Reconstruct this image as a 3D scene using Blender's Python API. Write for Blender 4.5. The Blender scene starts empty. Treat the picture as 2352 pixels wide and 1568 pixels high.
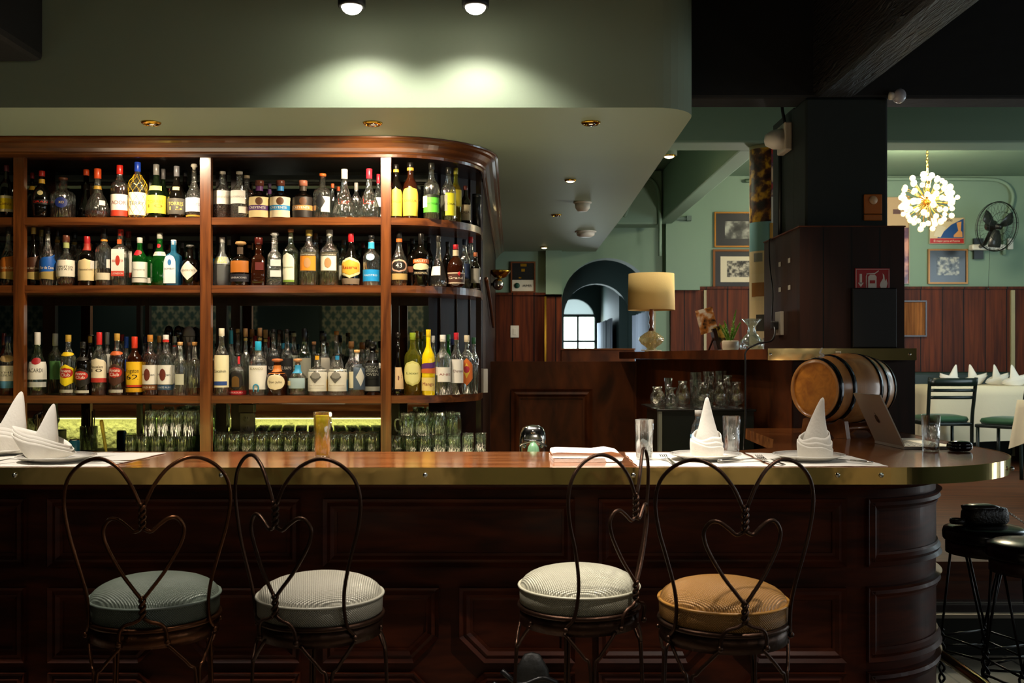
import bpy, bmesh, math, random
from mathutils import Vector, Matrix
random.seed(7)
F = 2287.0          # focal length in pixels of the 2352 wide frame
CX, HY, CZ = 1176.0, 820.0, 1.455
scene = bpy.context.scene
# ------------------------------------------------------------ camera
cam_d = bpy.data.cameras.new('camera'); cam = bpy.data.objects.new('camera', cam_d)
scene.collection.objects.link(cam); scene.camera = cam
cam.location = (0, 0, CZ); cam.rotation_euler = (math.pi/2, 0, 0)
cam_d.sensor_width = 36.0; cam_d.lens = 36.0*F/2352; cam_d.shift_y = (HY-784)/2352
cam_d.clip_start = .05; cam_d.clip_end = 60
cam_d.dof.use_dof = True; cam_d.dof.focus_distance = 4.2; cam_d.dof.aperture_fstop = 6.3
# ------------------------------------------------------------ world and exposure
w = bpy.data.worlds.new('world'); scene.world = w; w.use_nodes = True
w.node_tree.nodes['Background'].inputs[0].default_value = (.55, .75, .8, 1)
w.node_tree.nodes['Background'].inputs[1].default_value = .012
vs = scene.view_settings
vs.view_transform = 'Standard'; vs.look = 'None'; vs.gamma = 1; vs.exposure = 0.9; vs.use_curve_mapping = False
cy = scene.cycles
cy.max_bounces = 7; cy.diffuse_bounces = 3; cy.glossy_bounces = 4; cy.transmission_bounces = 6
cy.transparent_max_bounces = 24; cy.caustics_reflective = False; cy.caustics_refractive = False
cy.sample_clamp_indirect = 4.0; cy.sample_clamp_direct = 0
cy.use_adaptive_sampling = True; cy.adaptive_threshold = .03
cy.use_denoising = True
try: cy.denoiser = 'OPENIMAGEDENOISE'
except Exception: pass
# ------------------------------------------------------------ lamps
def spot(name, loc, to, watts, deg, blend=.5, col=(1, .86, .66), r=.03):
    d = bpy.data.lights.new(name, 'SPOT'); o = bpy.data.objects.new(name, d); scene.collection.objects.link(o)
    o.location = loc; v = Vector(to)-Vector(loc); o.rotation_euler = v.to_track_quat('-Z', 'Y').to_euler()
    d.energy = watts; d.spot_size = math.radians(deg); d.spot_blend = blend; d.color = col; d.shadow_soft_size = r
    return o
def point(name, loc, watts, col=(1, .86, .66), r=.05):
    d = bpy.data.lights.new(name, 'POINT'); o = bpy.data.objects.new(name, d); scene.collection.objects.link(o)
    o.location = loc; d.energy = watts; d.color = col; d.shadow_soft_size = r
    return o
def area(name, loc, to, watts, sx, sy, col=(1, .86, .66)):
    d = bpy.data.lights.new(name, 'AREA'); o = bpy.data.objects.new(name, d); scene.collection.objects.link(o)
    o.location = loc; v = Vector(to)-Vector(loc); o.rotation_euler = v.to_track_quat('-Z', 'Y').to_euler()
    d.shape = 'RECTANGLE'; d.size = sx; d.size_y = sy; d.energy = watts; d.color = col
    return o
WARM = (1, .80, .55); NEUT = (1, .90, .78); COOL = (.72, .90, 1)
ZS = 2.59            # underside of the lowered ceiling over the bar
spot('can_lamp_a', (-.676, 4.2, 2.90), (-.60, 5.25, 0), 21, 124, .6, NEUT, .04)
spot('can_lamp_b', (-.154, 4.2, 2.90), (-.22, 5.25, 0), 21, 124, .6, NEUT, .04)
spot('shelf_lamp_a', (-1.735, 4.787, ZS-.03), (-1.95, 5.25, 1.65), 32, 132, .9, WARM, .03)
spot('shelf_lamp_b', (-.67, 4.787, ZS-.03), (-.74, 5.25, 1.95), 42, 136, .9, WARM, .03)
spot('counter_lamp_a', (-1.9, 2.55, 3.25), (-1.65, 3.42, 1.1), 150, 50, .7, NEUT, .05)
spot('counter_lamp_b', (-.05, 3.2, 3.25), (-.0, 3.48, 1.1), 210, 54, .8, NEUT, .05)
spot('counter_lamp_c', (.95, 3.35, 3.25), (.75, 3.35, 1.1), 45, 50, .7, NEUT, .05)
spot('counter_lamp_d', (-.75, 2.7, 3.25), (-.45, 2.95, .8), 130, 50, .7, NEUT, .05)
spot('counter_lamp_e', (1.3, 2.3, 3.25), (.45, 2.85, .8), 85, 44, .7, NEUT, .03)
spot('drink_fill', (-.9, 3.6, 3.25), (-.7, 3.55, 1.1), 50, 40, .8, WARM, .03)  # added spot that brightens the golden drink, no lamp known there
spot('glassware_fill', (1.0, 3.45, 3.25), (1.15, 5.2, 1.15), 70, 34, .8, WARM, .04)  # added spot to liven the glassware on the black chest, source invented
point('beam_fill', (2.3, 8.2, 1.7), 26, NEUT, .1)  # added low fill that lights the green beam undersides, no lamp stands there
spot('aisle_lamp_a', (.585, 6.28, ZS-.03), (.585, 6.28, 0), 24, 130, .8, WARM, .03)
spot('aisle_lamp_b', (.33, 10.1, ZS-.03), (.33, 10.1, 0), 10, 130, .8, WARM, .03)
spot('dining_lamp_a', (1.12, 7.15, 2.96), (1.12, 7.15, 0), 14, 150, .6, NEUT, .04)
spot('dining_fill', (2.3, 7.9, 3.33), (2.3, 8.6, 0), 24, 150, .6, NEUT, .04)  # added unseen downlight standing in for daylight in the dining room
point('chandelier_lamp', (3.67, 8.8, 3.12), 60, (1, .86, .62), .16)
area('dining_window_light', (5.9, 7.6, 2.2), (3.0, 9.4, 1.4), 42, 2.6, 1.4, COOL)
area('far_window_light', (1.0, 15.6, 1.95), (1.0, 12, 1.6), 5, .6, .7, COOL)
area('counter_strip_light', (-1.45, 3.68, .980), (-1.45, 3.60, .78), 19, 4.2, .012, (1, .90, .46))
area('soffit_fill', (-1.0, 4.75, .2), (-1.0, 4.85, 2.5), 13, 4.2, .3, WARM)  # added upward fill imitating counter bounce onto the lowered ceiling
for i_, y_ in enumerate((-.3, .9, 2.1)): area('side_fill_%d' % (i_+1), (6.05, y_, 1.75), (0, y_+.6, 1.0), 6, .5, 1.7, (.86, .95, 1))  # added side panels for streaks on the brass, the wall has no windows
for i_, y_ in enumerate((4.7, 5.9)): area('brass_end_fill_%d' % (i_+1), (6.05, y_, 1.1), (0, y_, .9), 9, .4, 1.9, (.9, .97, 1))  # added tall panels for the curved brass end to reflect, no doors there
spot('rear_room_fill_a', (-1.4, -.4, 3.25), (-1.4, -2.4, .4), 140, 100, .8, WARM, .08)  # added fill lighting the room behind the camera for the brass to mirror
spot('rear_room_fill_b', (1.2, -.4, 3.25), (1.2, -2.4, .4), 140, 100, .8, WARM, .08)  # second added fill on the rear wall, unseen except in reflections
spot('rear_room_fill_c', (-4.6, -1.2, 3.25), (-4.6, -2.4, .6), 50, 110, .8, NEUT, .08)  # added fill for the rear wall's left part, mirrored in the cabinet
point('camera_side_fill_a', (.4, .2, 1.9), 4, NEUT, .14)  # added unseen fill near the camera for soffit and bar front
point('camera_side_fill_b', (2.6, .6, 1.9), 6, NEUT, .14)  # added unseen fill on the right, no pendant hangs there
point('camera_side_fill_c', (-2.6, .0, 2.23), 3, NEUT, .14)  # added unseen fill on the left, kept out of the mirror view

# ------------------------------------------------------------ helpers
def at(px, py, D): return Vector(((px-CX)/F*D, D, CZ+(HY-py)/F*D))
def ax(px, D): return (px-CX)/F*D
def az(py, D): return CZ+(HY-py)/F*D
def srgb(c):
    if isinstance(c, str):
        c = [int(c[i:i+2], 16)/255 for i in (0, 2, 4)]
    return tuple((x/12.92 if x <= .04045 else ((x+.055)/1.055)**2.4) for x in c)+(1,)
_M = {}
def nodes(name):
    m = bpy.data.materials.new(name); m.use_nodes = True
    nt = m.node_tree; return m, nt, nt.nodes, nt.links, nt.nodes['Principled BSDF']
def mat(name, col, rough=.5, metal=0, spec=.5, coat=0, bump=0, bscale=40, emit=None, es=0, trans=0, ior=1.45, var=0, vscale=6, sheen=0, alpha=1):
    if name in _M: return _M[name]
    m, nt, N, L, P = nodes(name)
    c = srgb(col); P.inputs['Base Color'].default_value = c
    P.inputs['Roughness'].default_value = rough; P.inputs['Metallic'].default_value = metal
    P.inputs['Specular IOR Level'].default_value = spec; P.inputs['Coat Weight'].default_value = coat
    P.inputs['Coat Roughness'].default_value = .08; P.inputs['Sheen Weight'].default_value = sheen
    P.inputs['Transmission Weight'].default_value = trans; P.inputs['IOR'].default_value = ior
    P.inputs['Alpha'].default_value = alpha
    if emit is not None:
        P.inputs['Emission Color'].default_value = srgb(emit); P.inputs['Emission Strength'].default_value = es
    if bump or var:
        tc = N.new('ShaderNodeTexCoord'); no = N.new('ShaderNodeTexNoise')
        L.new(tc.outputs['Object'], no.inputs['Vector'])
        if bump:
            no.inputs['Scale'].default_value = bscale; no.inputs['Detail'].default_value = 4
            b = N.new('ShaderNodeBump'); b.inputs['Strength'].default_value = bump; b.inputs['Distance'].default_value = .01
            L.new(no.outputs['Fac'], b.inputs['Height']); L.new(b.outputs['Normal'], P.inputs['Normal'])
        if var:
            n2 = N.new('ShaderNodeTexNoise'); n2.inputs['Scale'].default_value = vscale; n2.inputs['Detail'].default_value = 5
            L.new(tc.outputs['Object'], n2.inputs['Vector'])
            r = N.new('ShaderNodeValToRGB')
            r.color_ramp.elements[0].position = .3; r.color_ramp.elements[1].position = .7
            r.color_ramp.elements[0].color = tuple(x*(1-var) for x in c[:3])+(1,)
            r.color_ramp.elements[1].color = tuple(min(1, x*(1+var)) for x in c[:3])+(1,)
            L.new(n2.outputs['Fac'], r.inputs[0]); L.new(r.outputs[0], P.inputs['Base Color'])
    _M[name] = m; return m
def wood(name, c1, c2, scale=(3, 60, 60), rough=.3, coat=.3, bump=.1, planks=None, spec=.5):
    if name in _M: return _M[name]
    m, nt, N, L, P = nodes(name)
    tc = N.new('ShaderNodeTexCoord'); mp = N.new('ShaderNodeMapping'); mp.inputs['Scale'].default_value = scale
    no = N.new('ShaderNodeTexNoise'); no.inputs['Scale'].default_value = 1; no.inputs['Detail'].default_value = 6; no.inputs['Distortion'].default_value = .6
    r = N.new('ShaderNodeValToRGB'); r.color_ramp.elements[0].position = .32; r.color_ramp.elements[1].position = .7
    r.color_ramp.elements[0].color = srgb(c1); r.color_ramp.elements[1].color = srgb(c2)
    L.new(tc.outputs['Object'], mp.inputs[0]); L.new(mp.outputs[0], no.inputs['Vector']); L.new(no.outputs['Fac'], r.inputs[0])
    col = r.outputs[0]
    if planks:   # (axis, width): dark joints
        sx = N.new('ShaderNodeSeparateXYZ'); L.new(tc.outputs['Object'], sx.inputs[0])
        d = N.new('ShaderNodeMath'); d.operation = 'DIVIDE'; d.inputs[1].default_value = planks[1]; L.new(sx.outputs[planks[0]], d.inputs[0])
        f = N.new('ShaderNodeMath'); f.operation = 'FRACT'; L.new(d.outputs[0], f.inputs[0])
        g = N.new('ShaderNodeMath'); g.operation = 'GREATER_THAN'; g.inputs[1].default_value = .05; L.new(f.outputs[0], g.inputs[0])
        fl = N.new('ShaderNodeMath'); fl.operation = 'FLOOR'; L.new(d.outputs[0], fl.inputs[0])
        wn = N.new('ShaderNodeTexWhiteNoise'); wn.noise_dimensions = '1D'; L.new(fl.outputs[0], wn.inputs['W'])
        mm = N.new('ShaderNodeMapRange'); mm.inputs[3].default_value = .7; mm.inputs[4].default_value = 1.1; L.new(wn.outputs['Value'], mm.inputs[0])
        ml = N.new('ShaderNodeMath'); ml.operation = 'MULTIPLY'; L.new(mm.outputs[0], ml.inputs[0]); L.new(g.outputs[0], ml.inputs[1])
        vm = N.new('ShaderNodeVectorMath'); vm.operation = 'SCALE'; L.new(col, vm.inputs[0]); L.new(ml.outputs[0], vm.inputs['Scale']); col = vm.outputs[0]
    L.new(col, P.inputs['Base Color'])
    b = N.new('ShaderNodeBump'); b.inputs['Strength'].default_value = bump; b.inputs['Distance'].default_value = .004
    L.new(no.outputs['Fac'], b.inputs['Height']); L.new(b.outputs['Normal'], P.inputs['Normal'])
    P.inputs['Roughness'].default_value = rough; P.inputs['Coat Weight'].default_value = coat; P.inputs['Coat Roughness'].default_value = .12
    P.inputs['Specular IOR Level'].default_value = spec
    _M[name] = m; return m
def glass(name, tint=(1, 1, 1), k=1.0, rough=.02, body=0.0, bodycol='ffffff', relief=0, streak=0, cap=.42):
    """thin clear glass: straight-through tint with fresnel sheen; body adds some milky or tinted solid share"""
    if name in _M: return _M[name]
    m, nt, N, L, P = nodes(name); N.remove(P)
    out = [n for n in N if n.type == 'OUTPUT_MATERIAL'][0]
    t = N.new('ShaderNodeBsdfTransparent'); t.inputs[0].default_value = tuple(tint)+(1,)
    g = N.new('ShaderNodeBsdfGlossy'); g.inputs['Roughness'].default_value = rough; g.inputs[0].default_value = (1, 1, 1, 1)
    lw = N.new('ShaderNodeFresnel'); lw.inputs['IOR'].default_value = 1.5
    mu = N.new('ShaderNodeMath'); mu.operation = 'MULTIPLY'; mu.inputs[1].default_value = k; mu.use_clamp = True
    L.new(lw.outputs[0], mu.inputs[0])
    mn = N.new('ShaderNodeMath'); mn.operation = 'MINIMUM'; mn.inputs[1].default_value = cap; L.new(mu.outputs[0], mn.inputs[0]); mu = mn
    if relief:
        tc = N.new('ShaderNodeTexCoord'); v = N.new('ShaderNodeTexVoronoi'); v.inputs['Scale'].default_value = relief
        L.new(tc.outputs['Object'], v.inputs['Vector'])
        b = N.new('ShaderNodeBump'); b.inputs['Strength'].default_value = .8; b.inputs['Distance'].default_value = .006
        L.new(v.outputs['Distance'], b.inputs['Height']); L.new(b.outputs[0], g.inputs['Normal']); L.new(b.outputs[0], lw.inputs['Normal'])
    if streak:
        tc = N.new('ShaderNodeTexCoord'); mp = N.new('ShaderNodeMapping'); mp.inputs['Scale'].default_value = (70, 70, 9)
        v = N.new('ShaderNodeTexNoise'); v.inputs['Scale'].default_value = 1; v.inputs['Detail'].default_value = 2
        L.new(tc.outputs['Object'], mp.inputs[0]); L.new(mp.outputs[0], v.inputs['Vector'])
        b = N.new('ShaderNodeBump'); b.inputs['Strength'].default_value = streak; b.inputs['Distance'].default_value = .02
        L.new(v.outputs['Fac'], b.inputs['Height']); L.new(b.outputs[0], g.inputs['Normal']); L.new(b.outputs[0], lw.inputs['Normal'])
    mx = N.new('ShaderNodeMixShader'); L.new(mu.outputs[0], mx.inputs[0]); L.new(g.outputs[0], mx.inputs[2])
    if body:
        d = N.new('ShaderNodeBsdfDiffuse'); d.inputs[0].default_value = srgb(bodycol)
        tr = N.new('ShaderNodeBsdfTranslucent'); tr.inputs[0].default_value = srgb(bodycol); m3 = N.new('ShaderNodeMixShader'); m3.inputs[0].default_value = .4
        L.new(d.outputs[0], m3.inputs[1]); L.new(tr.outputs[0], m3.inputs[2]); d = m3
        m2 = N.new('ShaderNodeMixShader'); m2.inputs[0].default_value = body
        L.new(t.outputs[0], m2.inputs[1]); L.new(d.outputs[0], m2.inputs[2]); L.new(m2.outputs[0], mx.inputs[1])
    else:
        L.new(t.outputs[0], mx.inputs[1])
    L.new(mx.outputs[0], out.inputs[0])
    _M[name] = m; return m

def S4(x, y, z): return Matrix.Diagonal((x, y, z, 1))
class MB:
    def __init__(s): s.v = []; s.f = []; s.sm = []
    def add(s, vs, fs, smooth=False):
        o = len(s.v); s.v += [tuple(v) for v in vs]; s.f += [tuple(i+o for i in f) for f in fs]; s.sm += [smooth]*len(fs); return s
    def box(s, x0, x1, y0, y1, z0, z1, b=0):
        if b:
            m = min(abs(x1-x0), abs(y1-y0), abs(z1-z0))*.45; b = min(b, m)
            bm = bmesh.new(); bmesh.ops.create_cube(bm, size=1)
            for v in bm.verts: v.co = Vector((x0+(v.co.x+.5)*(x1-x0), y0+(v.co.y+.5)*(y1-y0), z0+(v.co.z+.5)*(z1-z0)))
            bmesh.ops.bevel(bm, geom=bm.edges[:], offset=b, segments=2, profile=.5, affect='EDGES')
            bm.verts.index_update()
            s.add([v.co.copy() for v in bm.verts], [[v.index for v in f.verts] for f in bm.faces]); bm.free(); return s
        v = [(x, y, z) for z in (z0, z1) for y in (y0, y1) for x in (x0, x1)]
        return s.add(v, [(0, 2, 3, 1), (4, 5, 7, 6), (0, 1, 5, 4), (2, 6, 7, 3), (0, 4, 6, 2), (1, 3, 7, 5)])
    def lathe(s, prof, c=(0, 0, 0), n=20, sq=0, sy=1.0, smooth=True, M=None, flute=0, nf=0):
        """prof: [(r, z)...] bottom to top; sq>0 squares the section; closes ends where r is 0"""
        vs = []; fs = []
        for (r, z) in prof:
            for k in range(n):
                a = 2*math.pi*(k+.5)/n; ca, sa = math.cos(a), math.sin(a)
                rr = r
                if sq and r > .001:
                    q = 2+sq*6; rr = r/((abs(ca)**q+abs(sa)**q)**(1/q))
                if nf and flute: rr *= 1+flute*math.cos(nf*a)
                p = Vector((rr*ca, rr*sa*sy, z))
                if M is not None: p = M @ p
                vs.append((p.x+c[0], p.y+c[1], p.z+c[2]))
        for i in range(len(prof)-1):
            for k in range(n):
                k2 = (k+1) % n
                fs.append((i*n+k, i*n+k2, (i+1)*n+k2, (i+1)*n+k))
        if prof[0][0] > 1e-5: fs.append(tuple(reversed(range(n))))
        if prof[-1][0] > 1e-5: fs.append(tuple((len(prof)-1)*n+k for k in range(n)))
        return s.add(vs, fs, smooth)
    def tube(s, pts, r, n=8, closed=False, smooth=True, caps=True):
        P_ = [Vector(p) for p in pts]; m = len(P_)
        rs = r if isinstance(r, (list, tuple)) else [r]*m
        vs = []; fs = []
        T = []
        for i in range(m):
            a = P_[(i-1) % m] if (closed or i > 0) else P_[0]; b = P_[(i+1) % m] if (closed or i < m-1) else P_[-1]
            t = (b-a); T.append(t.normalized() if t.length > 1e-9 else Vector((0, 0, 1)))
        u = Vector((0, 0, 1)) if abs(T[0].z) < .9 else Vector((1, 0, 0))
        u = (u-T[0]*u.dot(T[0])).normalized()
        for i in range(m):
            u = (u-T[i]*u.dot(T[i]))
            u = u.normalized() if u.length > 1e-6 else T[i].orthogonal().normalized()
            w_ = T[i].cross(u)
            for k in range(n):
                a = 2*math.pi*k/n; vs.append(P_[i]+(u*math.cos(a)+w_*math.sin(a))*rs[i])
        for i in range(m if closed else m-1):
            j = (i+1) % m
            for k in range(n):
                k2 = (k+1) % n; fs.append((i*n+k, i*n+k2, j*n+k2, j*n+k))
        if not closed and caps:
            fs.append(tuple(reversed(range(n)))); fs.append(tuple((m-1)*n+k for k in range(n)))
        return s.add(vs, fs, smooth)
    def prism(s, poly, z0, z1):
        """poly [(x,y)] counter-clockwise seen from above, extruded in z"""
        n = len(poly)
        vs = [(x, y, z0) for x, y in poly]+[(x, y, z1) for x, y in poly]
        fs = [tuple(reversed(range(n))), tuple(range(n, 2*n))]+[(i, (i+1) % n, n+(i+1) % n, n+i) for i in range(n)]
        return s.add(vs, fs)
    def prism_y(s, poly, y0, y1):
        """poly [(x,z)] extruded along y"""
        n = len(poly)
        vs = [(x, y0, z) for x, z in poly]+[(x, y1, z) for x, z in poly]
        fs = [tuple(range(n)), tuple(reversed(range(n, 2*n)))]+[(i, n+i, n+(i+1) % n, (i+1) % n) for i in range(n)]
        return s.add(vs, fs)
    def sweep(s, path, prof, smooth=False, closed_prof=True):
        """path [(x,y)], outward normal to the right of travel... prof [(out, z)]"""
        m = len(path); vs = []; fs = []; q = len(prof)
        for i in range(m):
            a = Vector(path[max(i-1, 0)]); b = Vector(path[min(i+1, m-1)]); t = (b-a).normalized()
            nrm = Vector((t.y, -t.x))
            c = Vector(path[i])
            if 0 < i < m-1:
                t1 = (c-a).normalized(); t2 = (b-c).normalized(); k = 1/max(.5, math.sqrt(max(.01, (1+t1.dot(t2))/2)))
            else: k = 1
            for (o, z) in prof: vs.append((c.x+nrm.x*o*k, c.y+nrm.y*o*k, z))
        for i in range(m-1):
            for j in range(q if closed_prof else q-1):
                j2 = (j+1) % q; fs.append((i*q+j, (i+1)*q+j, (i+1)*q+j2, i*q+j2))
        if closed_prof: fs.append(tuple(range(q))); fs.append(tuple(reversed([(m-1)*q+j for j in range(q)])))
        return s.add(vs, fs, smooth)
    def sphere(s, c, r, n=12, sc=(1, 1, 1)):
        m = max(4, n//2); prof = [(math.sin(math.pi*i/m)*1.0, -math.cos(math.pi*i/m)) for i in range(m+1)]
        prof[0] = (0.0001, -1); prof[-1] = (.0001, 1)
        M = Matrix.Diagonal((r*sc[0], r*sc[1], r*sc[2]))
        return s.lathe(prof, c, n, M=M)
    def xform(s, M):
        s.v = [tuple(M @ Vector(v)) for v in s.v]; return s
    def build(s, name, m, parent=None, mods=None, fix=False):
        me = bpy.data.meshes.new(name); me.from_pydata(s.v, [], s.f); me.polygons.foreach_set('use_smooth', s.sm)
        if fix:
            bm = bmesh.new(); bm.from_mesh(me); bmesh.ops.remove_doubles(bm, verts=bm.verts[:], dist=1e-5); bmesh.ops.recalc_face_normals(bm, faces=bm.faces[:]); bm.to_mesh(me); bm.free()
        me.update()
        o = bpy.data.objects.new(name, me); scene.collection.objects.link(o)
        for mm in (m if isinstance(m, (list, tuple)) else [m]): me.materials.append(mm)
        if parent is not None: o.parent = parent
        return o
def tag(o, label=None, cat=None, group=None, kind=None):
    if label: o['label'] = label
    if cat: o['category'] = cat
    if group: o['group'] = group
    if kind: o['kind'] = kind
    return o
def thing(name, label, cat, loc=(0, 0, 0), rz=0, group=None):
    o = bpy.data.objects.new(name, None); scene.collection.objects.link(o); o.empty_display_size = .05
    o.location = loc; o.rotation_euler = (0, 0, rz); return tag(o, label, cat, group)
def dup(root, loc=None, rz=None, label=None, group=None, sc=None):
    r = root.copy(); scene.collection.objects.link(r)
    if loc is not None: r.location = loc
    if rz is not None: r.rotation_euler = (0, 0, rz)
    if sc is not None: r.scale = (sc, sc, sc) if isinstance(sc, (int, float)) else sc
    if label: r['label'] = label
    if group: r['group'] = group
    for ch in list(root.children):
        c = ch.copy(); scene.collection.objects.link(c); c.parent = r
        for g in list(ch.children):
            d = g.copy(); scene.collection.objects.link(d); d.parent = c
    return r
def struct(o): o['kind'] = 'structure'; return o
def crom(pts, n=6, closed=False):
    P_ = [Vector(p) for p in pts]; m = len(P_); out = []
    for i in range(m if closed else m-1):
        p0 = P_[(i-1) % m] if (closed or i > 0) else P_[0]*2-P_[1]; p1 = P_[i]; p2 = P_[(i+1) % m]
        p3 = P_[(i+2) % m] if (closed or i < m-2) else P_[-1]*2-P_[-2]
        for k in range(n):
            t = k/n
            out.append(.5*((2*p1)+(-p0+p2)*t+(2*p0-5*p1+4*p2-p3)*t*t+(-p0+3*p1-3*p2+p3)*t**3))
    if not closed: out.append(P_[-1])
    return out
_F = {}
def text_mesh(body, size, width=None):
    key = body
    if key not in _F:
        c = bpy.data.curves.new('lettering', 'FONT'); c.body = body; c.size = 1; c.align_x = 'CENTER'; c.align_y = 'CENTER'; c.resolution_u = 2
        o = bpy.data.objects.new('lettering', c); scene.collection.objects.link(o)
        dg = bpy.context.evaluated_depsgraph_get(); me = bpy.data.meshes.new_from_object(o.evaluated_get(dg))
        vs = [tuple(v.co) for v in me.vertices]; fs = [tuple(p.vertices) for p in me.polygons]
        bpy.data.objects.remove(o); bpy.data.curves.remove(c); bpy.data.meshes.remove(me); _F[key] = (vs, fs)
    vs, fs = _F[key]
    if not vs: return [], []
    x0 = min(v[0] for v in vs); x1 = max(v[0] for v in vs)
    k = size if width is None else width/(x1-x0)
    ky = size if width is None else min(size, k*1.6) if size else k
    return [((v[0]-(x0+x1)/2)*k, v[1]*ky) for v in vs], fs
def flat_text(body, size, M, m, parent, name='lettering', width=None):
    """text in plane (x, z) of matrix M, facing -y"""
    vs, fs = text_mesh(body, size, width); mb = MB(); mb.add([M @ Vector((x, 0, y)) for x, y in vs], fs)
    return mb.build(name, m, parent)
# ------------------------------------------------------------ setting
GRN = mat('green_paint', '768f7b', .6, bump=.05, bscale=60)
GRN2 = mat('soffit_paint', '8fa08a', .55, bump=.04, bscale=50)
TEAL = mat('dark_teal_paint', '151f1d', .7, bump=.1, bscale=30)
TEAL2 = mat('grey_teal_paint', '4a5a54', .6)
BLK = mat('black_paint', '070909', .75, bump=.25, bscale=18)
WAIN = wood('wainscot_wood', '3c1609', '6a2f12', (30, 30, 1.5), .55, .0, .08, planks=(0, .23), spec=.2)
WAINP = wood('divider_wood', '36190a', '6e3816', (6, 6, 2.5), .5, .0, .08, spec=.25)
BASEW = wood('bar_front_wood', '2a1109', '50220f', (4, 4, 22), .45, .04, .06, spec=.16)
SHELFW = wood('shelf_wood', '482410', '7c4720', (2.5, 30, 40), .3, .4, .08)
SHELFV = wood('shelf_post_wood', '482410', '7c4720', (40, 30, 2.5), .3, .4, .08)
DARKW = wood('dark_panel_wood', '180b06', '2c140a', (20, 20, 2), .4, .05, .08, spec=.3)
TOPW = wood('bar_top_wood', '6e3c1b', 'a8683a', (2.2, 26, 20), .16, .8, .05)
BRASS = mat('brass', 'e6cb8c', .12, 1.0, bump=.35, bscale=2.5)
CHROME = mat('chrome', 'd0d0cc', .12, 1.0)
GOLD = mat('polished_brass', 'd9a93e', .15, 1.0)
WHITE = mat('white_plastic', 'd8d4c8', .45)
BLACKP = mat('black_plastic', '0c0c0d', .4)
MIRROR = mat('mirror', '9aa39c', .02, 1.0)

# floor: dark boards in the bar, pale tiles at the step
def tile_mat():
    m, nt, N, L, P = nodes('floor_tiles'); tc = N.new('ShaderNodeTexCoord'); b = N.new('ShaderNodeTexBrick')
    b.offset = 0; b.inputs['Scale'].default_value = 1; b.inputs['Brick Width'].default_value = .4; b.inputs['Row Height'].default_value = .4; b.inputs['Mortar Size'].default_value = .006
    b.inputs['Color1'].default_value = srgb('8d8474'); b.inputs['Color2'].default_value = srgb('7c7466'); b.inputs['Mortar'].default_value = srgb('3a342c')
    L.new(tc.outputs['Object'], b.inputs['Vector']); L.new(b.outputs['Color'], P.inputs['Base Color']); P.inputs['Roughness'].default_value = .35; return m
struct(MB().box(-8, 6.2, -2.6, 5.2, -.1, 0).build('floor', tile_mat()))
struct(MB().box(-8, 1.9, 5.2, 11, -.1, 0).build('floor', mat('bar_floor', '2a211b', .6)))
PLAT = wood('platform_boards', '3a1c0e', '64371d', (1.6, 22, 20), .6, .0, .1, spec=.2)
struct(MB().box(1.96, 6.2, 5.14, 10.8, .30, .40).box(-.1, 6.2, 8.0, 16.6, .29, .399).build('floor', PLAT))
struct(MB().box(1.96, 6.2, 5.15, 5.25, .20, .385).build('trim_1', wood('step_riser_wood', '3a1a0e', '5a2d17', (3, 20, 20), .3, .3)))
st = struct(MB().box(1.96, 6.2, 4.86, 5.16, 0, .195).build('trim_2', mat('black_stone_step', '141816', .25, bump=.1, bscale=12)))
MB().box(1.96, 6.2, 4.85, 4.90, .183, .2).box(1.96, 6.2, 5.10, 5.15, .196, .203).build('nosing', mat('steel_nosing', '8d857a', .35, 1), st)

# ceilings
struct(MB().box(-8, 6.2, -2.6, 5.0, 3.34, 3.44).build('ceiling', BLK))
struct(MB().box(.85, 6.2, 5.0, 10.9, 3.40, 3.5).build('ceiling', GRN))
pl = [(-8, 4.53), (.65, 4.53)]+[(.65+.2*math.sin(a), 4.73-.2*math.cos(a)) for a in [math.pi/2*i/8 for i in range(1, 9)]]+[(.867, 6.08), (.893, 7.98), (.90, 10.7), (-8, 10.7)]
so = struct(MB().prism(pl, ZS, 3.33).build('ceiling', GRN2))
so['label'] = 'lowered green ceiling box over the bar with rounded corner'
# beams
def beam(x0, x1, y0, y1, z0, z1, m, b=.015): return struct(MB().box(x0, x1, y0, y1, z0, z1, b).build('ceiling_beam', m))
beam(.86, 6.1, 5.0, 5.2, 2.756, 3.39, BLK)
beam(-2.9, -2.12, .5, 4.52, 2.79, 3.33, BLK, .03)
m, nt, N, L, P = nodes('rough_black_beam'); tc = N.new('ShaderNodeTexCoord'); mp = N.new('ShaderNodeMapping'); mp.inputs['Scale'].default_value = (30, 3, 30)
no = N.new('ShaderNodeTexNoise'); no.inputs['Scale'].default_value = 1.6; no.inputs['Detail'].default_value = 8; no.inputs['Distortion'].default_value = 1.5
bb = N.new('ShaderNodeBump'); bb.inputs['Strength'].default_value = 1; bb.inputs['Distance'].default_value = .05
L.new(tc.outputs['Object'], mp.inputs[0]); L.new(mp.outputs[0], no.inputs[0]); L.new(no.outputs[0], bb.inputs['Height']); L.new(bb.outputs[0], P.inputs['Normal'])
P.inputs['Base Color'].default_value = srgb('1b1a18'); P.inputs['Roughness'].default_value = .35
struct(MB().box(1.50, 1.715, 1.0, 4.99, 2.75, 3.33, .03).build('ceiling_beam', m))
beam(.90, 6.1, 6.6, 6.86, 2.876, 3.39, GRN)
beam(1.56, 1.71, 6.86, 10.66, 2.876, 3.39, GRN)
beam(.91, 1.555, 10.3, 10.6, 2.83, 3.39, GRN)
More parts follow.
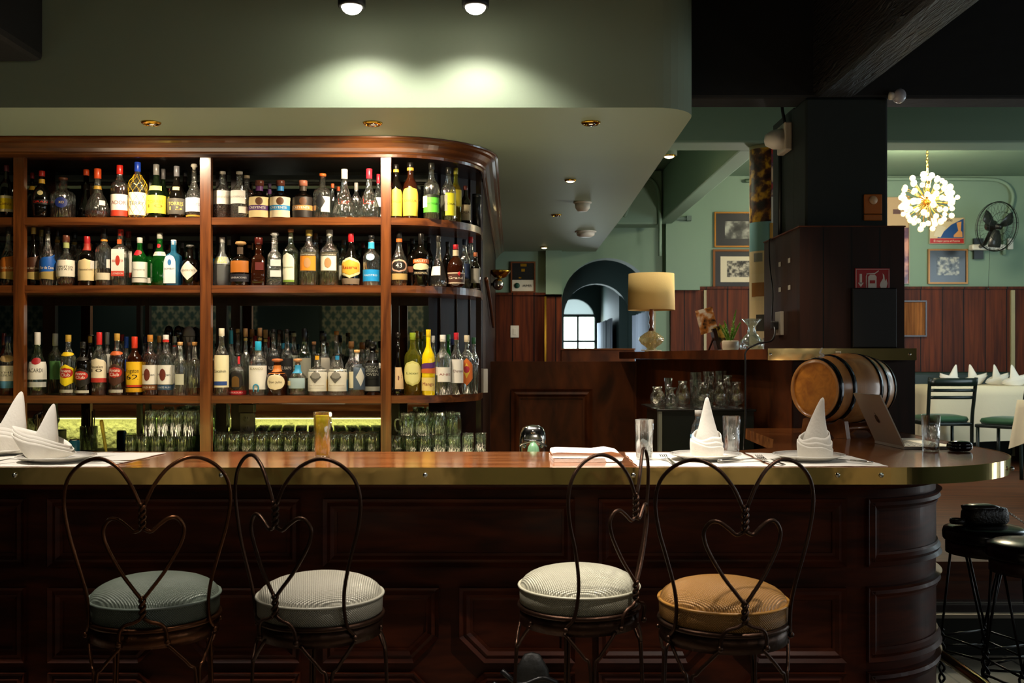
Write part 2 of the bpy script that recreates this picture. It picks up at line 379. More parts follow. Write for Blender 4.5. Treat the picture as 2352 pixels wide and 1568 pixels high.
# back wall with an arched passage
YB = 10.7
def arch_wall(name, xc, r, zs, x0, x1, y0, y1, z0, z1, m, n=20):
    mb = MB(); mb.box(x0, xc-r, y0, y1, z0, z1); mb.box(xc+r, x1, y0, y1, z0, z1)
    for i in range(n):
        a0 = math.pi-math.pi*i/n; a1 = math.pi-math.pi*(i+1)/n
        p = (xc+r*math.cos(a0), zs+r*math.sin(a0)); q = (xc+r*math.cos(a1), zs+r*math.sin(a1))
        mb.prism_y([(p[0], p[1]), (q[0], q[1]), (q[0], z1), (p[0], z1)], y0, y1)
    o = struct(mb.build(name, m)); return o
arch_wall('wall_back', 1.0246, .491, 2.03, -.3, 6.2, YB, YB+.25, 0, 3.42, GRN)
arch_wall('wall_back', 1.103, .426, 1.99, .2, 2.2, 13.0, 13.2, .4, 3.0, TEAL2)
arch_wall('wall_back', 1.0, .33, 2.06, .2, 2.2, 16.0, 16.15, .4, 3.0, TEAL2)
struct(MB().box(.2, 2.2, 10.95, 16.2, 3.0, 3.1).build('ceiling', TEAL))
struct(MB().box(.30, .45, 10.95, 16.0, .4, 3.0).build('wall_left', TEAL2))
struct(MB().box(1.62, 1.75, 10.95, 13.0, .4, 3.0).box(1.42, 1.55, 13.2, 16.0, .4, 3.0).build('wall_right', TEAL2))
win = struct(MB().box(.67, 1.33, 16.0, 16.1, 1.50, 1.574).build('window_1', WHITE))
fr = MB()
fr.box(1.045, 1.075, 16.02, 16.05, 1.574, 2.13); fr.box(.67, 1.33, 16.02, 16.05, 2.10, 2.145); fr.box(.67, 1.33, 16.02, 16.05, 1.695, 1.725)
fr.build('window_frame', mat('window_frame_paint', '5a625c', .5), win)
MB().box(.67, 1.33, 16.03, 16.035, 1.574, 2.10).build('pane', glass('window_glass', (.95, 1, .97), .3), win)
MB().box(.67, 1.33, 16.03, 16.035, 2.14, 2.40).build('frosted_pane', glass('frosted_glass', (.55, .6, .62), .3, .3, .45, 'b9c2c8'), win)
struct(MB().box(-1.5, 3.5, 17.5, 17.55, -1, 5).build('exterior_sky', mat('bright_sky', 'ffffff', emit='f4fff8', es=2.4)))
# wainscot and trims
def wains(x0, x1, z1=2.13, y=YB): return struct(MB().box(x0, x1, y-.04, y, .4, z1).box(x0, x1, y-.06, y, z1, z1+.025).build('trim_3', WAIN))
wains(-.17, .36, 2.12); wains(.36, .53, 2.10, YB-.04)
wains(1.70, 6.1, 2.185)
struct(MB().box(.36, .53, YB-.10, YB-.0, 2.10, 3.3).build('wall_back_pilaster', GRN))
struct(MB().box(1.64, 2.0, YB-.10, YB, 2.17, 3.3).build('wall_back_pilaster', GRN))
struct(MB().box(.345, .365, YB-.13, YB-.09, .4, 2.10).build('trim_4', GOLD))
struct(MB().box(1.515, 1.535, YB-.06, YB-.0, .4, 2.13).build('trim_4', mat('cream_strip', '9a8f6c', .4)))
struct(MB().box(ax(1618, 10.6), ax(1624, 10.6), YB-.07, YB-.041, .4, 2.17).build('trim_4', mat('cream_strip', '9a8f6c', .4)))
struct(MB().box(5.33, 5.37, YB-.07, YB-.041, .4, 2.17).build('trim_4', mat('cream_strip', '9a8f6c', .4)))
# other walls that close the room
struct(MB().box(6.1, 6.2, -2.6, 10.8, 0, 3.42).build('wall_right', GRN))
struct(MB().box(-8.1, -8, -2.6, 10.8, 0, 3.42).build('wall_left', TEAL))
def damask():
    m, nt, N, L, P = nodes('damask_wallpaper'); tc = N.new('ShaderNodeTexCoord'); sx = N.new('ShaderNodeSeparateXYZ'); L.new(tc.outputs['Object'], sx.inputs[0])
    def mth(op, a, b=None, v=None):
        n_ = N.new('ShaderNodeMath'); n_.operation = op
        for i, q in enumerate((a, b)):
            if q is None: continue
            if isinstance(q, (int, float)): n_.inputs[i].default_value = q
            else: L.new(q, n_.inputs[i])
        return n_.outputs[0]
    nz = N.new('ShaderNodeTexNoise'); nz.inputs['Scale'].default_value = 34; L.new(tc.outputs['Object'], nz.inputs['Vector'])
    X = mth('MULTIPLY', sx.outputs[0], 21.0); Z = mth('MULTIPLY', sx.outputs[2], 15.5)
    s1 = mth('SINE', mth('ADD', X, Z)); s2 = mth('SINE', mth('SUBTRACT', X, Z)); pr = mth('ABSOLUTE', mth('MULTIPLY', s1, s2))
    s3 = mth('ABSOLUTE', mth('MULTIPLY', mth('SINE', mth('MULTIPLY', X, 3)), mth('SINE', mth('MULTIPLY', Z, 3))))
    v = mth('ADD', mth('ADD', pr, mth('MULTIPLY', s3, .7)), mth('MULTIPLY', nz.outputs['Fac'], .9))
    r = N.new('ShaderNodeValToRGB'); r.color_ramp.elements[0].position = .45; r.color_ramp.elements[1].position = .62
    r.color_ramp.elements[0].color = srgb('6e6b54'); r.color_ramp.elements[1].color = srgb('16322a')
    L.new(mth('DIVIDE', v, 2.0), r.inputs[0]); L.new(r.outputs[0], P.inputs['Base Color']); P.inputs['Roughness'].default_value = .6; return m
struct(MB().box(-8, 6.2, -2.6, -2.5, 0, 3.42).build('wall_front', damask()))
for x0, x1 in ((-6.15, -5.0), (-3.45, -2.62), (-1.75, -1.45), (-1.2, -.5)):
    struct(MB().box(x0, x1, -2.5, -2.25, 0, 3.34).build('wall_front_pillar', mat('dark_green_hanging', '10201c', .8)))
# the big dark column with its wooden cladding
struct(MB().box(1.474, 1.889, 5.21, 5.62, 0, 2.76).box(1.474, 1.889, 5.0, 5.22, 0, 2.758, .012).build('column', TEAL))
# far-left rough wall under the counter is built with the bar
def conduit(pts, r=.014, m=GRN):
    o = MB().tube(crom(pts, 5), r, 8).build('conduit_pipe', m); return o
tag(conduit([(2.5, 10.66, 3.34), (3.8, 10.66, 3.36), (4.95, 10.66, 3.36), (5.25, 10.66, 3.33), (5.36, 10.66, 3.2), (5.33, 10.66, 3.02), (5.28, 10.66, 2.9), (5.27, 10.66, 2.55)], .02), 'green painted conduit pipe running along the dining wall top and bending down by the fan', 'pipe')
tag(conduit([(1.16, 10.27, 2.9), (1.30, 10.27, 3.22), (1.40, 10.27, 3.3), (1.50, 10.27, 3.2), (1.525, 10.27, 2.95), (1.525, 10.27, 2.5)], .018), 'green painted pipe bending over beside the slanting beam', 'pipe')
o = MB().box(ax(1523, 10.6), ax(1586, 10.6), 10.55, 10.62, az(506, 10.6), az(500, 10.6)).box(ax(1575, 10.6), ax(1586, 10.6), 10.53, 10.64, az(508, 10.6), az(497, 10.6)).build('wall_bracket', mat('grey_steel', '5f6f68', .4, .6)); tag(o, 'small grey bracket bar under the slanting green beam end', 'bracket')
# ------------------------------------------------------------ partition behind the bar, with ledge
def molding_rect(mb, pts, wd, hgt, M):
    """raised moulding frame along closed outline pts [(u, v)] (counter-clockwise), width wd, height hgt, mapped by M (u, depth, v)"""
    n = len(pts); prof = [(0, 0), (0.0, hgt), (wd*.3, hgt*.55), (wd*.55, hgt*.8), (wd*.8, hgt*.35), (wd, hgt*.3), (wd, 0)]
    vs = []; q = len(prof)
    for i in range(n):
        p = Vector(pts[i]); a = Vector(pts[i-1]); b = Vector(pts[(i+1) % n])
        t1 = (p-a).normalized(); t2 = (b-p).normalized(); n1 = Vector((-t1.y, t1.x)); n2 = Vector((-t2.y, t2.x))
        bi = (n1+n2); bi = bi/max(.2, (bi.dot(n1)))
        for (o, h) in prof:
            c = p+bi*o; vs.append(M(c.x, h, c.y))
    fs = []
    for i in range(n):
        i2 = (i+1) % n
        for j in range(q-1): fs.append((i*q+j, i2*q+j, i2*q+j+1, i*q+j+1))
    mb.add(vs, fs)
DA = 7.8
part = thing('bar_partition', 'dark wood partition behind the bar with one framed panel below the long ledge', 'partition', (0, 0, 0))
MB().box(-.17, .97, DA, DA+.06, 0, az(830, DA)).build('panel_board', WAINP, part)
mb = MB(); x0, x1, zt = ax(1174, DA), ax(1360, DA), az(893, DA)
molding_rect(mb, [(x0, .55), (x1, .55), (x1, zt), (x0, zt)], .075, .03, lambda u, h, v: (u, DA-h, v)); mb.build('panel_moulding', WAINP, part)
mb = MB(); mb.prism([(.97, DA), (1.41, 5.02), (1.47, 5.02), (1.03, DA+.06)], 0, CZ-.014)
mb.build('side_board', WAINP, part)
MB().box(.955, .975, DA-.02, DA, 0, az(829, DA)).build('corner_bead', WAINP, part)
MB().box(1.41, 2.02, 4.99, 5.03, 0, CZ-.014).build('front_board', DARKW, part)
led = thing('ledge', 'narrow raised wooden ledge with brass end strip around the dark column', 'ledge', (0, 0, 0))
ZL0, ZL1 = CZ-.012, CZ+.040
MB().prism([(1.26, 4.9), (1.98, 4.9), (1.98, 4.992), (1.40, 4.992), (1.40, 5.3), (1.405, 5.62), (1.95, 5.70), (1.95, 7.9), (.86, 7.9), (.84, 7.8)], ZL0, ZL1).build('ledge_board', WAINP, led)
MB().box(1.255, 1.985, 4.885, 4.9, ZL0-.003, ZL1+.003).build('brass_edge', BRASS, led)
for px in (1752, 2090):
    MB().sphere((ax(px+18 if px < 1800 else px, 4.88), 4.884, CZ+.014), .008, 10).build('screw', CHROME, led)
def quad_door(name): pass
# cladding box around the column foot above the ledge
box = thing('column_cladding', 'dark wooden box clad around the foot of the teal column', 'column cladding', (0, 0, 0))
for a, b in ((1.426, 1.473), (1.89, 1.945)):
    MB().box(a, b, 4.995, 5.63, ZL1+.004, 2.10).build('side_board', wood('cladding_wood', '26120a', '381c10', (20, 20, 2), .5, .0, spec=.25), box)
mb = MB(); mb.box(1.426, 1.945, 4.935, 4.995, ZL1+.004, 2.10); mb.build('front_board', wood('cladding_front', '200f08', '30170d', (20, 20, 2), .5, .0, spec=.25, planks=(0, .14)), box)
MB().box(1.42, 1.95, 4.93, 5.0, 2.10, 2.106).box(1.42, 1.474, 5.0, 5.63, 2.10, 2.106).build('top_trim', WAINP, box)
# ------------------------------------------------------------ bar counter
ZC = 1.10; ZU = az(1112, 3.2)
def outline(o=0.0):
    """outer edge of counter (offset inwards by o): left end, front, round corner, right side"""
    xr = 1.835-o; yf = 3.2+o; r = .62-o; cx_, cy_ = 1.835-.62, 3.2+.62
    p = [(-4.6, yf)]
    n = 56
    for i in range(n+1):
        a = -math.pi/2+math.pi/2*i/n; p.append((cx_+r*math.cos(a), cy_+r*math.sin(a)))
    p.append((xr, 4.985)); return p
out = outline()
poly = out+[(1.16, 4.985), (1.13, 4.3), (1.02, 3.9), (.80, 3.745), (-4.6, 3.745)]
bar = thing('bar_counter', 'long polished wooden bar counter with brass edge band and panelled dark front', 'bar counter', (0, 0, 0))
MB().prism(poly, ZU+.004, ZC).build('counter_top', TOPW, bar)
# brass band, outside of the outline
mb = MB(); mb.sweep(outline(-.0), [(0, ZU), (.006, ZU), (.006, ZC+.001), (0, ZC+.001)], smooth=False)
o = mb.build('brass_band', BRASS, bar)
for p in o.data.polygons: p.use_smooth = False
for px, D in ((33, 3.19), (508, 3.19), (977, 3.19), (1455, 3.19), (1925, 3.19), (2025, 3.19)):
    MB().sphere((ax(px, D), 3.193, az(1091, D)), .0085, 12).build('screw', CHROME, bar)
MB().sphere((1.733, 3.453, az(1076, 3.45)), .0085, 12).build('screw', CHROME, bar)
# body
def base_path(o=0.0, z=0):
    cx_, cy_, r = 1.15, 3.85, .45+o
    p = [(-3.6, 3.4-o)]
    for i in range(49):
        a = -math.pi/2+math.pi/2*i/48; p.append((cx_+r*math.cos(a), cy_+r*math.sin(a)))
    p.append((1.6+o, 4.98)); return p
mb = MB(); mb.sweep(base_path(), [(-.05, 0), (0, 0), (0, ZU+.003), (-.05, ZU+.003)]); ob = mb.build('front_board', BASEW, bar)
PATH = base_path()
# arc-length mapping along the base so that panels wrap around the corner
cum = [0]
for i in range(1, len(PATH)): cum.append(cum[-1]+(Vector(PATH[i])-Vector(PATH[i-1])).length)
def on_base(s, h, z):
    s = max(0, min(cum[-1]-1e-4, s))
    i = 0
    while cum[i+1] < s: i += 1
    t = (s-cum[i])/(cum[i+1]-cum[i]); a = Vector(PATH[i]); b = Vector(PATH[i+1]); d = (b-a).normalized(); p = a+(b-a)*t
    return (p.x+d.y*h, p.y-d.x*h, z)
def SX(x): return x+3.6
def densify(pts, step=.016):
    o = []
    for i, p in enumerate(pts):
        q = pts[(i+1) % len(pts)]; d = max(abs(q[0]-p[0]), abs(q[1]-p[1])); k = max(1, int(d/step))
        for j in range(k): o.append((p[0]+(q[0]-p[0])*j/k, p[1]+(q[1]-p[1])*j/k))
    return o
def bpanel(x0, x1, z0, z1, cuts=(), curved=False, name='front_panel'):
    c = .085; pts = []
    pts += [(x0+c, z0), ] if 'bl' in cuts else [(x0, z0)]
    pts += [(x1-c, z0), (x1, z0+c)] if 'br' in cuts else [(x1, z0)]
    pts += [(x1, z1-c), (x1-c, z1)] if 'tr' in cuts else [(x1, z1)]
    pts += [(x0+c, z1), (x0, z1-c)] if 'tl' in cuts else [(x0, z1)]
    if 'bl' in cuts: pts += [(x0, z0+c)]
    pts = [(SX(x), z) for x, z in pts]
    if curved: pts = densify(pts)
    mb = MB(); molding_rect(mb, pts, .045, .022, on_base)
    # raised field
    o = mb.build(name, BASEW, bar); return o
zt1, zt0 = az(1146, 3.38), az(1302, 3.38); zm1, zm0 = az(1350, 3.38), az(1522, 3.38); zb1 = az(1546, 3.38)
for st in (-2.553, -1.617, -.682):
    x0, x1 = st+.04, st+.936-.04
    bpanel(x0, x1, zt0, zt1)
    xm = (x0+x1)/2
    bpanel(x0, xm-.035, zm0, zm1, ('br',)); bpanel(xm+.035, x1, zm0, zm1, ('bl',))
    bpanel(x0, xm-.035, .16, zb1, ('tr',)); bpanel(xm+.035, x1, .16, zb1, ('tl',))
x0, x1 = .254+.04, 1.177-.04; xm = (x0+x1)/2
bpanel(x0, x1, zt0, zt1); bpanel(x0, xm-.035, zm0, zm1, ('br',)); bpanel(xm+.035, x1, zm0, zm1, ('bl',))
bpanel(x0, xm-.035, .16, zb1, ('tr',)); bpanel(xm+.035, x1, .16, zb1, ('tl',))
for s0, s1 in ((1.21, 1.82), (1.92, 2.9)):
    bpanel(s0, s1, zt0, zt1, curved=True); bpanel(s0, s1, zm0, zm1, curved=True); bpanel(s0, s1, .16, zb1, curved=True)
mb = MB()
mb.sweep(base_path(), [(0, ZU-.015), (.045, ZU-.015), (.04, ZU-.03), (.02, ZU-.04), (0, ZU-.045)])
mb.build('top_moulding', BASEW, bar)
MB().sweep(base_path(), [(0, 0), (.02, 0), (.02, .10), (0, .115)]).build('plinth', BASEW, bar)
MB().box(-4.6, 1.10, 3.5, 3.74, ZU-.05, ZU+.003).build('inner_rail', SHELFW, bar)
# rough plaster inner side lit by a strip lamp
def plaster():
    m, nt, N, L, P = nodes('rough_plaster'); tc = N.new('ShaderNodeTexCoord'); no = N.new('ShaderNodeTexNoise'); no.inputs['Scale'].default_value = 22; no.inputs['Detail'].default_value = 10
    b = N.new('ShaderNodeBump'); b.inputs['Strength'].default_value = 1; b.inputs['Distance'].default_value = .07
    L.new(tc.outputs['Object'], no.inputs[0]); L.new(no.outputs[0], b.inputs['Height']); L.new(b.outputs[0], P.inputs['Normal'])
    P.inputs['Base Color'].default_value = srgb('8c8a5c'); P.inputs['Roughness'].default_value = .8; return m
MB().box(-4.6, 1.10, 3.46, 3.60, .05, ZU-.04).build('inner_plaster', plaster(), bar)
MB().box(-3.5, .65, 3.685, 3.715, ZU-.058, ZU-.05).build('light_strip', mat('strip_emitter', 'ffffff', emit='fff08a', es=7), bar)
# foot rail
fr_ = [(x, y) for x, y in base_path(.21)]
rail = thing('foot_rail', 'brass foot rail tube running round the foot of the bar', 'foot rail', (0, 0, 0))
MB().tube([(x, y, .2) for x, y in fr_[:-1]]+[(1.81, 4.6, .2)], .022, 10).build('rail_tube', BRASS, rail)
for k in ((-2.55, 3.19), (-1.6, 3.19), (-.68, 3.19), (.25, 3.19), (1.2, 3.19), (1.81, 4.3)):
    MB().tube([(k[0], k[1], .2), (k[0], k[1]+.0, .0)] if k[0] < 1.5 else [(1.81, 4.3, .2), (1.81, 4.3, 0)], .014, 8).build('bracket', BRASS, rail)
# ------------------------------------------------------------ back bar cabinet
cab = thing('back_bar_cabinet', 'tall wooden back bar cabinet with open bottle shelves and a rounded right end', 'cabinet', (0, 0, 0))
DF = 5.2; XR = -.175; R_ = .475; XS = XR-R_; DM = 5.62
def shelf_poly(o=0):
    p = [(-3.3, DF+o), (XS, DF+o)]
    for i in range(1, 31):
        a = -math.pi/2+math.pi/2*i/30; p.append((XS+(R_-o)*math.cos(a), DF+R_+(R_-o)*math.sin(a)))
    return p
S1, S2, S3, WT = az(499, DF), az(655, DF), az(908.5, DF), .905
TOPZ = az(361, DF)
zz = [(S1, .038), (S2, .038), (S3, .040)]
for z, t in zz:
    p = shelf_poly()+[(XR, 5.93), (-.47, DM), (-3.3, DM)]
    MB().prism(p, z-t, z).build('shelf', SHELFW, cab)
p = shelf_poly(.01)+[(XR-.01, 5.93), (-.47, DM), (-3.3, DM)]
MB().prism(p, WT-.04, WT).build('worktop', DARKW, cab)
MB().prism(p, 0, WT-.04).build('lower_cupboard', DARKW, cab)
MB().prism(p, TOPZ, TOPZ+.03).build('canopy', DARKW, cab)
for (a, b) in ((ax(32, DF), ax(56, DF)), (ax(460, DF), ax(485, DF)), (ax(875, DF), ax(898, DF))):
    MB().box(a, b, DF-.006, DF+.03, WT, TOPZ+.01).build('post', SHELFV, cab)
MB().box(XR-.03, XR, DF+R_-.02, DF+R_+.02, WT, TOPZ+.01).build('post', DARKW, cab)
# mirror panels with dark frames
MB().box(-3.3, -.47, DM, DM+.01, WT, TOPZ).build('mirror_panel', MIRROR, cab)
mb = MB()
for px, wpx in ((112, 28), (318, 9), (338, 9), (508, 24), (541, 20), (905, 22)):
    x = ax(px, DM-.02); h = wpx/2/F*DM; mb.box(x-h, x+h, DM-.02, DM, WT, TOPZ)
mb.box(-3.3, -.47, DM-.015, DM, S2-.085, S2-.038); mb.box(-3.3, -.47, DM-.015, DM, S1-.085, S1-.038)
mb.build('mirror_frame', DARKW, cab)
MB().box(-3.3, -.47, DM-.015, DM-.001, TOPZ-.055, TOPZ-.02).box(-3.3, -.47, DM-.018, DM-.001, S1-.075, S1-.05).build('pale_rail', mat('grey_green_strip', '5a6154', .5), cab)
mb = MB(); mb.prism([(-.475, DM), (XR, 5.93), (XR, 5.96), (-.49, 5.65)], WT, TOPZ)
for t in (.2, .5, .75):
    x = -.47+(XR+.47)*t; y = DM+(5.93-DM)*t; mb.tube([(x, y-.004, S3), (x, y-.002, TOPZ)], .005, 6)
mb.build('end_panel', DARKW, cab)
# side wall running back to the far wall
MB().box(XR-.10, XR, 5.94, 10.66, 0, TOPZ+.02).build('side_wall_panel', DARKW, cab)
prof = [(0, TOPZ-.002), (.010, TOPZ-.002), (.012, TOPZ+.012), (.02, TOPZ+.016), (.024, TOPZ+.024), (.040, TOPZ+.040), (.058, TOPZ+.062), (.074, TOPZ+.070), (.080, TOPZ+.078), (.090, TOPZ+.082), (.092, ZS-.002), (0, ZS-.002)]
prof = [(o, min(z, ZS-.002)) for o, z in prof]
path = shelf_poly(-.004)+[(XR, 7.0), (XR, 10.62)]
o = MB().sweep(path, prof).build('cornice', wood('cornice_wood', '41210e', '70411b', (3, 3, 60), .28, .5, .05), cab)
# ------------------------------------------------------------ heart-back bar stools
def weave(name, col, rough=.32):
    m, nt, N, L, P = nodes(name); tc = N.new('ShaderNodeTexCoord'); sx = N.new('ShaderNodeSeparateXYZ'); L.new(tc.outputs['Object'], sx.inputs[0])
    def mth(op, a, b=None):
        n_ = N.new('ShaderNodeMath'); n_.operation = op
        for i, q in enumerate((a, b)):
            if q is None: continue
            if isinstance(q, (int, float)): n_.inputs[i].default_value = q
            else: L.new(q, n_.inputs[i])
        return n_.outputs[0]
    k = 950.0
    at_ = mth('ARCTAN2', sx.outputs[1], sx.outputs[0])
    # top: grid in x,y ; side: around and up - blended by height of the normal
    ge = N.new('ShaderNodeNewGeometry'); sn = N.new('ShaderNodeSeparateXYZ'); L.new(ge.outputs['Normal'], sn.inputs[0])
    side = mth('LESS_THAN', sn.outputs[2], .35)
    gx = mth('SINE', mth('MULTIPLY', sx.outputs[0], k)); gy = mth('SINE', mth('MULTIPLY', sx.outputs[1], k*.8))
    ha = mth('SINE', mth('MULTIPLY', at_, 170)); hz = mth('SINE', mth('MULTIPLY', sx.outputs[2], k))
    top = mth('MULTIPLY', gx, gy); sd = mth('MULTIPLY', ha, hz)
    mx = N.new('ShaderNodeMix'); L.new(side, mx.inputs[0]); L.new(top, mx.inputs[2]); L.new(sd, mx.inputs[3])
    b = N.new('ShaderNodeBump'); b.inputs['Strength'].default_value = .9; b.inputs['Distance'].default_value = .0012
    L.new(mx.outputs[0], b.inputs['Height']); L.new(b.outputs[0], P.inputs['Normal'])
    r = N.new('ShaderNodeMapRange'); r.inputs[1].default_value = -1; r.inputs[2].default_value = 1; r.inputs[3].default_value = .40; r.inputs[4].default_value = 1.2
    L.new(mx.outputs[0], r.inputs[0]); c = srgb(col)
    v = N.new('ShaderNodeVectorMath'); v.operation = 'SCALE'; v.inputs[0].default_value = c[:3]; L.new(r.outputs[0], v.inputs['Scale'])
    L.new(v.outputs[0], P.inputs['Base Color']); P.inputs['Roughness'].default_value = rough; P.inputs['Metallic'].default_value = .15
    return m
IRON = mat('bronzed_iron', '3d2a1f', .38, .85, bump=.15, bscale=60)
COPPER = mat('worn_copper_iron', '5a3822', .32, .9, bump=.15, bscale=60)
def twist(mb, x, y, z0, z1, r, turns, off=.006, lean=0):
    for s in (0, math.pi):
        pts = []
        for i in range(26):
            t = i/25; a = s+turns*2*math.pi*t
            pts.append((x+off*math.cos(a)+lean*t, y+off*math.sin(a), z0+(z1-z0)*t))
        mb.tube(pts, r, 6)
def make_stool(label, seatcol, piping, iron, loc, phi):
    t = thing('bar_stool', label, 'bar stool', loc, phi, 'heart-back bar stools at the counter')
    W = .0052
    # seat
    m = weave('woven_vinyl_'+seatcol, seatcol)
    R = .175
    prof = [(.001, .735), (R-.01, .735), (R-.001, .742), (R, .785), (R-.003, .790), (R*.965, .799), (R*.92, .808), (R*.85, .817), (R*.74, .826), (R*.6, .833), (R*.42, .838), (R*.2, .841), (.001, .842)]
    MB().lathe(prof, n=56).build('seat', m, t)
    pm = mat('piping_'+piping, piping, .35)
    s_ = MB().tube([(R*math.cos(a)*1.006, R*math.sin(a)*1.006, .788) for a in [2*math.pi*i/56 for i in range(56)]], .0042, 8, closed=True).build('piping', pm, t)
    MB().lathe([(.14, .725), (R+.004, .725), (R+.006, .731), (R+.004, .737), (.14, .737)], n=48).build('seat_pan', iron, t)
    MB().lathe([(R-.006, .682), (R-.001, .682), (R-.001, .726), (R-.006, .726)], n=48).build('seat_ring', iron, t)
    # back: outer loops and inner heart
    half = [(.167, -.068, .708), (.158, -.088, .735), (.156, -.100, .79), (.165, -.108, .85), (.187, -.112, .93), (.206, -.108, 1.00), (.215, -.108, 1.07), (.203, -.115, 1.13), (.165, -.130, 1.172), (.115, -.150, 1.187), (.066, -.172, 1.165), (.030, -.187, 1.12), (.006, -.192, 1.068)]
    mb = MB()
    for s in (1, -1): mb.tube(crom([(x*s, y, z) for x, y, z in half], 6), W, 8)
    mb.build('back_frame', iron, t)
    mb = MB(); twist(mb, 0, -.192, 1.002, 1.072, W*.95, 2.2); mb.build('upper_twist', iron, t)
    heart = [(.004, -.192, 1.004), (.022, -.190, .998), (.042, -.186, 1.014), (.065, -.181, 1.030), (.085, -.176, 1.029), (.100, -.170, 1.008), (.101, -.170, .985), (.089, -.173, .95), (.055, -.182, .89), (.02, -.190, .843), (.004, -.192, .822)]
    mb = MB()
    for s in (1, -1): mb.tube(crom([(x*s, y, z) for x, y, z in heart], 6), W, 8)
    mb.build('heart', iron, t)
    mb = MB(); twist(mb, 0, -.192, .768, .826, W*.95, 1.8)
    foot = [(.003, -.192, .770), (.02, -.193, .760), (.045, -.190, .752), (.058, -.186, .735), (.061, -.180, .705)]
    for s in (1, -1): mb.tube(crom([(x*s, y, z) for x, y, z in foot], 5), W, 8)
    mb.build('lower_twist', iron, t)
    for x, y in ((.167, -.068), (-.167, -.068), (.061, -.18), (-.061, -.18)):
        MB().sphere((x*1.01, y*1.01, .702), .0085, 10).build('bolt', iron, t)
    for x, y in ((.17, .05), (-.17, .05)): MB().sphere((x, y, .702), .0065, 8).build('bolt', iron, t)
    # legs: two wires joining and twisted down
    for k in range(4):
        a0 = math.radians(-90+45+90*k); mb = MB()
        for s in (1, -1):
            a1 = a0+s*math.radians(25); p = [(.172*math.cos(a1), .172*math.sin(a1), .690), (.176*math.cos(a0+s*.30), .176*math.sin(a0+s*.30), .665), (.182*math.cos(a0+s*.12), .182*math.sin(a0+s*.12), .628), (.186*math.cos(a0+s*.03), .186*math.sin(a0+s*.03), .59), (.196*math.cos(a0+s*.03), .196*math.sin(a0+s*.03), .35), (.212*math.cos(a0+s*.03), .212*math.sin(a0+s*.03), .004)]
            mb.tube(crom(p, 5), W*.95, 7)
        mb.build('leg', iron, t)
    MB().tube([(.198*math.cos(a), .198*math.sin(a), .26) for a in [2*math.pi*i/32 for i in range(32)]], .005, 6, closed=True).build('foot_ring', iron, t)
    return t
def SL(px, D): return (ax(px, D), D, 0)
R_D = math.radians
s1 = make_stool('heart-back wire bar stool with a dark green-grey woven round seat, coppery wire', '6a7468', '59635a', COPPER, SL(357, 2.80), R_D(10))
s2 = make_stool('heart-back wire bar stool with pale grey seat and back turned left, below the beer glass', 'a9a595', '8f8c7e', IRON, SL(736, 2.81), R_D(-27))
s3 = make_stool('heart-back wire bar stool with pale grey seat and nearly edge-on back, beside the tan one', 'b0ad98', 'a3a08c', IRON, SL(1330, 2.92), R_D(52.5))
s4 = make_stool('heart-back wire bar stool with a tan woven round seat', 'b07f40', 'a37433', IRON, SL(1660, 2.755), R_D(5))
# ------------------------------------------------------------ low black stools right
def black_stool(label, loc, phi):
    t = thing('backless_stool', label, 'bar stool', loc, phi, 'black round stools past the counter end')
    bl = mat('black_vinyl', '0d0c0b', .22); ir = mat('black_iron', '0f0d0b', .4, .6)
    MB().lathe([(.001, .665), (.165, .665), (.17, .672), (.171, .70), (.165, .716), (.14, .728), (.08, .736), (.001, .738)], n=40).build('seat', bl, t)
    MB().lathe([(.15, .61), (.158, .61), (.158, .664), (.15, .664)], n=36).build('seat_ring', wood('stool_ring_wood', '20100a', '331a10', (8, 8, 8), .4, .2), t)
    for k in range(4):
        a0 = math.radians(45+90*k); mb = MB()
        for s in (1, -1):
            p = [(.153*math.cos(a0+s*.5), .153*math.sin(a0+s*.5), .62), (.17*math.cos(a0), .17*math.sin(a0), .26)]
            mb.tube([Vector(p[0]), Vector(p[1])], .0055, 6)
        pts = []
        for s in (0, math.pi):
            pts = [((.17+.0*i)*math.cos(a0)+.011*math.cos(s+i*.8), .17*math.sin(a0)+.011*math.sin(s+i*.8), .26-.25*i/22) for i in range(23)]
            mb.tube(pts, .0055, 6)
        mb.build('leg', ir, t)
    mb = MB(); c = [(.17*math.cos(math.radians(45+90*k)), .17*math.sin(math.radians(45+90*k))) for k in range(4)]
    for k in range(4):
        a, b = c[k], c[(k+1) % 4]; mb.tube([(a[0], a[1], .235), (b[0], b[1], .235)], .0055, 6); mb.tube([(a[0], a[1], .17), (b[0], b[1], .19)], .0055, 6)
    mb.build('stretcher', ir, t); return t
black_stool('black round backless stool carrying a dark handbag', (ax(2262, 4.3), 4.3, 0), .35)
black_stool('black round backless stool cut by the frame edge, nearest of the two', (ax(2372, 3.92), 3.92, 0), .1)
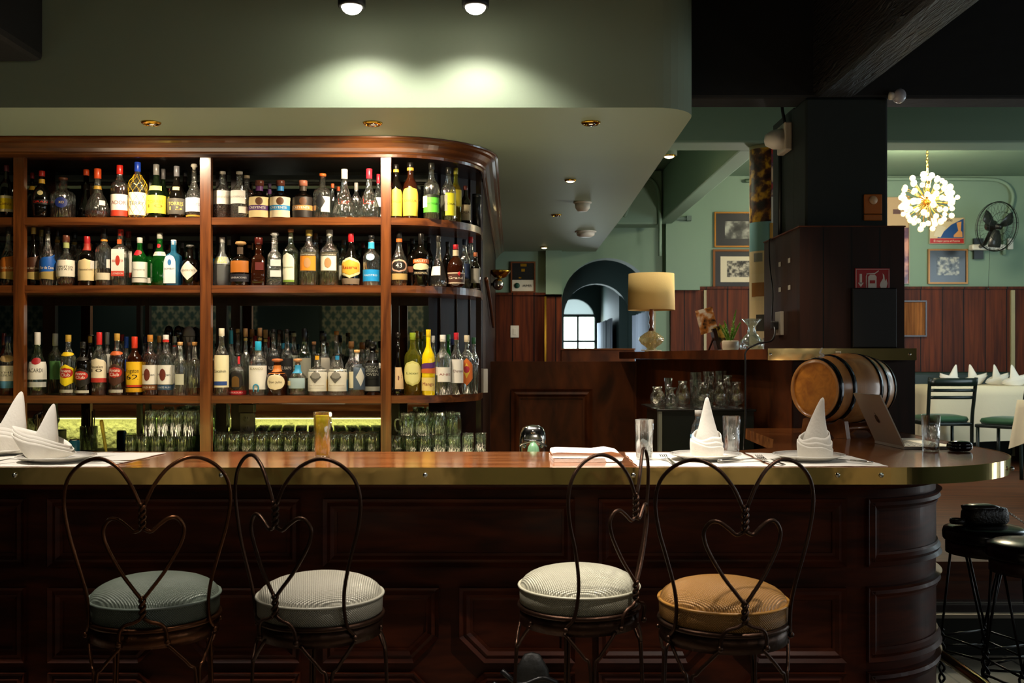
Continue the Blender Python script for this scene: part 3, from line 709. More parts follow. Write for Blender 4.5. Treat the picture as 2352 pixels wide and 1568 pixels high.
# handbag on it
hb = thing('handbag', 'small dark quilted handbag with a chain strap lying on the black stool', 'handbag', (ax(2262, 4.3), 4.3, .739), .12)
mb = MB(); bagm = mat('dark_bag_leather', '1a1512', .35, bump=.5, bscale=90)
mb.lathe([(.001, 0), (.5, .0), (.56, .15), (.55, .6), (.5, .9), (.3, 1.0), (.001, 1.02)], n=28, sq=.35, M=S4(.17, .10, .075))
mb.build('bag_body', bagm, hb)
mb = MB(); mb.lathe([(.001, .0), (.5, .01), (.52, .2), (.3, .32), (.001, .34)], n=24, sq=.3, M=Matrix.Translation((-.02, 0, .06)) @ S4(.15, .09, .07)); mb.build('flap', mat('bag_flap', '2a221c', .2), hb)
mb = MB(); pts = crom([(.075, -.02, .05), (.095, -.03, .045), (.11, -.05, .03), (.13, -.075, .012), (.15, -.08, .006)], 6)
for i, p in enumerate(pts[:-1]): mb.tube([p+Vector((.004*math.cos(a), .003*math.sin(a)*(i % 2), .004*math.sin(a)*(1-i % 2))) for a in [2*math.pi*j/8 for j in range(8)]], .0013, 5, closed=True)
mb.build('chain_strap', CHROME, hb)
MB().lathe([(.001, 0), (.03, 0), (.034, .012), (.03, .022), (.028, .022), (.03, .012), (.001, .004)], c=(-.125, .0, 0), n=20).build('strap_loop', bagm, hb)
# dark backpack at the bar foot
bp = thing('backpack', 'black backpack slumped on the floor against the bar front', 'bag', (ax(1215, 3.295), 3.295, 0), 0)
def lump(sc, seed, n=28):
    random.seed(seed); mb = MB(); mb.sphere((0, 0, 0), 1, n)
    ph = [random.uniform(0, 6) for _ in range(6)]
    mb.v = [tuple(Vector(v)*(1+.07*math.sin(3*v[0]+ph[0]+4*v[2])+.06*math.sin(5*v[2]+ph[1]+3*v[1])+.05*math.sin(7*v[0]+5*v[1]+ph[2]))) for v in mb.v]
    mb.v = [(v[0]*sc[0], v[1]*sc[1], v[2]*sc[2]+sc[2]) for v in mb.v]; return mb
nyl = mat('black_nylon', '12120f', .5, bump=.4, bscale=25)
lump((.10, .052, .20), 3).build('bag_body', nyl, bp)
MB().lathe([(.001, 0), (.35, .02), (.5, .2), (.42, .6), (.2, .95), (.001, 1.0)], n=20, M=Matrix.Translation((.01, 0, .34)) @ S4(.13, .055, .14)).build('top_pouch', nyl, bp)
MB().tube(crom([(-.09, -.07, .44), (-.03, -.085, .40), (.04, -.085, .42), (.09, -.07, .40)], 6), .01, 6).tube(crom([(-.11, -.06, .40), (-.14, -.07, .3), (-.12, -.07, .15)], 6), .008, 6).build('strap', BLACKP, bp)
# ------------------------------------------------------------ bottles
CLEAR = glass('clear_glass', (.92, .95, .93), 4.2, .08, .03, 'd8e0da', streak=.8, cap=.7)
CUT = glass('cut_glass', (.84, .87, .86), 3.6, .05, .08, 'c4c8c4', relief=95, cap=.6)
GREENG = glass('green_bottle_glass', (.10, .50, .15), 1.2, body=.35, bodycol='1c7a2a')
PALEG = glass('pale_green_glass', (.72, .85, .74), 3.2, .05, .02, 'a8c8a8', streak=.6, cap=.6)
BLUEG = glass('pale_blue_glass', (.22, .62, .86), 1.2, body=.35, bodycol='4fb4e6')
DARKG = mat('dark_bottle_glass', '0a0705', .06, coat=.6)
DGREEN = mat('dark_green_bottle', '0c1609', .06, coat=.6)
BROWNG = mat('brown_bottle_glass', '2a1006', .06, coat=.6)
FROST = glass('frosted_bottle', (.72, .75, .75), 1, .25, .42, 'a9afaf')
YELG = glass('yellowish_glass', (.78, .82, .35), 1.2, body=.2, bodycol='a8a832')
YELS = mat('yellow_enamel', 'f2d414', .2, coat=.5)
def liq(name, tint, col, body=.4): return glass('liquid_'+name, tint, .6, .02, body, col)
LQ = {'amber': liq('amber', (.62, .22, .05), '8a3a10', .35), 'dark': mat('liquid_dark', '1c0803', .1), 'red': liq('red', (.5, .08, .03), '5a150c', .45),
      'water': glass('liquid_clear', (.88, .92, .9), .5), 'gold': liq('gold', (.95, .68, .12), 'd49a1c', .35), 'green': liq('green', (.6, .75, .3), '8a9a3a', .3), 'pale': liq('pale', (.8, .82, .6), '9a9a6a', .25)}
GL = {'c': CLEAR, 'x': CUT, 'g': GREENG, 'p': PALEG, 'b': BLUEG, 'd': DARKG, 'v': DGREEN, 'n': BROWNG, 'f': FROST, 'y': YELG, 'Y': YELS}
# profiles: (r, z) normalised to body radius 1 and total height 1 (without cap ... cap height share last)
PR = {
 'rum': [(.9, 0), (1, .012), (1, .58), (.97, .63), (.8, .68), (.5, .73), (.36, .78), (.33, .84), (.33, .985)],
 'slim': [(.9, 0), (1, .012), (1, .56), (.93, .62), (.66, .68), (.40, .75), (.34, .82), (.33, .985)],
 'squat': [(.92, 0), (1, .015), (1, .56), (.96, .62), (.78, .68), (.45, .72), (.34, .75), (.33, .975)],
 'round': [(.7, 0), (.93, .06), (1, .25), (1, .42), (.9, .55), (.6, .66), (.32, .72), (.28, .78), (.28, .975)],
 'bell': [(.9, 0), (1, .03), (.97, .12), (.82, .28), (.6, .43), (.40, .55), (.28, .64), (.25, .72), (.24, .985)],
 'cone': [(.9, 0), (1, .015), (.92, .3), (.84, .62), (.6, .68), (.42, .71), (.4, .76), (.38, .975)],
 'brandy': [(.85, 0), (.9, .01), (1, .12), (1, .40), (.9, .5), (.62, .60), (.40, .69), (.31, .76), (.29, .985)],
 'drop': [(.85, 0), (1, .08), (.96, .2), (.72, .38), (.42, .52), (.3, .62), (.27, .7), (.27, .985)],
 'sq': [(.95, 0), (1, .012), (1, .62), (.93, .67), (.6, .71), (.38, .74), (.34, .78), (.34, .985)],
 'lime': [(.85, 0), (.93, .01), (1, .3), (1, .55), (.85, .64), (.55, .71), (.4, .76), (.38, .82), (.4, .9), (.37, .985)],
 'tall': [(.9, 0), (1, .012), (1, .62), (.8, .68), (.45, .74), (.38, .8), (.37, .985)],
}
def rad_at(prof, z):
    for i in range(len(prof)-1):
        if prof[i][1] <= z <= prof[i+1][1]:
            t = (z-prof[i][1])/max(1e-6, prof[i+1][1]-prof[i][1]); return prof[i][0]+(prof[i+1][0]-prof[i][0])*t
    return prof[-1][0]
_S = {'rect': lambda t: 1, 'oval': lambda t: math.sqrt(max(0, 1-t*t)), 'diamond': lambda t: 1-abs(t), 'hex': lambda t: min(1, (1-abs(t))*2.2+.0),
      'arch': lambda t: 1 if t < .35 else math.sqrt(max(0, 1-((t-.35)/.65)**2)), 'swoosh': lambda t: 1, 'band': lambda t: 1}
def bend(x, z, R, sq, off, a0):
    """wrap a label point at sideways distance x, height z onto radius R turned by a0"""
    if sq:
        p = Vector((x, -R-off, z))
        if abs(x) > R*.96: p.y = -R*.9-off
    else:
        a = x/R; p = Vector(((R+off)*math.sin(a), -(R+off)*math.cos(a), z))
    c, s = math.cos(a0), math.sin(a0)
    return Vector((p.x*c-p.y*s, p.x*s+p.y*c, p.z))
def label_mesh(mb, x0, z0, w, h, shape, Rf, sq, off, a0):
    rows = {'rect': 6, 'band': 3, 'swoosh': 5}.get(shape, 12); cols = 16; vs = []
    for i in range(rows+1):
        t = -1+2*i/rows; hw = max(.001, w/2*_S[shape](t)); z = z0+h/2*t
        for j in range(cols+1):
            u = -1+2*j/cols; x = x0+hw*u; zz_ = z
            if shape == 'swoosh' and i == rows: zz_ += h*.28*(u*abs(u))+h*.05
            if shape == 'swoosh' and i == 0: zz_ += -h*.12*u
            vs.append(bend(x, zz_, Rf(zz_), sq, off, a0))
    n = cols+1
    mb.add(vs, [(i*n+j, i*n+j+1, (i+1)*n+j+1, (i+1)*n+j) for i in range(rows) for j in range(cols)], not sq)
NB = [0]; PLACED = []
def settle(px, D, r, shelf):
    """nearest depth at which a bottle of radius r stands clear of those already on the shelf"""
    ds = (0, .012, -.01, .024, .036) if D < 5.3 and px < 895 else (0, .012, -.012, .024, -.024, .04, -.04, .06, .08, .10, .13, .16, .19)
    for f in (1, .95, .9, .84):
        for d in ds:
            q = D+d; k = r*f; x = ax(px, q)
            if not (DF+.01+k <= q <= DM-.018-k) and d: continue
            if px < 895 and q-k < DF+.035 and any(x-k < ax(e, DF)+.055 and x+k > ax(e, DF) for e in (32, 460, 875)) and (d or f == 1): continue
            if all((x-a)**2+(q-b)**2 >= (k+c+.0006)**2 for a, b, c, s_ in PLACED if s_ == shelf):
                PLACED.append((x, q, k, shelf)); return q, f
    PLACED.append((ax(px, D), D, r*.84, shelf)); return D, .84
def bottle(px, top, wpx, shelf, D, shape, gl, liquid, level, cap, labels, desc, where, turn=None, capshape='screw', z0=None, group=None):
    """labels: (centre height share, height share, width share of diameter, shape, colour, text, text colour[, text size share][, sideways share])"""
    zb = z0 if z0 is not None else {1: S1, 2: S2, 3: S3}[shelf]
    Dn, fs_ = settle(px, D, wpx/2/F*D*.975, shelf); wpx *= fs_; D = Dn; x = ax(px, D); Ht = min(az(top, D)-zb, {1: TOPZ-S1, 2: S1-.038-S2, 3: S2-.038-S3}[shelf]-.004); R = wpx/2/F*D*.975; prof = PR[shape]; sq = 1 if shape in ('sq', 'cone', 'squatsq') else 0
    capz = {'screw': .115, 'wax': .17, 'wood': .05, 'mush': .09, 'cork': .055, 'stop': .09, 'long': .2, 'wide': .10, 'none': 0}[capshape]
    bt = 1-(capz if capshape not in ('screw', 'wax', 'long') else .0)
    if capshape in ('screw', 'wax', 'long'): bt = .985
    full = desc+' '+where
    t = thing('liquor_bottle', full, 'bottle', (x, D, zb+.0005), turn if turn is not None else math.atan2(-x, D)*.6, group)
    k = Ht*bt
    P_ = [(r*R, z*k) for r, z in prof]
    # subdivide profile for smoothness
    MB().lathe([(.001, P_[0][1])]+P_+[(.001, P_[-1][1])], n=32, sq=.45 if sq else 0).build('glass_body', GL[gl], t)
    if liquid and gl not in ('d', 'v', 'n', 'Y'):
        lp = [(max(.0005, r*R-.0025), z*k+.004) for r, z in prof if z < level]; rl = rad_at(prof, level)*R-.0025
        lp.append((max(.001, rl), level*k)); MB().lathe([(.001, lp[0][1])]+lp+[(.001, level*k)], n=18, sq=.45 if sq else 0).build('liquid', LQ[liquid], t)
    nr = prof[-1][0]*R; cm = mat('cap_'+cap, cap, .3, coat=.2)
    mb = MB()
    if capshape in ('screw', 'wax', 'long'):
        a = Ht*(1-capz); mb.lathe([(nr+.0008, a), (nr+.0018, a+.002), (nr+.0018, Ht-.002), (nr+.0006, Ht), (.001, Ht)], n=16)
        if capshape == 'screw': mb.lathe([(nr+.0024, a+.012), (nr+.0024, a+.014)], n=16)
    elif capshape == 'mush':
        rr = nr*1.75; mb.lathe([(nr*.8, k-.004), (nr*.9, k), (rr*.8, k+.002), (rr, k+(Ht-k)*.4), (rr*.85, k+(Ht-k)*.85), (.001, Ht)], n=18)
    elif capshape == 'wide':
        rr = nr*1.35; mb.lathe([(nr*.8, k-.01), (rr, k-.01), (rr, Ht-.002), (rr*.93, Ht), (.001, Ht)], n=18)
    elif capshape == 'stop':
        rr = nr*1.5; mb.lathe([(nr*.7, k-.005), (nr*.8, k+.004), (rr, k+(Ht-k)*.45), (rr*.8, k+(Ht-k)*.9), (.001, Ht)], n=8)
    elif capshape != 'none':
        mb.lathe([(nr*.9, k-.004), (nr*1.15, k), (nr*1.15, Ht-.001), (.001, Ht)], n=16)
    if capshape != 'none': mb.build('cap', cm, t)
    li = 0
    for lb in labels:
        ch, hh, ww, shp, col, txt, tcol = lb[:7]; ts = lb[7] if len(lb) > 7 else .5; sd = lb[8] if len(lb) > 8 else 0
        li += 1; Rf = lambda z: rad_at(prof, min(.98, max(.0, z/k)))*R*(1.0)
        rr = rad_at(prof, min(.97, ch))*R
        wd = ww*2*rr if not sq else min(ww*2*rr, 1.78*rr)
        off = .0010+.0006*li; mb = MB(); label_mesh(mb, sd*rr, ch*Ht, wd, hh*Ht, shp, Rf, sq, off, 0)
        o = mb.build('label', mat('label_'+col, col, .5), t)
        if txt:
            fr_ = .86 if shp in ('rect', 'band', 'swoosh', 'hex', 'arch') else .68
            lines = txt.split('/'); m_ = len(lines)
            for q, ln in enumerate(lines):
                zt = ch*Ht+(hh*Ht*ts*.95)*((m_-1)/2-q)/max(1, m_)*1.0*(1 if m_ > 1 else 0)
                vs, fs = text_mesh(ln, hh*Ht*ts/max(1, m_)*1.05, min(wd*fr_*min(1, .35+len(ln)*.13), 1.7*rr))
                if not vs: continue
                mb = MB(); mb.add([bend(x_+sd*rr, zt+y_, Rf(zt+y_) if not sq else rr, sq, off+.0007, 0) for x_, y_ in vs], fs)
                mb.build('lettering', mat('ink_'+tcol, tcol, .5), o)
    NB[0] += 1
    return t
D1, D2_, D3_ = 5.26, 5.37, 5.49
W1, W2, W3 = 'on the top shelf', 'on the second shelf', 'on the third shelf'
def L_(*a): return a
# --- top shelf, left bay
LATER = []
def B(px, top, wpx, shelf, D, *a, **k):
    if px < 895 and D > 5.3: LATER.append(((px, top, wpx, shelf, D)+a, k)); return None   # back rows find their place behind the front row
    return bottle(px, top, wpx, shelf, D, *a, **k)
B(15, 380, 31, 1, D1, 'rum', 'd', None, 0, '6a2a3c', [L_(.27, .30, 1.5, 'rect', 'e8dcb0', 'Cuesta', '7a2a1c', .3), L_(.27, .2, 1.3, 'rect', 'f0d21c', '', '')], 'maroon-capped dark bottle with yellow label', W1+' at the left edge')
B(74, 397, 24, 1, D3_, 'slim', 'd', None, 0, '8a1c14', [L_(.7, .08, 1.5, 'band', 'c0962c', '', '')], 'dark bottle with red cap and gold collar, behind', W1)
B(96, 393, 44, 1, D1, 'round', 'd', None, 0, 'a8241a', [L_(.78, .09, 1.6, 'band', 'd6a536', '', ''), L_(.33, .10, 1.0, 'rect', '0e0a08', 'GRAN', 'c8281c', .6), L_(.52, .10, .3, 'oval', 'd8c890', '', '')], 'dark round-bodied bottle with red top and gold neck medal', W1)
B(145, 408, 58, 1, D1, 'squat', 'c', 'dark', .36, '4a2c1c', [L_(.36, .26, .5, 'oval', '1a2a6a', 'XO', 'c8b060', .3)], 'broad clear flask half full of dark liquor, blue oval label', W1, capshape='wood')
B(198, 390, 44, 1, D2_, 'drop', 'd', None, 0, 'c8481c', [L_(.66, .10, 1.8, 'band', '2a1c0c', '', '')], 'dark teardrop bottle with an orange cap', W1)
B(224, 388, 56, 1, D1, 'drop', 'c', 'amber', .14, 'c8481c', [L_(.62, .07, 1.8, 'band', 'a8842c', '', ''), L_(.30, .10, .3, 'rect', 'd8d0c4', '', '', .5, .6)], 'clear teardrop decanter with an orange cap and little liquor left', W1, capshape='long')
B(275, 380, 40, 1, D1, 'rum', 'c', 'red', .6, 'c8281c', [L_(.28, .32, 1.4, 'rect', 'ece2d4', 'ADOR', '7a2418', .3), L_(.09, .11, 1.4, 'rect', 'c03a24', '', '')], 'reddish bottle with red cap and white label over a red band', W1, capshape='wax')
tb = B(316, 373, 40, 1, D1, 'rum', 'c', 'dark', .5, '1c3ea8', [L_(.25, .40, 1.4, 'rect', 'ece6da', 'TERRY', '1c2a2a', .22)], 'bottle with a blue cap wrapped in yellow netting', W1, capshape='wax')
Hh = az(373, D1)-S1; Rr = 20/F*D1; mb = MB()
for s in (1, -1):
    for k in range(8):
        pts = []
        for i in range(15):
            z = i/14*.78; a = k*math.pi/4+s*z*4.2; r = rad_at(PR['rum'], z)*Rr+.0018; pts.append((r*math.cos(a), r*math.sin(a), z*Hh))
        mb.tube(pts, .0008, 4)
mb.build('netting', mat('yellow_net', 'e0b81c', .5), tb)
B(359, 378, 44, 1, D1, 'brandy', 'v', None, 0, '6c6a66', [L_(.25, .33, 1.5, 'rect', 'efe04a', 'TORRES/10', '8a7a1c', .5), L_(.55, .09, .9, 'band', 'e8e07a', '', '')], 'dark green brandy bottle with a grey cap and bright yellow label', W1, capshape='long')
B(375, 388, 30, 1, D2_, 'brandy', 'v', None, 0, '5c5a5a', [], 'dark bottle with grey capsule behind the yellow-labelled brandy', W1, capshape='long')
B(406, 382, 41, 1, D1, 'brandy', 'd', None, 0, '6a6a6e', [L_(.22, .30, 1.4, 'rect', '55524c', 'TORRES/15', 'e0c860', .6), L_(.56, .07, .5, 'band', 'c8b48a', '', '')], 'black brandy bottle with a grey label', W1, capshape='long')
B(425, 392, 30, 1, D3_, 'slim', 'd', None, 0, '1c1a1a', [], 'black bottle at the back beside the post', W1)
B(446, 376, 38, 1, D1, 'brandy', 'x', 'amber', .4, 'c8c4b4', [L_(.24, .25, 1.5, 'rect', 'd8dcea', 'LEPANTO', '9a98a8', .25), L_(.04, .03, 1.6, 'band', 'c89a3c', '', '')], 'cut-glass decanter with a glass stopper and white label', W1, capshape='stop')
# --- top shelf, middle bay
B(511, 394, 41, 1, D1, 'rum', 'x', 'red', .42, 'b4b0a4', [L_(.44, .28, 1.2, 'rect', 'e8e6e0', 'LA VENENOSA', 'a8a49c', .2), L_(.40, .18, .5, 'rect', 'ddd8cc', '', '', .5, .9)], 'hobnail bottle with a white label over red-brown spirit', W1, capshape='wood')
B(550, 394, 40, 1, D1, 'rum', 'x', None, 0, 'b4b0a4', [L_(.44, .28, 1.0, 'rect', 'e8e6e0', 'LA VENENOSA', 'a8a49c', .2, -.2), L_(.17, .14, .8, 'rect', 'ddd8cc', '', '', .5, .8)], 'empty hobnail bottle with a white label', W1, capshape='wood')
B(567, 403, 36, 1, D2_, 'rum', 'x', 'amber', .7, 'a8987c', [], 'hobnail bottle of amber spirit standing behind', W1, capshape='wood')
def crey(px, nc, bc, lc, cap, desc):
    t = B(px, 415, 47, 1, D1, 'squat', 'd', None, 0, cap, [L_(.80, .15, 1.5, 'band', nc, '', ''), L_(.28, .53, 1.46, 'rect', lc, '', ''), L_(.26, .13, 1.48, 'band', bc, 'CREYENTE', 'f0e8d8', .62), L_(.43, .2, .35, 'oval', '5a3a22', '', '', .5, .2)], desc, W1, capshape='wide', turn=0)
crey(596, '5c2a66', '4c2a64', 'd8c490', '5a3024', 'squat black bottle with a purple band across its cream label')
crey(644, '2a7cb8', '2a86c0', 'e6d8b8', '5a3024', 'squat black bottle with a blue band across its cream label')
crey(696, '3a3026', 'b8844a', '241f1c', 'a86a54', 'squat black bottle with a black label and copper cap')
B(619, 422, 22, 1, D3_, 'slim', 'c', None, 0, '3c2a44', [L_(.8, .12, 1.4, 'band', '5c2a66', '', '')], 'bottle with purple neck label at the back between the squat pair', W1)
B(741, 399, 46, 1, D1, 'squat', 'c', 'water', .5, 'c8642c', [L_(.30, .34, .5, 'rect', 'c8c8c0', '', '', .5, .4), L_(.36, .4, .55, 'diamond', '1c1e20', '', '', .5, -.2)], 'clear round-shouldered bottle with an orange neck seal and black tree print', W1, capshape='wood')
B(764, 422, 20, 1, D2_, 'slim', 'c', 'water', .6, 'c85a30', [], 'clear bottle with an orange top behind the tree-print one', W1)
B(777, 429, 20, 1, D3_, 'slim', 'c', 'water', .6, 'c85a30', [], 'shorter clear bottle with an orange top at the back', W1)
B(791, 389, 58, 1, D1, 'bell', 'c', 'water', .5, 'd2d0ca', [L_(.38, .001, .01, 'band', 'c8281c', '', '')], 'bell-shaped clear bottle with a long white capsule', W1, capshape='long')
B(848, 388, 54, 1, D1, 'bell', 'c', 'water', .4, 'c82838', [], 'bell-shaped clear bottle with a long red capsule', W1, capshape='long')
for px in (786, 836):
    vs, fs = text_mesh('Licor', .04, .058); o = MB(); o.add([(x, -.040+abs(x)*.25, y+.085) for x, y in vs], fs)
    t_ = [q for q in scene.objects if q.type == 'EMPTY' and q.get('label', '').startswith('bell-shaped')][0 if px < 800 else 1]
    o.build('lettering', mat('ink_c8281c', 'c8281c', .5), t_)
B(818, 420, 24, 1, D2_, 'slim', 'c', 'water', .5, '8a8a86', [], 'clear bottle with a dull grey capsule between the bell-shaped pair', W1, capshape='long')
B(869, 400, 20, 1, D2_, 'slim', 'c', 'water', .5, 'c82838', [L_(.4, .2, 1.2, 'rect', 'e8e4dc', '', '')], 'clear bottle with a red capsule half hidden by the post', W1, capshape='long')
# --- top shelf, round end
B(910, 378, 29, 1, D1, 'lime', 'd', None, 0, '141210', [L_(.30, .52, 1.3, 'arch', 'f0c84c', 'KAHLUA', 'b85a1c', .12), L_(.88, .05, 1.5, 'band', 'd8a838', '', '')], 'dark coffee liqueur bottle with a yellow arched label beside the post', W1)
B(943, 374, 36, 1, D1, 'lime', 'n', None, 0, '141210', [L_(.30, .52, 1.3, 'arch', 'f0c84c', 'KAHLUA', 'b85a1c', .12), L_(.88, .05, 1.5, 'band', 'd8a838', '', '')], 'taller dark coffee liqueur bottle with a yellow arched label', W1)
B(991, 375, 37, 1, D1+.02, 'slim', 'c', 'green', .3, '20201c', [L_(.26, .30, 1.25, 'rect', '5cc83c', 'CHARTREUSE', '1c2e16', .15), L_(.40, .05, 1.25, 'band', '26301e', '', ''), L_(.3, .2, .5, 'rect', 'e6e2d6', '', '', .5, -1)], 'clear liqueur bottle with a bright green label', W1+' round end')
B(1030, 385, 35, 1, D1+.09, 'slim', 'c', 'green', .3, '20201c', [L_(.3, .42, .9, 'rect', 'd0cc2c', 'CHAR', '1c1c14', .12, .5), L_(.32, .3, .7, 'rect', '8a8a7c', '', '', .5, -.8)], 'clear liqueur bottle with a yellow label', W1+' round end')
B(1047, 386, 28, 1, D1+.20, 'slim', 'y', 'gold', .7, '9a9a2c', [L_(.45, .3, 1.2, 'rect', 'b8a82c', '', '')], 'amber bottle with a yellow-green cap behind the yellow-labelled one', W1)
B(1069, 427, 26, 1, D1+.20, 'slim', 'd', None, 0, '5a1c16', [L_(.3, .4, 1.1, 'rect', 'b8a888', 'CREA', '3a3026', .2)], 'dark bottle with a dull red cap and cream label', W1+' round end')
t = thing('bottle_tube', 'tall black cylindrical bottle tube at the round end of the top shelf', 'tube', (ax(1095, 5.6), 5.6, S1+.0005))
MB().lathe([(.001, 0), (.026, 0), (.026, .165), (.024, .168), (.001, .168)], n=24).build('tube_body', mat('black_card', '121416', .3), t)
MB().lathe([(.001, .168), (.0265, .168), (.0265, .185), (.001, .186)], n=24).build('lid', mat('dark_lid', '1e2224', .3), t)
# --- second shelf, left bay
def fdc(px, w, gl, lq, cap, c1, c2, desc, D=D1):
    B(px, 522, w, 2, D, 'brandy', gl, lq, .6, cap, [L_(.30, .34, 1.45, 'swoosh', c1, 'Flor de Cana', 'f0e2c4', .28), L_(.17, .12, 1.45, 'swoosh', c2, '', '')], desc, W2)
fdc(19, 35, 'c', 'dark', '1a1814', 'b86a24', 'c8a860', 'rum bottle with an orange swooping label, at the left edge')
fdc(77, 33, 'd', None, 'a8924c', '4a2814', 'b09a5c', 'dark rum bottle with gold cap and brown swooping label')
fdc(110, 37, 'c', 'water', '1c1a18', '1c5ab0', 'b09a5c', 'clear rum bottle with a black cap and blue swooping label')
B(95, 528, 26, 2, D2_, 'slim', 'c', 'amber', .5, '8a7838', [], 'bottle with a dull gold cap between the swooping-label pair', W2)
B(132, 528, 30, 2, D2_, 'slim', 'c', 'water', .4, '14120e', [L_(.8, .05, 1.5, 'band', 'a88c3c', '', '')], 'clear bottle with a black cap just behind the blue-labelled rum', W2)
B(152, 541, 43, 2, D1, 'round', 'c', 'amber', .17, '6a3c2c', [L_(.34, .33, 1.25, 'rect', 'e8e2d2', 'APPLETON/ESTATE', '2a2a26', .32), L_(.82, .14, 1.6, 'band', 'a8b070', '', '')], 'clear bottle with a copper cap, green neck label and white label', W2, capshape='wide')
B(171, 528, 32, 2, D3_, 'slim', 'c', 'water', .4, '14120e', [L_(.8, .05, 1.5, 'band', 'a88c3c', '', '')], 'clear bottle with a black cap behind the green-necked one', W2)
B(182, 560, 30, 2, D2_, 'slim', 'c', 'amber', .2, '2c2a22', [L_(.4, .3, 1.2, 'rect', '8a92a8', '', '')], 'clear bottle with a bluish label tucked behind', W2)
B(200, 543, 39, 2, D1, 'rum', 'd', None, 0, 'a82024', [L_(.32, .44, 1.2, 'arch', 'e0cc9c', 'Matusalem', '3a2a1c', .12, -.1), L_(.78, .14, 1.4, 'band', 'a83428', '', ''), L_(.42, .16, .6, 'rect', 'd8d4cc', '', '', .5, 1.1)], 'dark bottle sealed in red wax with a cream label', W2, capshape='wax')
B(239, 525, 39, 2, D1, 'rum', 'c', 'dark', .30, '16140f', [L_(.16, .12, 1.45, 'rect', 'd8ceb4', '', ''), L_(.79, .03, 1.5, 'band', 'd88a2c', '', ''), L_(.38, .15, .5, 'rect', 'd8d4cc', '', '', .5, .9)], 'clear bottle with a tall black cap and low cream label', W2, capshape='wax')
B(277, 527, 34, 2, D1, 'sq', 'c', 'water', .5, 'b02c20', [L_(.43, .42, 1.5, 'rect', 'ece8de', 'BEEFEATER', 'c03020', .13), L_(.21, .09, 1.5, 'rect', 'd04838', 'LONDON', 'f0e8e0', .5), L_(.44, .18, .3, 'oval', 'b83828', '', ''), L_(.78, .08, 1.4, 'band', 'c86030', '', '')], 'clear gin bottle with a red cap and white and red label', W2, turn=0)
B(295, 532, 32, 2, D2_, 'sq', 'c', 'water', .5, '8c2018', [L_(.43, .42, 1.3, 'rect', 'd8d4cc', '', ''), L_(.21, .09, 1.3, 'rect', 'b83828', '', '')], 'second red-capped gin bottle just behind the first', W2, turn=0)
B(321, 546, 34, 2, D1, 'slim', 'g', None, 0, 'c4c2ba', [L_(.33, .32, 1.4, 'rect', 'e4e4da', 'Tanqueray', '7a7a74', .16), L_(.11, .09, 1.4, 'rect', 'd4d2c8', '', ''), L_(.68, .12, .9, 'oval', 'b81c28', '', '', .5, -.4)], 'green gin bottle with silver cap, red seal and white label', W2, capshape='screw')
B(345, 560, 30, 2, D2_, 'slim', 'g', None, 0, 'a8a69c', [L_(.15, .12, 1.0, 'rect', 'd8d6cc', '', '')], 'green bottle tucked behind between the two green gins', W2)
B(367, 535, 42, 2, D1, 'brandy', 'g', None, 0, 'a8a89c', [L_(.60, .08, 1.6, 'band', 'd8dccc', 'No. TEN', '7a8a74', .6), L_(.75, .08, .6, 'oval', 'c02430', '', '', .5, -.2)], 'fluted bright green gin bottle with a white band at its shoulder', W2, capshape='screw')
B(399, 551, 40, 2, D1, 'sq', 'b', None, 0, 'c8ccd8', [L_(.36, .62, .85, 'arch', 'e6eef2', 'BOMBAY', '2a3a52', .09, -.25), L_(.5, .13, .26, 'oval', '3a78b8', '', '', .5, -.25)], 'pale blue square gin bottle with a white arched label', W2, turn=0)
B(437, 562, 44, 2, D1, 'squat', 'd', None, 0, '5a5a58', [L_(.36, .46, 1.15, 'diamond', 'ece6d6', "HENDRICK'S", '8a8478', .13)], 'squat black gin bottle with a white diamond label', W2, capshape='stop', turn=0)
B(418, 558, 22, 2, D3_, 'slim', 'd', None, 0, '7a7a78', [], 'dark slim bottle behind the blue and black gins', W2)
# --- second shelf, middle bay
B(510, 545, 41, 2, D1, 'brandy', 'f', None, 0, 'c0c0bc', [L_(.50, .001, .01, 'band', 'a9afaf', '', ''), L_(.52, .16, 1.45, 'rect', 'a4aaaa', 'ABSOLUT/CITRON', 'e0dc20', .95)], 'frosted vodka bottle with yellow lettering', W2, capshape='screw', turn=0)
B(526, 551, 24, 2, D2_, 'slim', 'v', None, 0, '8a8a84', [], 'dark green bottle behind the frosted vodka', W2)
B(553, 554, 46, 2, D1, 'squat', 'd', None, 0, 'b89060', [L_(.42, .26, 1.1, 'rect', 'a8621c', '', ''), L_(.17, .17, 1.5, 'rect', '1c1a22', 'GENERACIONES', 'b8b4b4', .3), L_(.78, .16, .9, 'rect', '4a3a2c', '', '')], 'squat black bottle with a wooden stopper and copper-coloured windows', W2, capshape='mush', turn=0)
B(573, 563, 28, 2, D3_, 'slim', 'd', None, 0, '9a6a3c', [], 'dark bottle with wooden cap at the back', W2, capshape='cork')
B(594, 546, 40, 2, D1, 'cone', 'n', None, 0, '5a1c18', [L_(.40, .16, .6, 'rect', '5a1c18', '', '', .5, .2)], 'dark tapered bottle with a wide dark red cap', W2, capshape='wide')
B(631, 533, 42, 2, D1, 'cone', 'x', 'water', .5, 'b8bab8', [L_(.42, .12, .7, 'rect', 'c4c6c2', '', '', .5, .2), L_(.22, .12, .7, 'rect', 'c4c6c2', '', '', .5, .2)], 'tall diamond-cut decanter with a faceted stopper', W2, capshape='stop')
B(668, 526, 39, 2, D1, 'rum', 'p', 'pale', .58, 'a8693c', [L_(.32, .50, .9, 'arch', 'e2e0c8', 'Reposado', '5a6a3c', .09, -.4), L_(.08, .04, .8, 'rect', '7a9a3c', '', '', .5, -.3)], 'pale green bottle with an orange-wood cap and tall white label', W2, capshape='wood')
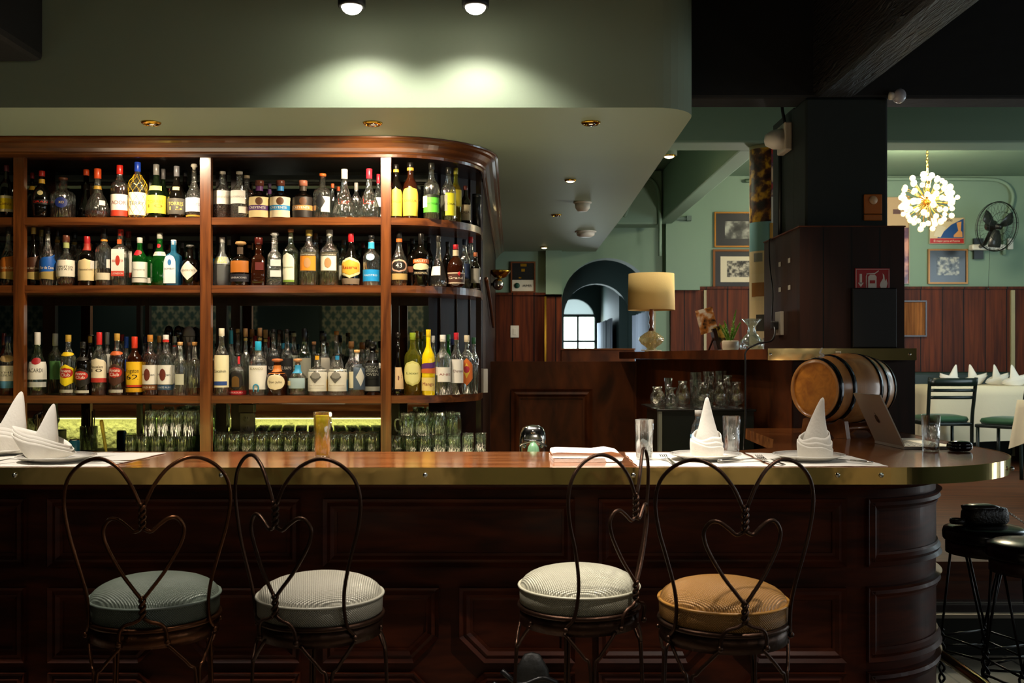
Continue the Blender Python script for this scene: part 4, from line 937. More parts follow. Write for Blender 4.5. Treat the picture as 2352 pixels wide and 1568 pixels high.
def cent(px, lc, cap, desc, lq):
    B(px, 528, 44, 2, D1, 'rum', 'c', lq, .5, cap, [L_(.42, .34, 1.0, 'rect', '4a4634', '', ''), L_(.41, .29, .9, 'rect', lc, '', ''), L_(.545, .04, .95, 'band', '2a2c22', 'CENTENARIO', 'e8e0c8', .8), L_(.40, .18, .35, 'oval', 'b88a5a', '', '')], desc, W2, turn=0)
cent(710, 'e08a24', 'a8924c', 'fluted bottle with gold cap and orange label', 'pale')
cent(757, 'dfe2cc', 'a4a49c', 'fluted bottle with silver cap and white label', 'pale')
B(725, 536, 26, 2, D2_, 'slim', 'c', 'pale', .5, '6a4a22', [], 'clear bottle with bronze cap behind the orange-labelled one', W2)
B(736, 545, 24, 2, D3_, 'slim', 'd', None, 0, '3c2618', [], 'dark bottle at the back between the fluted pair', W2)
B(789, 551, 28, 2, D2_, 'slim', 'p', 'pale', .3, '5a5a52', [L_(.3, .3, 1.0, 'rect', 'a8a89c', '', '')], 'greenish bottle with a grey cap behind the red-wax one', W2)
B(806, 536, 42, 2, D1, 'brandy', 'd', None, 0, 'c8242c', [L_(.34, .40, 1.5, 'hex', 'e2d8a0', 'Reserva', 'b02c1c', .2), L_(.34, .30, 1.3, 'hex', 'e0a838', 'Reserva', 'a01c14', .30), L_(.08, .11, 1.3, 'rect', '8a7a64', '', '')], 'dark bottle sealed in red wax with a six-sided yellow label', W2, capshape='wax', turn=0)
B(834, 558, 24, 2, D3_, 'slim', 'n', None, 0, '5a1414', [], 'dark brown bottle with a dark red cap at the back', W2)
B(853, 541, 39, 2, D1, 'rum', 'c', 'water', .35, '16181a', [L_(.20, .23, 1.3, 'rect', '1c90d0', 'MAESTRO', 'd8ecf4', .22), L_(.80, .13, 1.3, 'band', '3ab0dc', '', ''), L_(.56, .14, .5, 'oval', 'a8d0e8', '', '')], 'clear bottle with blue neck foil and blue label', W2, capshape='cork', turn=0)
# --- second shelf, round end
B(917, 531, 39, 2, D1, 'brandy', 'c', 'gold', .26, '181512', [L_(.36, .24, 1.1, 'oval', 'c8a088', '', ''), L_(.36, .18, .85, 'oval', '221c18', '43', 'f0ece4', .65), L_(.16, .11, 1.2, 'rect', 'b89a5c', '', ''), L_(.83, .06, 1.4, 'band', 'd86a2c', '', '')], 'golden liqueur bottle with a round 43 label beside the post', W2, capshape='wax')
B(947, 548, 30, 2, D2_, 'slim', 'd', None, 0, '1c1a18', [L_(.36, .12, 1.1, 'rect', '6a3a24', '', '')], 'black bottle behind the gold liqueur', W2)
B(967, 537, 37, 2, D1+.01, 'rum', 'd', None, 0, '161412', [L_(.47, .09, 1.4, 'arch', 'c86428', 'BAILEYS', 'f0e6d0', .7), L_(.36, .13, 1.2, 'oval', 'd8d4a4', '', ''), L_(.24, .06, 1.1, 'rect', '141414', 'ORIGINAL', 'd8c49a', .8)], 'black cream liqueur bottle with an orange arched label', W2, capshape='long')
B(985, 545, 26, 2, D3_, 'slim', 'd', None, 0, '3a3a3a', [], 'black bottle at the back right of the cream liqueur', W2)
B(1007, 542, 40, 2, D1+.03, 'bell', 'c', 'dark', .55, '2a2824', [L_(.30, .18, 1.0, 'rect', 'e4dfd4', '', '', .5, -.3), L_(.30, .36, .5, 'rect', '1c1814', '', '', .5, .8)], 'clear flared bottle with a small white label', W2+' round end')
B(1028, 555, 24, 2, D1+.14, 'slim', 'd', None, 0, '1c2228', [L_(.2, .15, 1.0, 'rect', 'a88c5a', '', '')], 'dark slim bottle behind the flared bottle', W2)
gm = B(1047, 562, 42, 2, D1+.10, 'round', 'n', None, 0, 'a8242c', [L_(.20, .26, 1.4, 'rect', 'c8b49c', '', ''), L_(.20, .20, 1.3, 'rect', '4a2c20', 'Grand', 'e8dcc8', .4), L_(.80, .14, 1.5, 'band', 'c8b89c', '', '')], 'round brown liqueur bottle with a red ribbon', W2+' round end')
mb = MB(); mb.tube(crom([(.012, -.016, .125), (.004, -.03, .105), (.012, -.040, .09), (.022, -.040, .07), (.018, -.044, .055)], 5), .004, 6); mb.sphere((.018, -.046, .068), .009, 12, (1, .5, 1)); mb.tube(crom([(-.016, -.03, .092), (.0, -.038, .094), (.012, -.04, .09)], 4), .003, 6); mb.build('ribbon', mat('red_ribbon', 'c8202a', .4), gm)
B(1067, 550, 28, 2, D1+.22, 'slim', 'c', 'water', .5, '1c2a44', [L_(.35, .3, 1.1, 'rect', '2c3a5a', '', '')], 'clear bottle with a navy cap beside the ribboned one', W2)
B(1081, 544, 30, 2, D1+.29, 'slim', 'c', 'dark', .45, 'c02430', [L_(.35, .35, 1.0, 'rect', '6a6a64', '', '')], 'clear bottle with a red cap near the rounded end', W2)
B(1092, 580, 24, 2, D1+.22, 'slim', 'd', None, 0, 'a8603c', [L_(.35, .4, 1.0, 'rect', '8a8a84', '', '')], 'small dark bottle with a copper cap, last before the end post', W2)
# --- third shelf, left
B(9, 765, 24, 3, D2_, 'slim', 'n', None, 0, '5a1c1c', [], 'brown bottle with a maroon cap at the left edge', W3, capshape='long')
B(18, 772, 34, 3, D1, 'rum', 'c', 'amber', .55, '1c2a4a', [L_(.36, .28, 1.3, 'rect', 'e8e2d4', 'THE/GLENLIVET', '3a3a36', .35), L_(.18, .12, 1.3, 'rect', '5a94c0', '', ''), L_(.62, .12, 1.0, 'oval', 'c8a878', '', '')], 'amber whisky bottle, white and light blue label, far left', W3)
B(86, 763, 43, 3, D1, 'brandy', 'p', 'water', .5, 'd8d6ce', [L_(.39, .28, 1.45, 'rect', 'e4e2dc', 'BACARDI', '16181c', .30, .1), L_(.54, .11, .6, 'oval', 'a82028', '', '', .5, .25), L_(.17, .08, 1.3, 'rect', 'c8ccca', '', '', .5, .1)], 'clear rum bottle with a white cap and a black-lettered white label', W3, capshape='long', turn=0)
B(127, 766, 33, 3, D2_, 'rum', 'p', 'water', .5, 'a8aaa0', [L_(.4, .3, .8, 'rect', '4a7a44', '', '', .5, .2)], 'greenish bottle with a silver cap turned away, beside the white-capped rum', W3, capshape='long')
def hav(px, top, lc, cap, gl, lq, band, desc):
    B(px, top, 35, 3, D1, 'rum', gl, lq, .7, cap, [L_(.33, .36, 1.4, 'hex', lc, '', ''), L_(.37, .17, 1.0, 'oval', 'b4281c', 'Havana/Club', 'f4ece0', .85), L_(.68, .07, 1.3, 'oval', band, '', ''), L_(.07, .05, 1.1, 'rect', 'c8c4b8', '', '')], desc, W3, turn=0)
hav(157, 769, 'ecd01c', 'b8963c', 'c', 'water', 'ecc81c', 'gold-capped rum bottle, bright yellow label with red disc')
hav(191, 785, '1c1814', '1a1a1a', 'd', None, '1c1814', 'black rum bottle with a black label and red disc')
B(207, 772, 24, 3, D2_, 'slim', 'd', None, 0, 'b08c34', [], 'dark bottle with a gold cap behind the black rum', W3)
B(228, 763, 35, 3, D1, 'rum', 'c', 'amber', .52, 'c82c2c', [L_(.42, .33, 1.4, 'arch', 'e8dcc0', 'Matusalem/10', '3a2a1c', .38), L_(.24, .07, 1.4, 'rect', 'b8342c', '', '')], 'amber rum bottle with a bright red cap and cream label', W3, capshape='long', turn=0)
B(246, 763, 26, 3, D2_, 'slim', 'c', 'water', .5, '9a9a98', [L_(.5, .3, 1.1, 'rect', 'a8a8a0', '', '')], 'clear bottle with silver cap behind the cream-labelled rum', W3, capshape='long')
hav(269, 766, '4a2a1e', 'b89040', 'c', 'red', 'c8602c', 'rum bottle with gold cap and brown label with a red disc')
B(281, 768, 22, 3, D3_, 'slim', 'c', 'red', .5, 'a82c2c', [], 'bottle with a red cap at the back beside the blue-striped cap', W3)
B(290, 773, 26, 3, D2_, 'slim', 'c', 'water', .5, '2450a8', [L_(.5, .2, 1.1, 'rect', '1c3a8a', '', '')], 'clear bottle with a blue striped cap', W3, capshape='long')
B(309, 773, 37, 3, D1, 'rum', 'n', None, 0, 'd03a24', [L_(.36, .42, 1.45, 'rect', 'e8b81c', 'Kingston/62', '1c1810', .55), L_(.16, .035, 1.45, 'band', 'c83c1c', '', ''), L_(.09, .07, 1.4, 'rect', 'e0a81c', '', '')], 'rum bottle with orange-red cap and big yellow lettered label', W3, capshape='long', turn=0)
B(333, 773, 22, 3, D3_, 'slim', 'c', 'dark', .6, '2a3c6a', [], 'bottle with a dark blue cap at the back', W3)
B(345, 769, 35, 3, D1, 'rum', 'c', 'amber', .7, 'b87c34', [L_(.34, .32, 1.4, 'rect', 'dedad0', 'Morgan', '2a3a3c', .16), L_(.13, .08, 1.4, 'rect', '7a4a24', 'GOLD RUM', 'e8dcc8', .5), L_(.34, .2, .4, 'oval', '6a3024', '', '', .5, -.1)], 'amber rum bottle with a gold cap and white shield label', W3, turn=0)
B(366, 771, 24, 3, D2_, 'slim', 'c', 'amber', .6, 'b07c34', [], 'amber bottle with a gold cap behind the two shield labels', W3)
B(381, 769, 36, 3, D1, 'rum', 'c', 'water', .6, 'e0dcd8', [L_(.34, .32, 1.4, 'rect', 'e2e0d8', 'Morgan', '2a3a3c', .16), L_(.13, .08, 1.4, 'rect', '3a5878', 'WHITE RUM', 'd8dce0', .5), L_(.34, .2, .4, 'oval', '6a2c24', '', '', .5, -.1), L_(.9, .04, 1.5, 'band', 'c8342c', '', '')], 'clear rum bottle with a white cap and white shield label', W3, turn=0)
B(401, 772, 24, 3, D2_, 'slim', 'c', 'water', .5, '8a8e88', [L_(.83, .03, 1.5, 'band', 'b83a2c', '', '')], 'clear bottle with a grey cap behind the corked empties', W3)
B(414, 785, 35, 3, D1, 'rum', 'c', 'water', .3, 'c89a64', [L_(.3, .2, .6, 'rect', 'b4b4a0', '', '')], 'plain clear bottle with a cork cap and faint label', W3, capshape='cork')
B(447, 785, 33, 3, D1, 'squat', 'c', 'amber', .14, 'b8864c', [], 'plain clear bottle with a cork and a finger of amber left', W3, capshape='cork')
B(434, 786, 22, 3, D2_, 'slim', 'c', None, 0, 'c89a74', [], 'clear corked bottle at the back between the two empties', W3, capshape='cork')
# --- third shelf, middle
B(509, 754, 35, 3, D1, 'slim', 'c', 'water', .5, 'dcd4bc', [L_(.36, .48, 1.4, 'rect', 'e4dcb4', 'Cascahuin', '1c2c2c', .12), L_(.18, .06, 1.0, 'rect', '2c4a8a', '', '')], 'clear bottle with a tall cream label, first after the post', W3, turn=0)
B(531, 751, 22, 3, D2_, 'slim', 'c', 'water', .5, '1a1c1c', [L_(.85, .2, 1.6, 'band', '1c6a7a', '', '')], 'bottle with a black cap and teal neck band', W3, capshape='cork')
B(546, 755, 26, 3, D2_, 'slim', 'c', 'water', .5, 'b4a078', [], 'tall clear bottle with a cream neck strip', W3, capshape='cork')
hr = B(546, 812, 45, 3, D1, 'squat', 'c', 'gold', .22, '141210', [L_(.36, .48, .85, 'oval', '201c1a', '', ''), L_(.33, .26, .42, 'arch', '6a4a1c', '', ''), L_(.06, .10, 1.4, 'rect', 'b82830', 'HERRADURA', 'e8c8c4', .5), L_(.84, .18, .35, 'rect', 'c83038', '', '', .5, .6)], 'squat square bottle with a black horseshoe print and red foot label', W3, capshape='wood', turn=0)
bl = B(593, 784, 41, 3, D1, 'rum', 'c', 'water', .5, '2aa0c8', [L_(.33, .44, 1.4, 'rect', 'e4e2d8', '', ''), L_(.49, .06, .9, 'rect', 'e4e2d8', 'BLANCO', '8a7a3c', .9)], 'bright-blue-capped clear bottle with a blue horseshoe label', W3, capshape='wax', turn=0)
Rb = 41/2/F*D1*.98
mb = MB(); mb.tube([bend(.013*math.cos(a), .047-.006+.0165*math.sin(a)-(.012 if i in (0, 14) else 0), Rb, 0, .004, 0) for i, a in enumerate([-math.pi*.22+math.pi*1.44*i/14 for i in range(15)])], .0034, 6); mb.build('horseshoe_print', mat('ink_horseshoe', '2a86a8', .5), bl)
B(637, 823, 50, 3, D1, 'squat', 'n', None, 0, 'b8693c', [L_(.36, .42, .98, 'oval', 'e0d2ac', 'Don Julio', '3a2a1c', .20), L_(.70, .22, 1.7, 'band', 'd07a34', '', '')], 'squat brown bottle with a round wooden stopper and cream label', W3, capshape='mush', turn=0)
B(684, 823, 44, 3, D1, 'round', 'c', 'water', .55, 'c08a5c', [L_(.33, .28, 1.0, 'rect', '9ab0b4', '', ''), L_(.71, .22, 1.7, 'band', '3a9ac8', '', ''), L_(.33, .12, .4, 'rect', 'd8c89a', '', '', .5, -1)], 'squat clear bottle with a round wooden stopper and blue neck foil', W3, capshape='mush', turn=0)
for px, top, cap, desc in ((564, 754, 'b08458', 'first of the corked bottles in the back row'), (579, 756, 'a87c50', 'corked bottle with gold band in the back row'), (597, 753, 'b08458', 'tall corked bottle behind the blue cap'), (610, 757, 'b4946a', 'corked bottle beside a red cap in the back row')):
    B(px, top, 24, 3, D2_ if px != 579 else D3_, 'slim', 'c', 'water', .5, cap, [L_(.83, .04, 1.6, 'band', 'a8924c', '', '')], desc, W3, capshape='wide')
B(586, 771, 24, 3, D2_+.02, 'slim', 'c', 'red', .4, '8a1c24', [], 'bottle with dark red capsule behind the blue-capped one', W3, capshape='long')
B(616, 773, 18, 3, D3_, 'slim', 'c', 'red', .4, '9a1c24', [], 'second dark red capsule in the back row', W3, capshape='long')
B(628, 755, 28, 3, D2_, 'rum', 'c', 'water', .5, '1c1c1c', [L_(.4, .35, 1.4, 'rect', '1c1c1e', 'ALIPUS', 'c8c4bc', .3)], 'clear bottle with black label behind the brown squat one', W3, capshape='cork')
B(641, 757, 26, 3, D3_, 'slim', 'c', 'water', .5, '201c1c', [], 'tall black-capped clear bottle at the very back', W3, capshape='cork')
B(659, 755, 28, 3, D2_, 'rum', 'c', 'water', .5, '24201e', [L_(.4, .3, 1.4, 'rect', '1c1c1e', 'EL RAYO', 'c8c4bc', .3)], 'dark-capped clear bottle left of the cream and green label', W3, capshape='cork')
B(675, 764, 30, 3, D2_, 'rum', 'c', 'water', .5, 'a8b4a0', [L_(.42, .42, 1.4, 'rect', 'dcd8b8', 'UNION', '1c1c18', .2), L_(.27, .1, 1.3, 'swoosh', '5aa884', '', '')], 'clear bottle with a cream and green union label', W3, capshape='cork', turn=0)
B(699, 754, 32, 3, D2_, 'slim', 'p', 'pale', .5, '121212', [L_(.4, .3, 1.2, 'rect', '8a8a7c', '', '')], 'pale bottle with a long black capsule behind the blue neck foil', W3, capshape='long')
B(650, 788, 16, 3, D2_, 'slim', 'c', 'water', .5, '3aa0c8', [], 'small blue-capped bottle at the back', W3)
for px, sc_, desc in ((730, 'd8a028', 'clear mezcal bottle with an agave drawing and orange stripe'), (776, '2a86b8', 'clear mezcal bottle with an agave drawing and blue stripe')):
    t = B(px, 812, 45, 3, D1, 'squat', 'c', 'water', .45, '16140f', [L_(.36, .52, 1.45, 'rect', 'd2cfc2', '', ''), L_(.24, .12, 1.1, 'rect', 'd6d3c6', 'Siete Corazones', '9a8a6a', .35), L_(.44, .30, .62, 'diamond', '5a5852', '', '', .5, -.1), L_(.48, .16, .45, 'oval', '8a8880', '', '', .5, -.05), L_(.24, .28, .07, 'rect', sc_, '', '', .5, 1.28), L_(.9, .1, .5, 'rect', sc_, '', '')], desc, W3, capshape='cork', turn=0)
B(721, 784, 28, 3, D2_, 'slim', 'c', 'water', .5, 'b07c4c', [], 'corked clear bottle behind the orange stripe', W3, capshape='cork')
B(743, 765, 32, 3, D2_, 'rum', 'c', 'water', .5, '141414', [L_(.45, .3, 1.2, 'rect', '9a968a', '', '')], 'black-capped clear bottle between the agave pair', W3, capshape='wide')
B(773, 760, 36, 3, D2_, 'brandy', 'c', 'water', .5, 'c08a4c', [L_(.45, .3, 1.2, 'rect', '8a867c', 'NUEVE', '3a3830', .3)], 'tall bottle with a large cork behind the blue stripe', W3, capshape='cork')
B(820, 803, 37, 3, D1, 'squat', 'c', 'pale', .5, 'd2a468', [L_(.34, .36, .8, 'rect', 'd8d2b4', '', '', .5, -.6), L_(.40, .55, .9, 'rect', '4a5a6a', '', '', .5, .6), L_(.40, .4, .6, 'diamond', 'c8c8bc', '', '', .5, .6)], 'clear bottle with a wooden stopper and engraved blue-grey label', W3, capshape='wood', turn=0)
B(856, 784, 37, 3, D1, 'tall', 'd', None, 0, '141412', [L_(.42, .72, 1.3, 'rect', '16181a', '', ''), L_(.70, .05, 1.1, 'rect', '16181a', 'MONTELOBOS', 'c4c8c0', .9), L_(.45, .3, 1.1, 'rect', '17191b', 'MEZCAL/ARTESANAL/JOVEN', 'a8aca4', .7), L_(.12, .08, 1.1, 'rect', '9a9c94', '', ''), L_(.55, .1, .4, 'rect', 'd8d6ce', '', '', .5, 1.3)], 'black bottle covered in small white print beside the post', W3, capshape='wide', turn=0)
for px, top, cap, desc in ((807, 784, 'b07c4c', 'corked bottle behind the wooden-stopper one'), (832, 786, 'a8744a', 'corked bottle with wide neck in the back row near the post'), (846, 780, '1a1a18', 'dark capped clear bottle behind the black printed bottle')):
    B(px, top, 30, 3, D2_ if px != 832 else D3_, 'slim', 'c', 'water', .4, cap, [], desc, W3, capshape='wide')
# --- third shelf, round end
B(914, 762, 30, 3, D1, 'bell', 'd', None, 0, '17120e', [L_(.27, .34, .9, 'rect', 'd8b88c', 'F', '6a3a2c', .3, .4)], 'black domed-cap bottle with cream side label beside the post', W3, capshape='mush')
B(948, 764, 40, 3, D1, 'rum', 'y', 'gold', .4, '8aa028', [L_(.35, .40, 1.25, 'oval', 'd4d07c', '', ''), L_(.35, .34, 1.05, 'oval', 'e0dc90', 'Licor', '5a6a34', .14)], 'yellow-green bottle with an oval lemon label', W3, capshape='screw')
B(958, 760, 24, 3, D3_, 'slim', 'y', None, 0, 'a88c2c', [], 'bottle with a gold cap behind the oval lemon label', W3)
B(984, 757, 31, 3, D1+.01, 'slim', 'Y', None, 0, 'e0c020', [L_(.42, .13, 1.6, 'swoosh', '5a2c6a', '', ''), L_(.37, .07, 1.6, 'swoosh', 'c8642c', '', ''), L_(.17, .2, 1.2, 'rect', 'e0c878', 'Mango', '8a2c3a', .35)], 'bright yellow bottle with a purple swoosh', W3)
B(995, 771, 22, 3, D2_, 'slim', 'c', 'water', .4, 'b4b4b0', [], 'clear bottle with silver cap behind the bright yellow one', W3)
B(1017, 769, 38, 3, D1+.03, 'rum', 'c', 'water', .35, 'e2e0da', [L_(.34, .24, .95, 'rect', 'e6e2d8', 'ANIS', '8a2c24', .2, .3), L_(.4, .14, .4, 'rect', 'd8d4c8', '', '', .5, -1)], 'clear bottle with a white cap and small white label', W3+' round end')
B(1030, 768, 22, 3, D1+.18, 'slim', 'g', None, 0, '2c6a3c', [], 'green-capped bottle behind the white cap', W3)
B(1048, 764, 32, 3, D1+.09, 'slim', 'c', 'dark', .25, 'b82430', [L_(.38, .38, 1.1, 'rect', 'e0dcd4', 'Charanda', '5a2c3a', .15, .4)], 'clear bottle with a red cap and white label', W3+' round end')
B(1072, 770, 34, 3, D1+.16, 'rum', 'c', 'water', .4, 'd0c4a8', [L_(.38, .46, .9, 'hex', 'c8682c', '', ''), L_(.40, .25, .5, 'diamond', 'd8b43c', '', ''), L_(.42, .12, .4, 'oval', 'a82c3c', '', '')], 'clear bottle with an orange mosaic label', W3+' round end')
B(1088, 775, 26, 3, D1+.25, 'slim', 'c', 'water', .4, '2c5a3c', [], 'clear bottle with a green cap, last at the rounded end', W3)
B(1040, 778, 22, 3, D1+.24, 'slim', 'd', None, 0, '1c2a5a', [], 'dark bottle with a navy cap at the back', W3+' round end')
for a_, k_ in sorted(LATER, key=lambda q: q[0][4]): bottle(*a_, **k_)
t = thing('boxed_carton', 'white carton standing at the rounded end of the third shelf', 'box', (ax(1112, 5.66), 5.66, S3+.0005), .5)
MB().box(-.014, .014, -.02, .02, 0, .135, .002).build('carton', mat('white_card', 'c8c4bc', .5), t)
# white art-deco shaker with dome and dark glass globes
t = thing('cocktail_shaker', 'white domed cocktail shaker with leaf pattern behind the corked bottles', 'shaker', (ax(433, 5.56), 5.56, S3+.0005))
MB().lathe([(.001, 0), (.028, 0), (.030, .05), (.018, .15), (.019, .23), (.030, .30), (.034, .318), (.001, .318)], n=24).build('shaker_body', mat('white_enamel', '9a988c', .3), t)
MB().lathe([(.036, .318), (.037, .326), (.034, .345), (.022, .365), (.001, .375)], n=24).build('dome', mat('white_enamel_dome', 'b8b6ac', .2, coat=.5), t)
mb = MB()
for k in range(9):
    a = 2*math.pi*k/9; r1 = .0345
    mb.add([(r1*math.cos(a-.28), r1*math.sin(a-.28), .312), (r1*math.cos(a+.28), r1*math.sin(a+.28), .312), (.022*math.cos(a), .022*math.sin(a), .245)], [(0, 1, 2)])
mb.build('leaf_pattern', mat('pale_leaf', 'd8d6cc', .3), t)
for px in (385, 407):
    t = thing('glass_decanter', 'dark domed globe decanter behind the %s' % ('white-capped rum' if px == 385 else 'grey cap beside the white shaker'), 'decanter', (ax(px, D3_), D3_+.02, S3+.0005))
    MB().lathe([(.001, 0), (.022, 0), (.023, .12), (.016, .2), (.02, .27), (.001, .27)], n=20).build('glass_body', CLEAR, t)
    MB().lathe([(.017, .27), (.0245, .325), (.0245, .345), (.017, .368), (.001, .376)], n=20).build('dome', mat('smoked_dome', '141110', .08, coat=.6), t)
ORD = ['leftmost', 'second from the left', 'third from the left', 'fourth from the left', 'fifth from the left', 'sixth from the left', 'seventh from the left', 'eighth from the left', 'ninth from the left', 'tenth from the left', 'eleventh from the left', 'twelfth from the left', 'last on the right']; ROW = ['front', 'middle', 'back']
# ------------------------------------------------------------ table settings and things on the counter
LINEN = mat('white_linen', 'e6e1d6', .8, bump=.12, bscale=120, sheen=.2)
CHINA = mat('white_china', 'dedad0', .15, coat=.6)
RIM = mat('plate_rim_line', '3a2a26', .3)
STEEL = mat('cutlery_steel', 'b8b4ac', .18, 1.0)
def plate(px, D, R, label):
    t = thing('dinner_plate', label, 'plate', (ax(px, D), D, ZC+.0045), 0, 'plates on the counter')
    MB().lathe([(.001, .002), (R*.55, .0), (R*.62, .001), (R*.7, .006), (R*.97, .017), (R, .019), (R*.985, .0215), (R*.72, .011), (R*.6, .006), (.001, .005)], n=48).build('plate_body', CHINA, t)
    for r_, z in ((R*.93, .0192), (R*.88, .0172)):
        MB().tube([(r_*math.cos(a), r_*math.sin(a), z) for a in [2*math.pi*i/60 for i in range(60)]], .0008 if r_ > R*.9 else .0005, 4, closed=True).build('rim_line', RIM, t)
    return t
def cloth_sheet(name, label, cat, poly, z, thick=.0025, wav=.0012, m=LINEN, seed=1):
    (x0, y0), (x1, y1), (x2, y2), (x3, y3) = poly; random.seed(seed); n, k = 34, 14; mb = MB(); vs = []
    ph = [random.uniform(0, 6) for _ in range(4)]
    for j in range(k+1):
        for i in range(n+1):
            u, v = i/n, j/k
            x = (x0*(1-u)+x1*u)*(1-v)+(x3*(1-u)+x2*u)*v; y = (y0*(1-u)+y1*u)*(1-v)+(y3*(1-u)+y2*u)*v
            e = 1 if 0 < i < n and 0 < j < k else .6
            y += .0025*math.sin(u*40+ph[0])*(1 if j in (0, k) else 0); x += .0025*math.sin(v*22+ph[1])*(1 if i in (0, n) else 0)
            vs.append((x, y, z+thick+wav*e*(math.sin(u*9+v*5+ph[2])+math.sin(v*13-u*4+ph[3])+2)/2))
    q = n+1
    mb.add(vs, [(j*q+i, j*q+i+1, (j+1)*q+i+1, (j+1)*q+i) for j in range(k) for i in range(n)], True)
    o = mb.build(name, m); md = o.modifiers.new('thick', 'SOLIDIFY'); md.thickness = .0022; md.offset = -1
    return tag(o, label, cat)
def fork(label, loc, rz, k=1.0):
    t = thing('fork', label, 'fork', loc, rz, 'cutlery on the counter'); mb = MB()
    def strip(pts):   # (x centre, y, z, half width)
        vs = []; 
        for x, y, z, h in pts: vs += [(x-h, y, z), (x+h, y, z), (x+h, y, z+.0016), (x-h, y, z+.0016)]
        fs = []
        for i in range(len(pts)-1):
            a = i*4; fs += [(a, a+4, a+5, a+1), (a+1, a+5, a+6, a+2), (a+2, a+6, a+7, a+3), (a+3, a+7, a+4, a)]
        m_ = len(vs)-4; fs += [(0, 1, 2, 3), (m_+3, m_+2, m_+1, m_)]; mb.add(vs, fs)
    strip([(0, -.10, .001, .007), (0, -.06, .004, .0055), (0, 0, .009, .003), (0, .03, .004, .004), (0, .045, .002, .011), (0, .055, .002, .0125)])
    for i in range(4):
        x = -.0105+i*.007; strip([(x, .055, .002, .002), (x, .075, .006, .0018), (x, .10, .013, .0012)])
    mb.xform(S4(k, k, k)); mb.build('fork_body', STEEL, t); return t
def knife(label, loc, rz, tilt=0):
    t = thing('table_knife', label, 'knife', loc, rz, 'cutlery on the counter'); mb = MB()
    mb.lathe([(.001, 0), (.5, .02), (.55, .3), (.4, .9), (.001, 1)], n=10, M=Matrix.Rotation(-math.pi/2, 4, 'X') @ S4(.013, .007, .09)); mb.xform(Matrix.Translation((0, -.1, .004)))
    mb.build('handle', STEEL, t)
    MB().prism([(-.0045, -.012), (.0045, -.012), (.009, .02), (.009, .08), (.004, .10), (-.0045, .105)], .003, .0045).build('blade', STEEL, t); return t
# right: two placemats, two plates, two hat napkins
cloth_sheet('placemat', 'white paper placemat under the plate next to the tall iced glass', 'placemat', [(.405, 3.215), (.835, 3.215), (.845, 3.68), (.415, 3.68)], ZC, seed=2)
cloth_sheet('placemat', 'white paper placemat at the rounded end, under the plate nearest the laptop', 'placemat', [(.85, 3.215), (1.218, 3.225), (1.20, 3.62), (.86, 3.67)], ZC, seed=3)
plate(1620, 3.42, .122, 'white plate with thin dark rim lines holding the slim cone napkin')
plate(1858, 3.40, .122, 'white plate with thin dark rim lines holding the napkin nearest the laptop')
def hat(label, loc, rz, seed, lean=0.0):
    """rolled napkin standing as a tall cone wrapped by a folded cuff"""
    t = thing('folded_napkin', label, 'napkin', loc, rz, 'napkins folded into tall cones'); random.seed(seed)
    n = 40; rows = [(0, .045), (.03, .046), (.06, .044), (.085, .0375), (.11, .0300), (.135, .0235), (.16, .017), (.178, .0125), (.192, .009), (.201, .006), (.206, .001)]
    vs = []
    for z, r in rows:
        for k in range(n):
            a = 2*math.pi*k/n; rr = r*(1+.03*math.sin(3*a+z*30)); fl = 1-.25*min(1, z/.12)
            vs.append((rr*math.cos(a)+lean*z*z*6, rr*math.sin(a)*fl*.8, z))
    mb = MB(); mb.add(vs, [(i*n+k, i*n+(k+1) % n, (i+1)*n+(k+1) % n, (i+1)*n+k) for i in range(len(rows)-1) for k in range(n)], True)
    mb.build('cone', LINEN, t)
    # cuff layers: upper edge slants and peaks at two places
    for L, (dr, dz, pk) in enumerate(((-.002, .004, .3), (.0015, -.012, -.5), (.005, -.030, -1.0))):
        vs = []; m_ = 8
        for j in range(m_+1):
            for k in range(n):
                a = 2*math.pi*k/n; top = .074+dz+.020*math.sin(a+pk)+.014*max(0, math.cos(1.0*(a+math.pi/2-.25*L)))**6
                z = .0+top*j/m_; r = .0515+dr+.004*math.sin(min(1, z/.05)*1.6); tz = max(0, (z-.055)/.05); r *= 1-.16*tz
                vs.append((r*math.cos(a), r*math.sin(a)*.82, z))
        mb = MB(); mb.add(vs, [(j*n+k, j*n+(k+1) % n, (j+1)*n+(k+1) % n, (j+1)*n+k) for j in range(m_) for k in range(n)], True)
        o = mb.build('cuff_fold', LINEN, t); md = o.modifiers.new('thick', 'SOLIDIFY'); md.thickness = .0022
    return t
hat('white napkin folded into a slim straight cone on the plate beside the iced glasses', (ax(1624, 3.42), 3.42, ZC+.012), .3, 1, .0)
hat('white napkin folded into a cone with a rounded tip, nearest the barrel', (ax(1872, 3.40), 3.40, ZC+.012), -.4, 2, .10)
fork('steel fork standing between the tall iced glass and the slim cone napkin', (ax(1534, 3.35), 3.34, ZC+.006), R_D(2))
fork('steel fork left of the plate nearest the laptop', (ax(1768, 3.33), 3.32, ZC+.006), R_D(10))
knife('steel knife just right of the slim cone napkin plate', (ax(1702, 3.33), 3.33, ZC+.010), R_D(-62))
knife('steel knife right of the plate nearest the laptop', (ax(1945, 3.32), 3.33, ZC+.008), R_D(38))
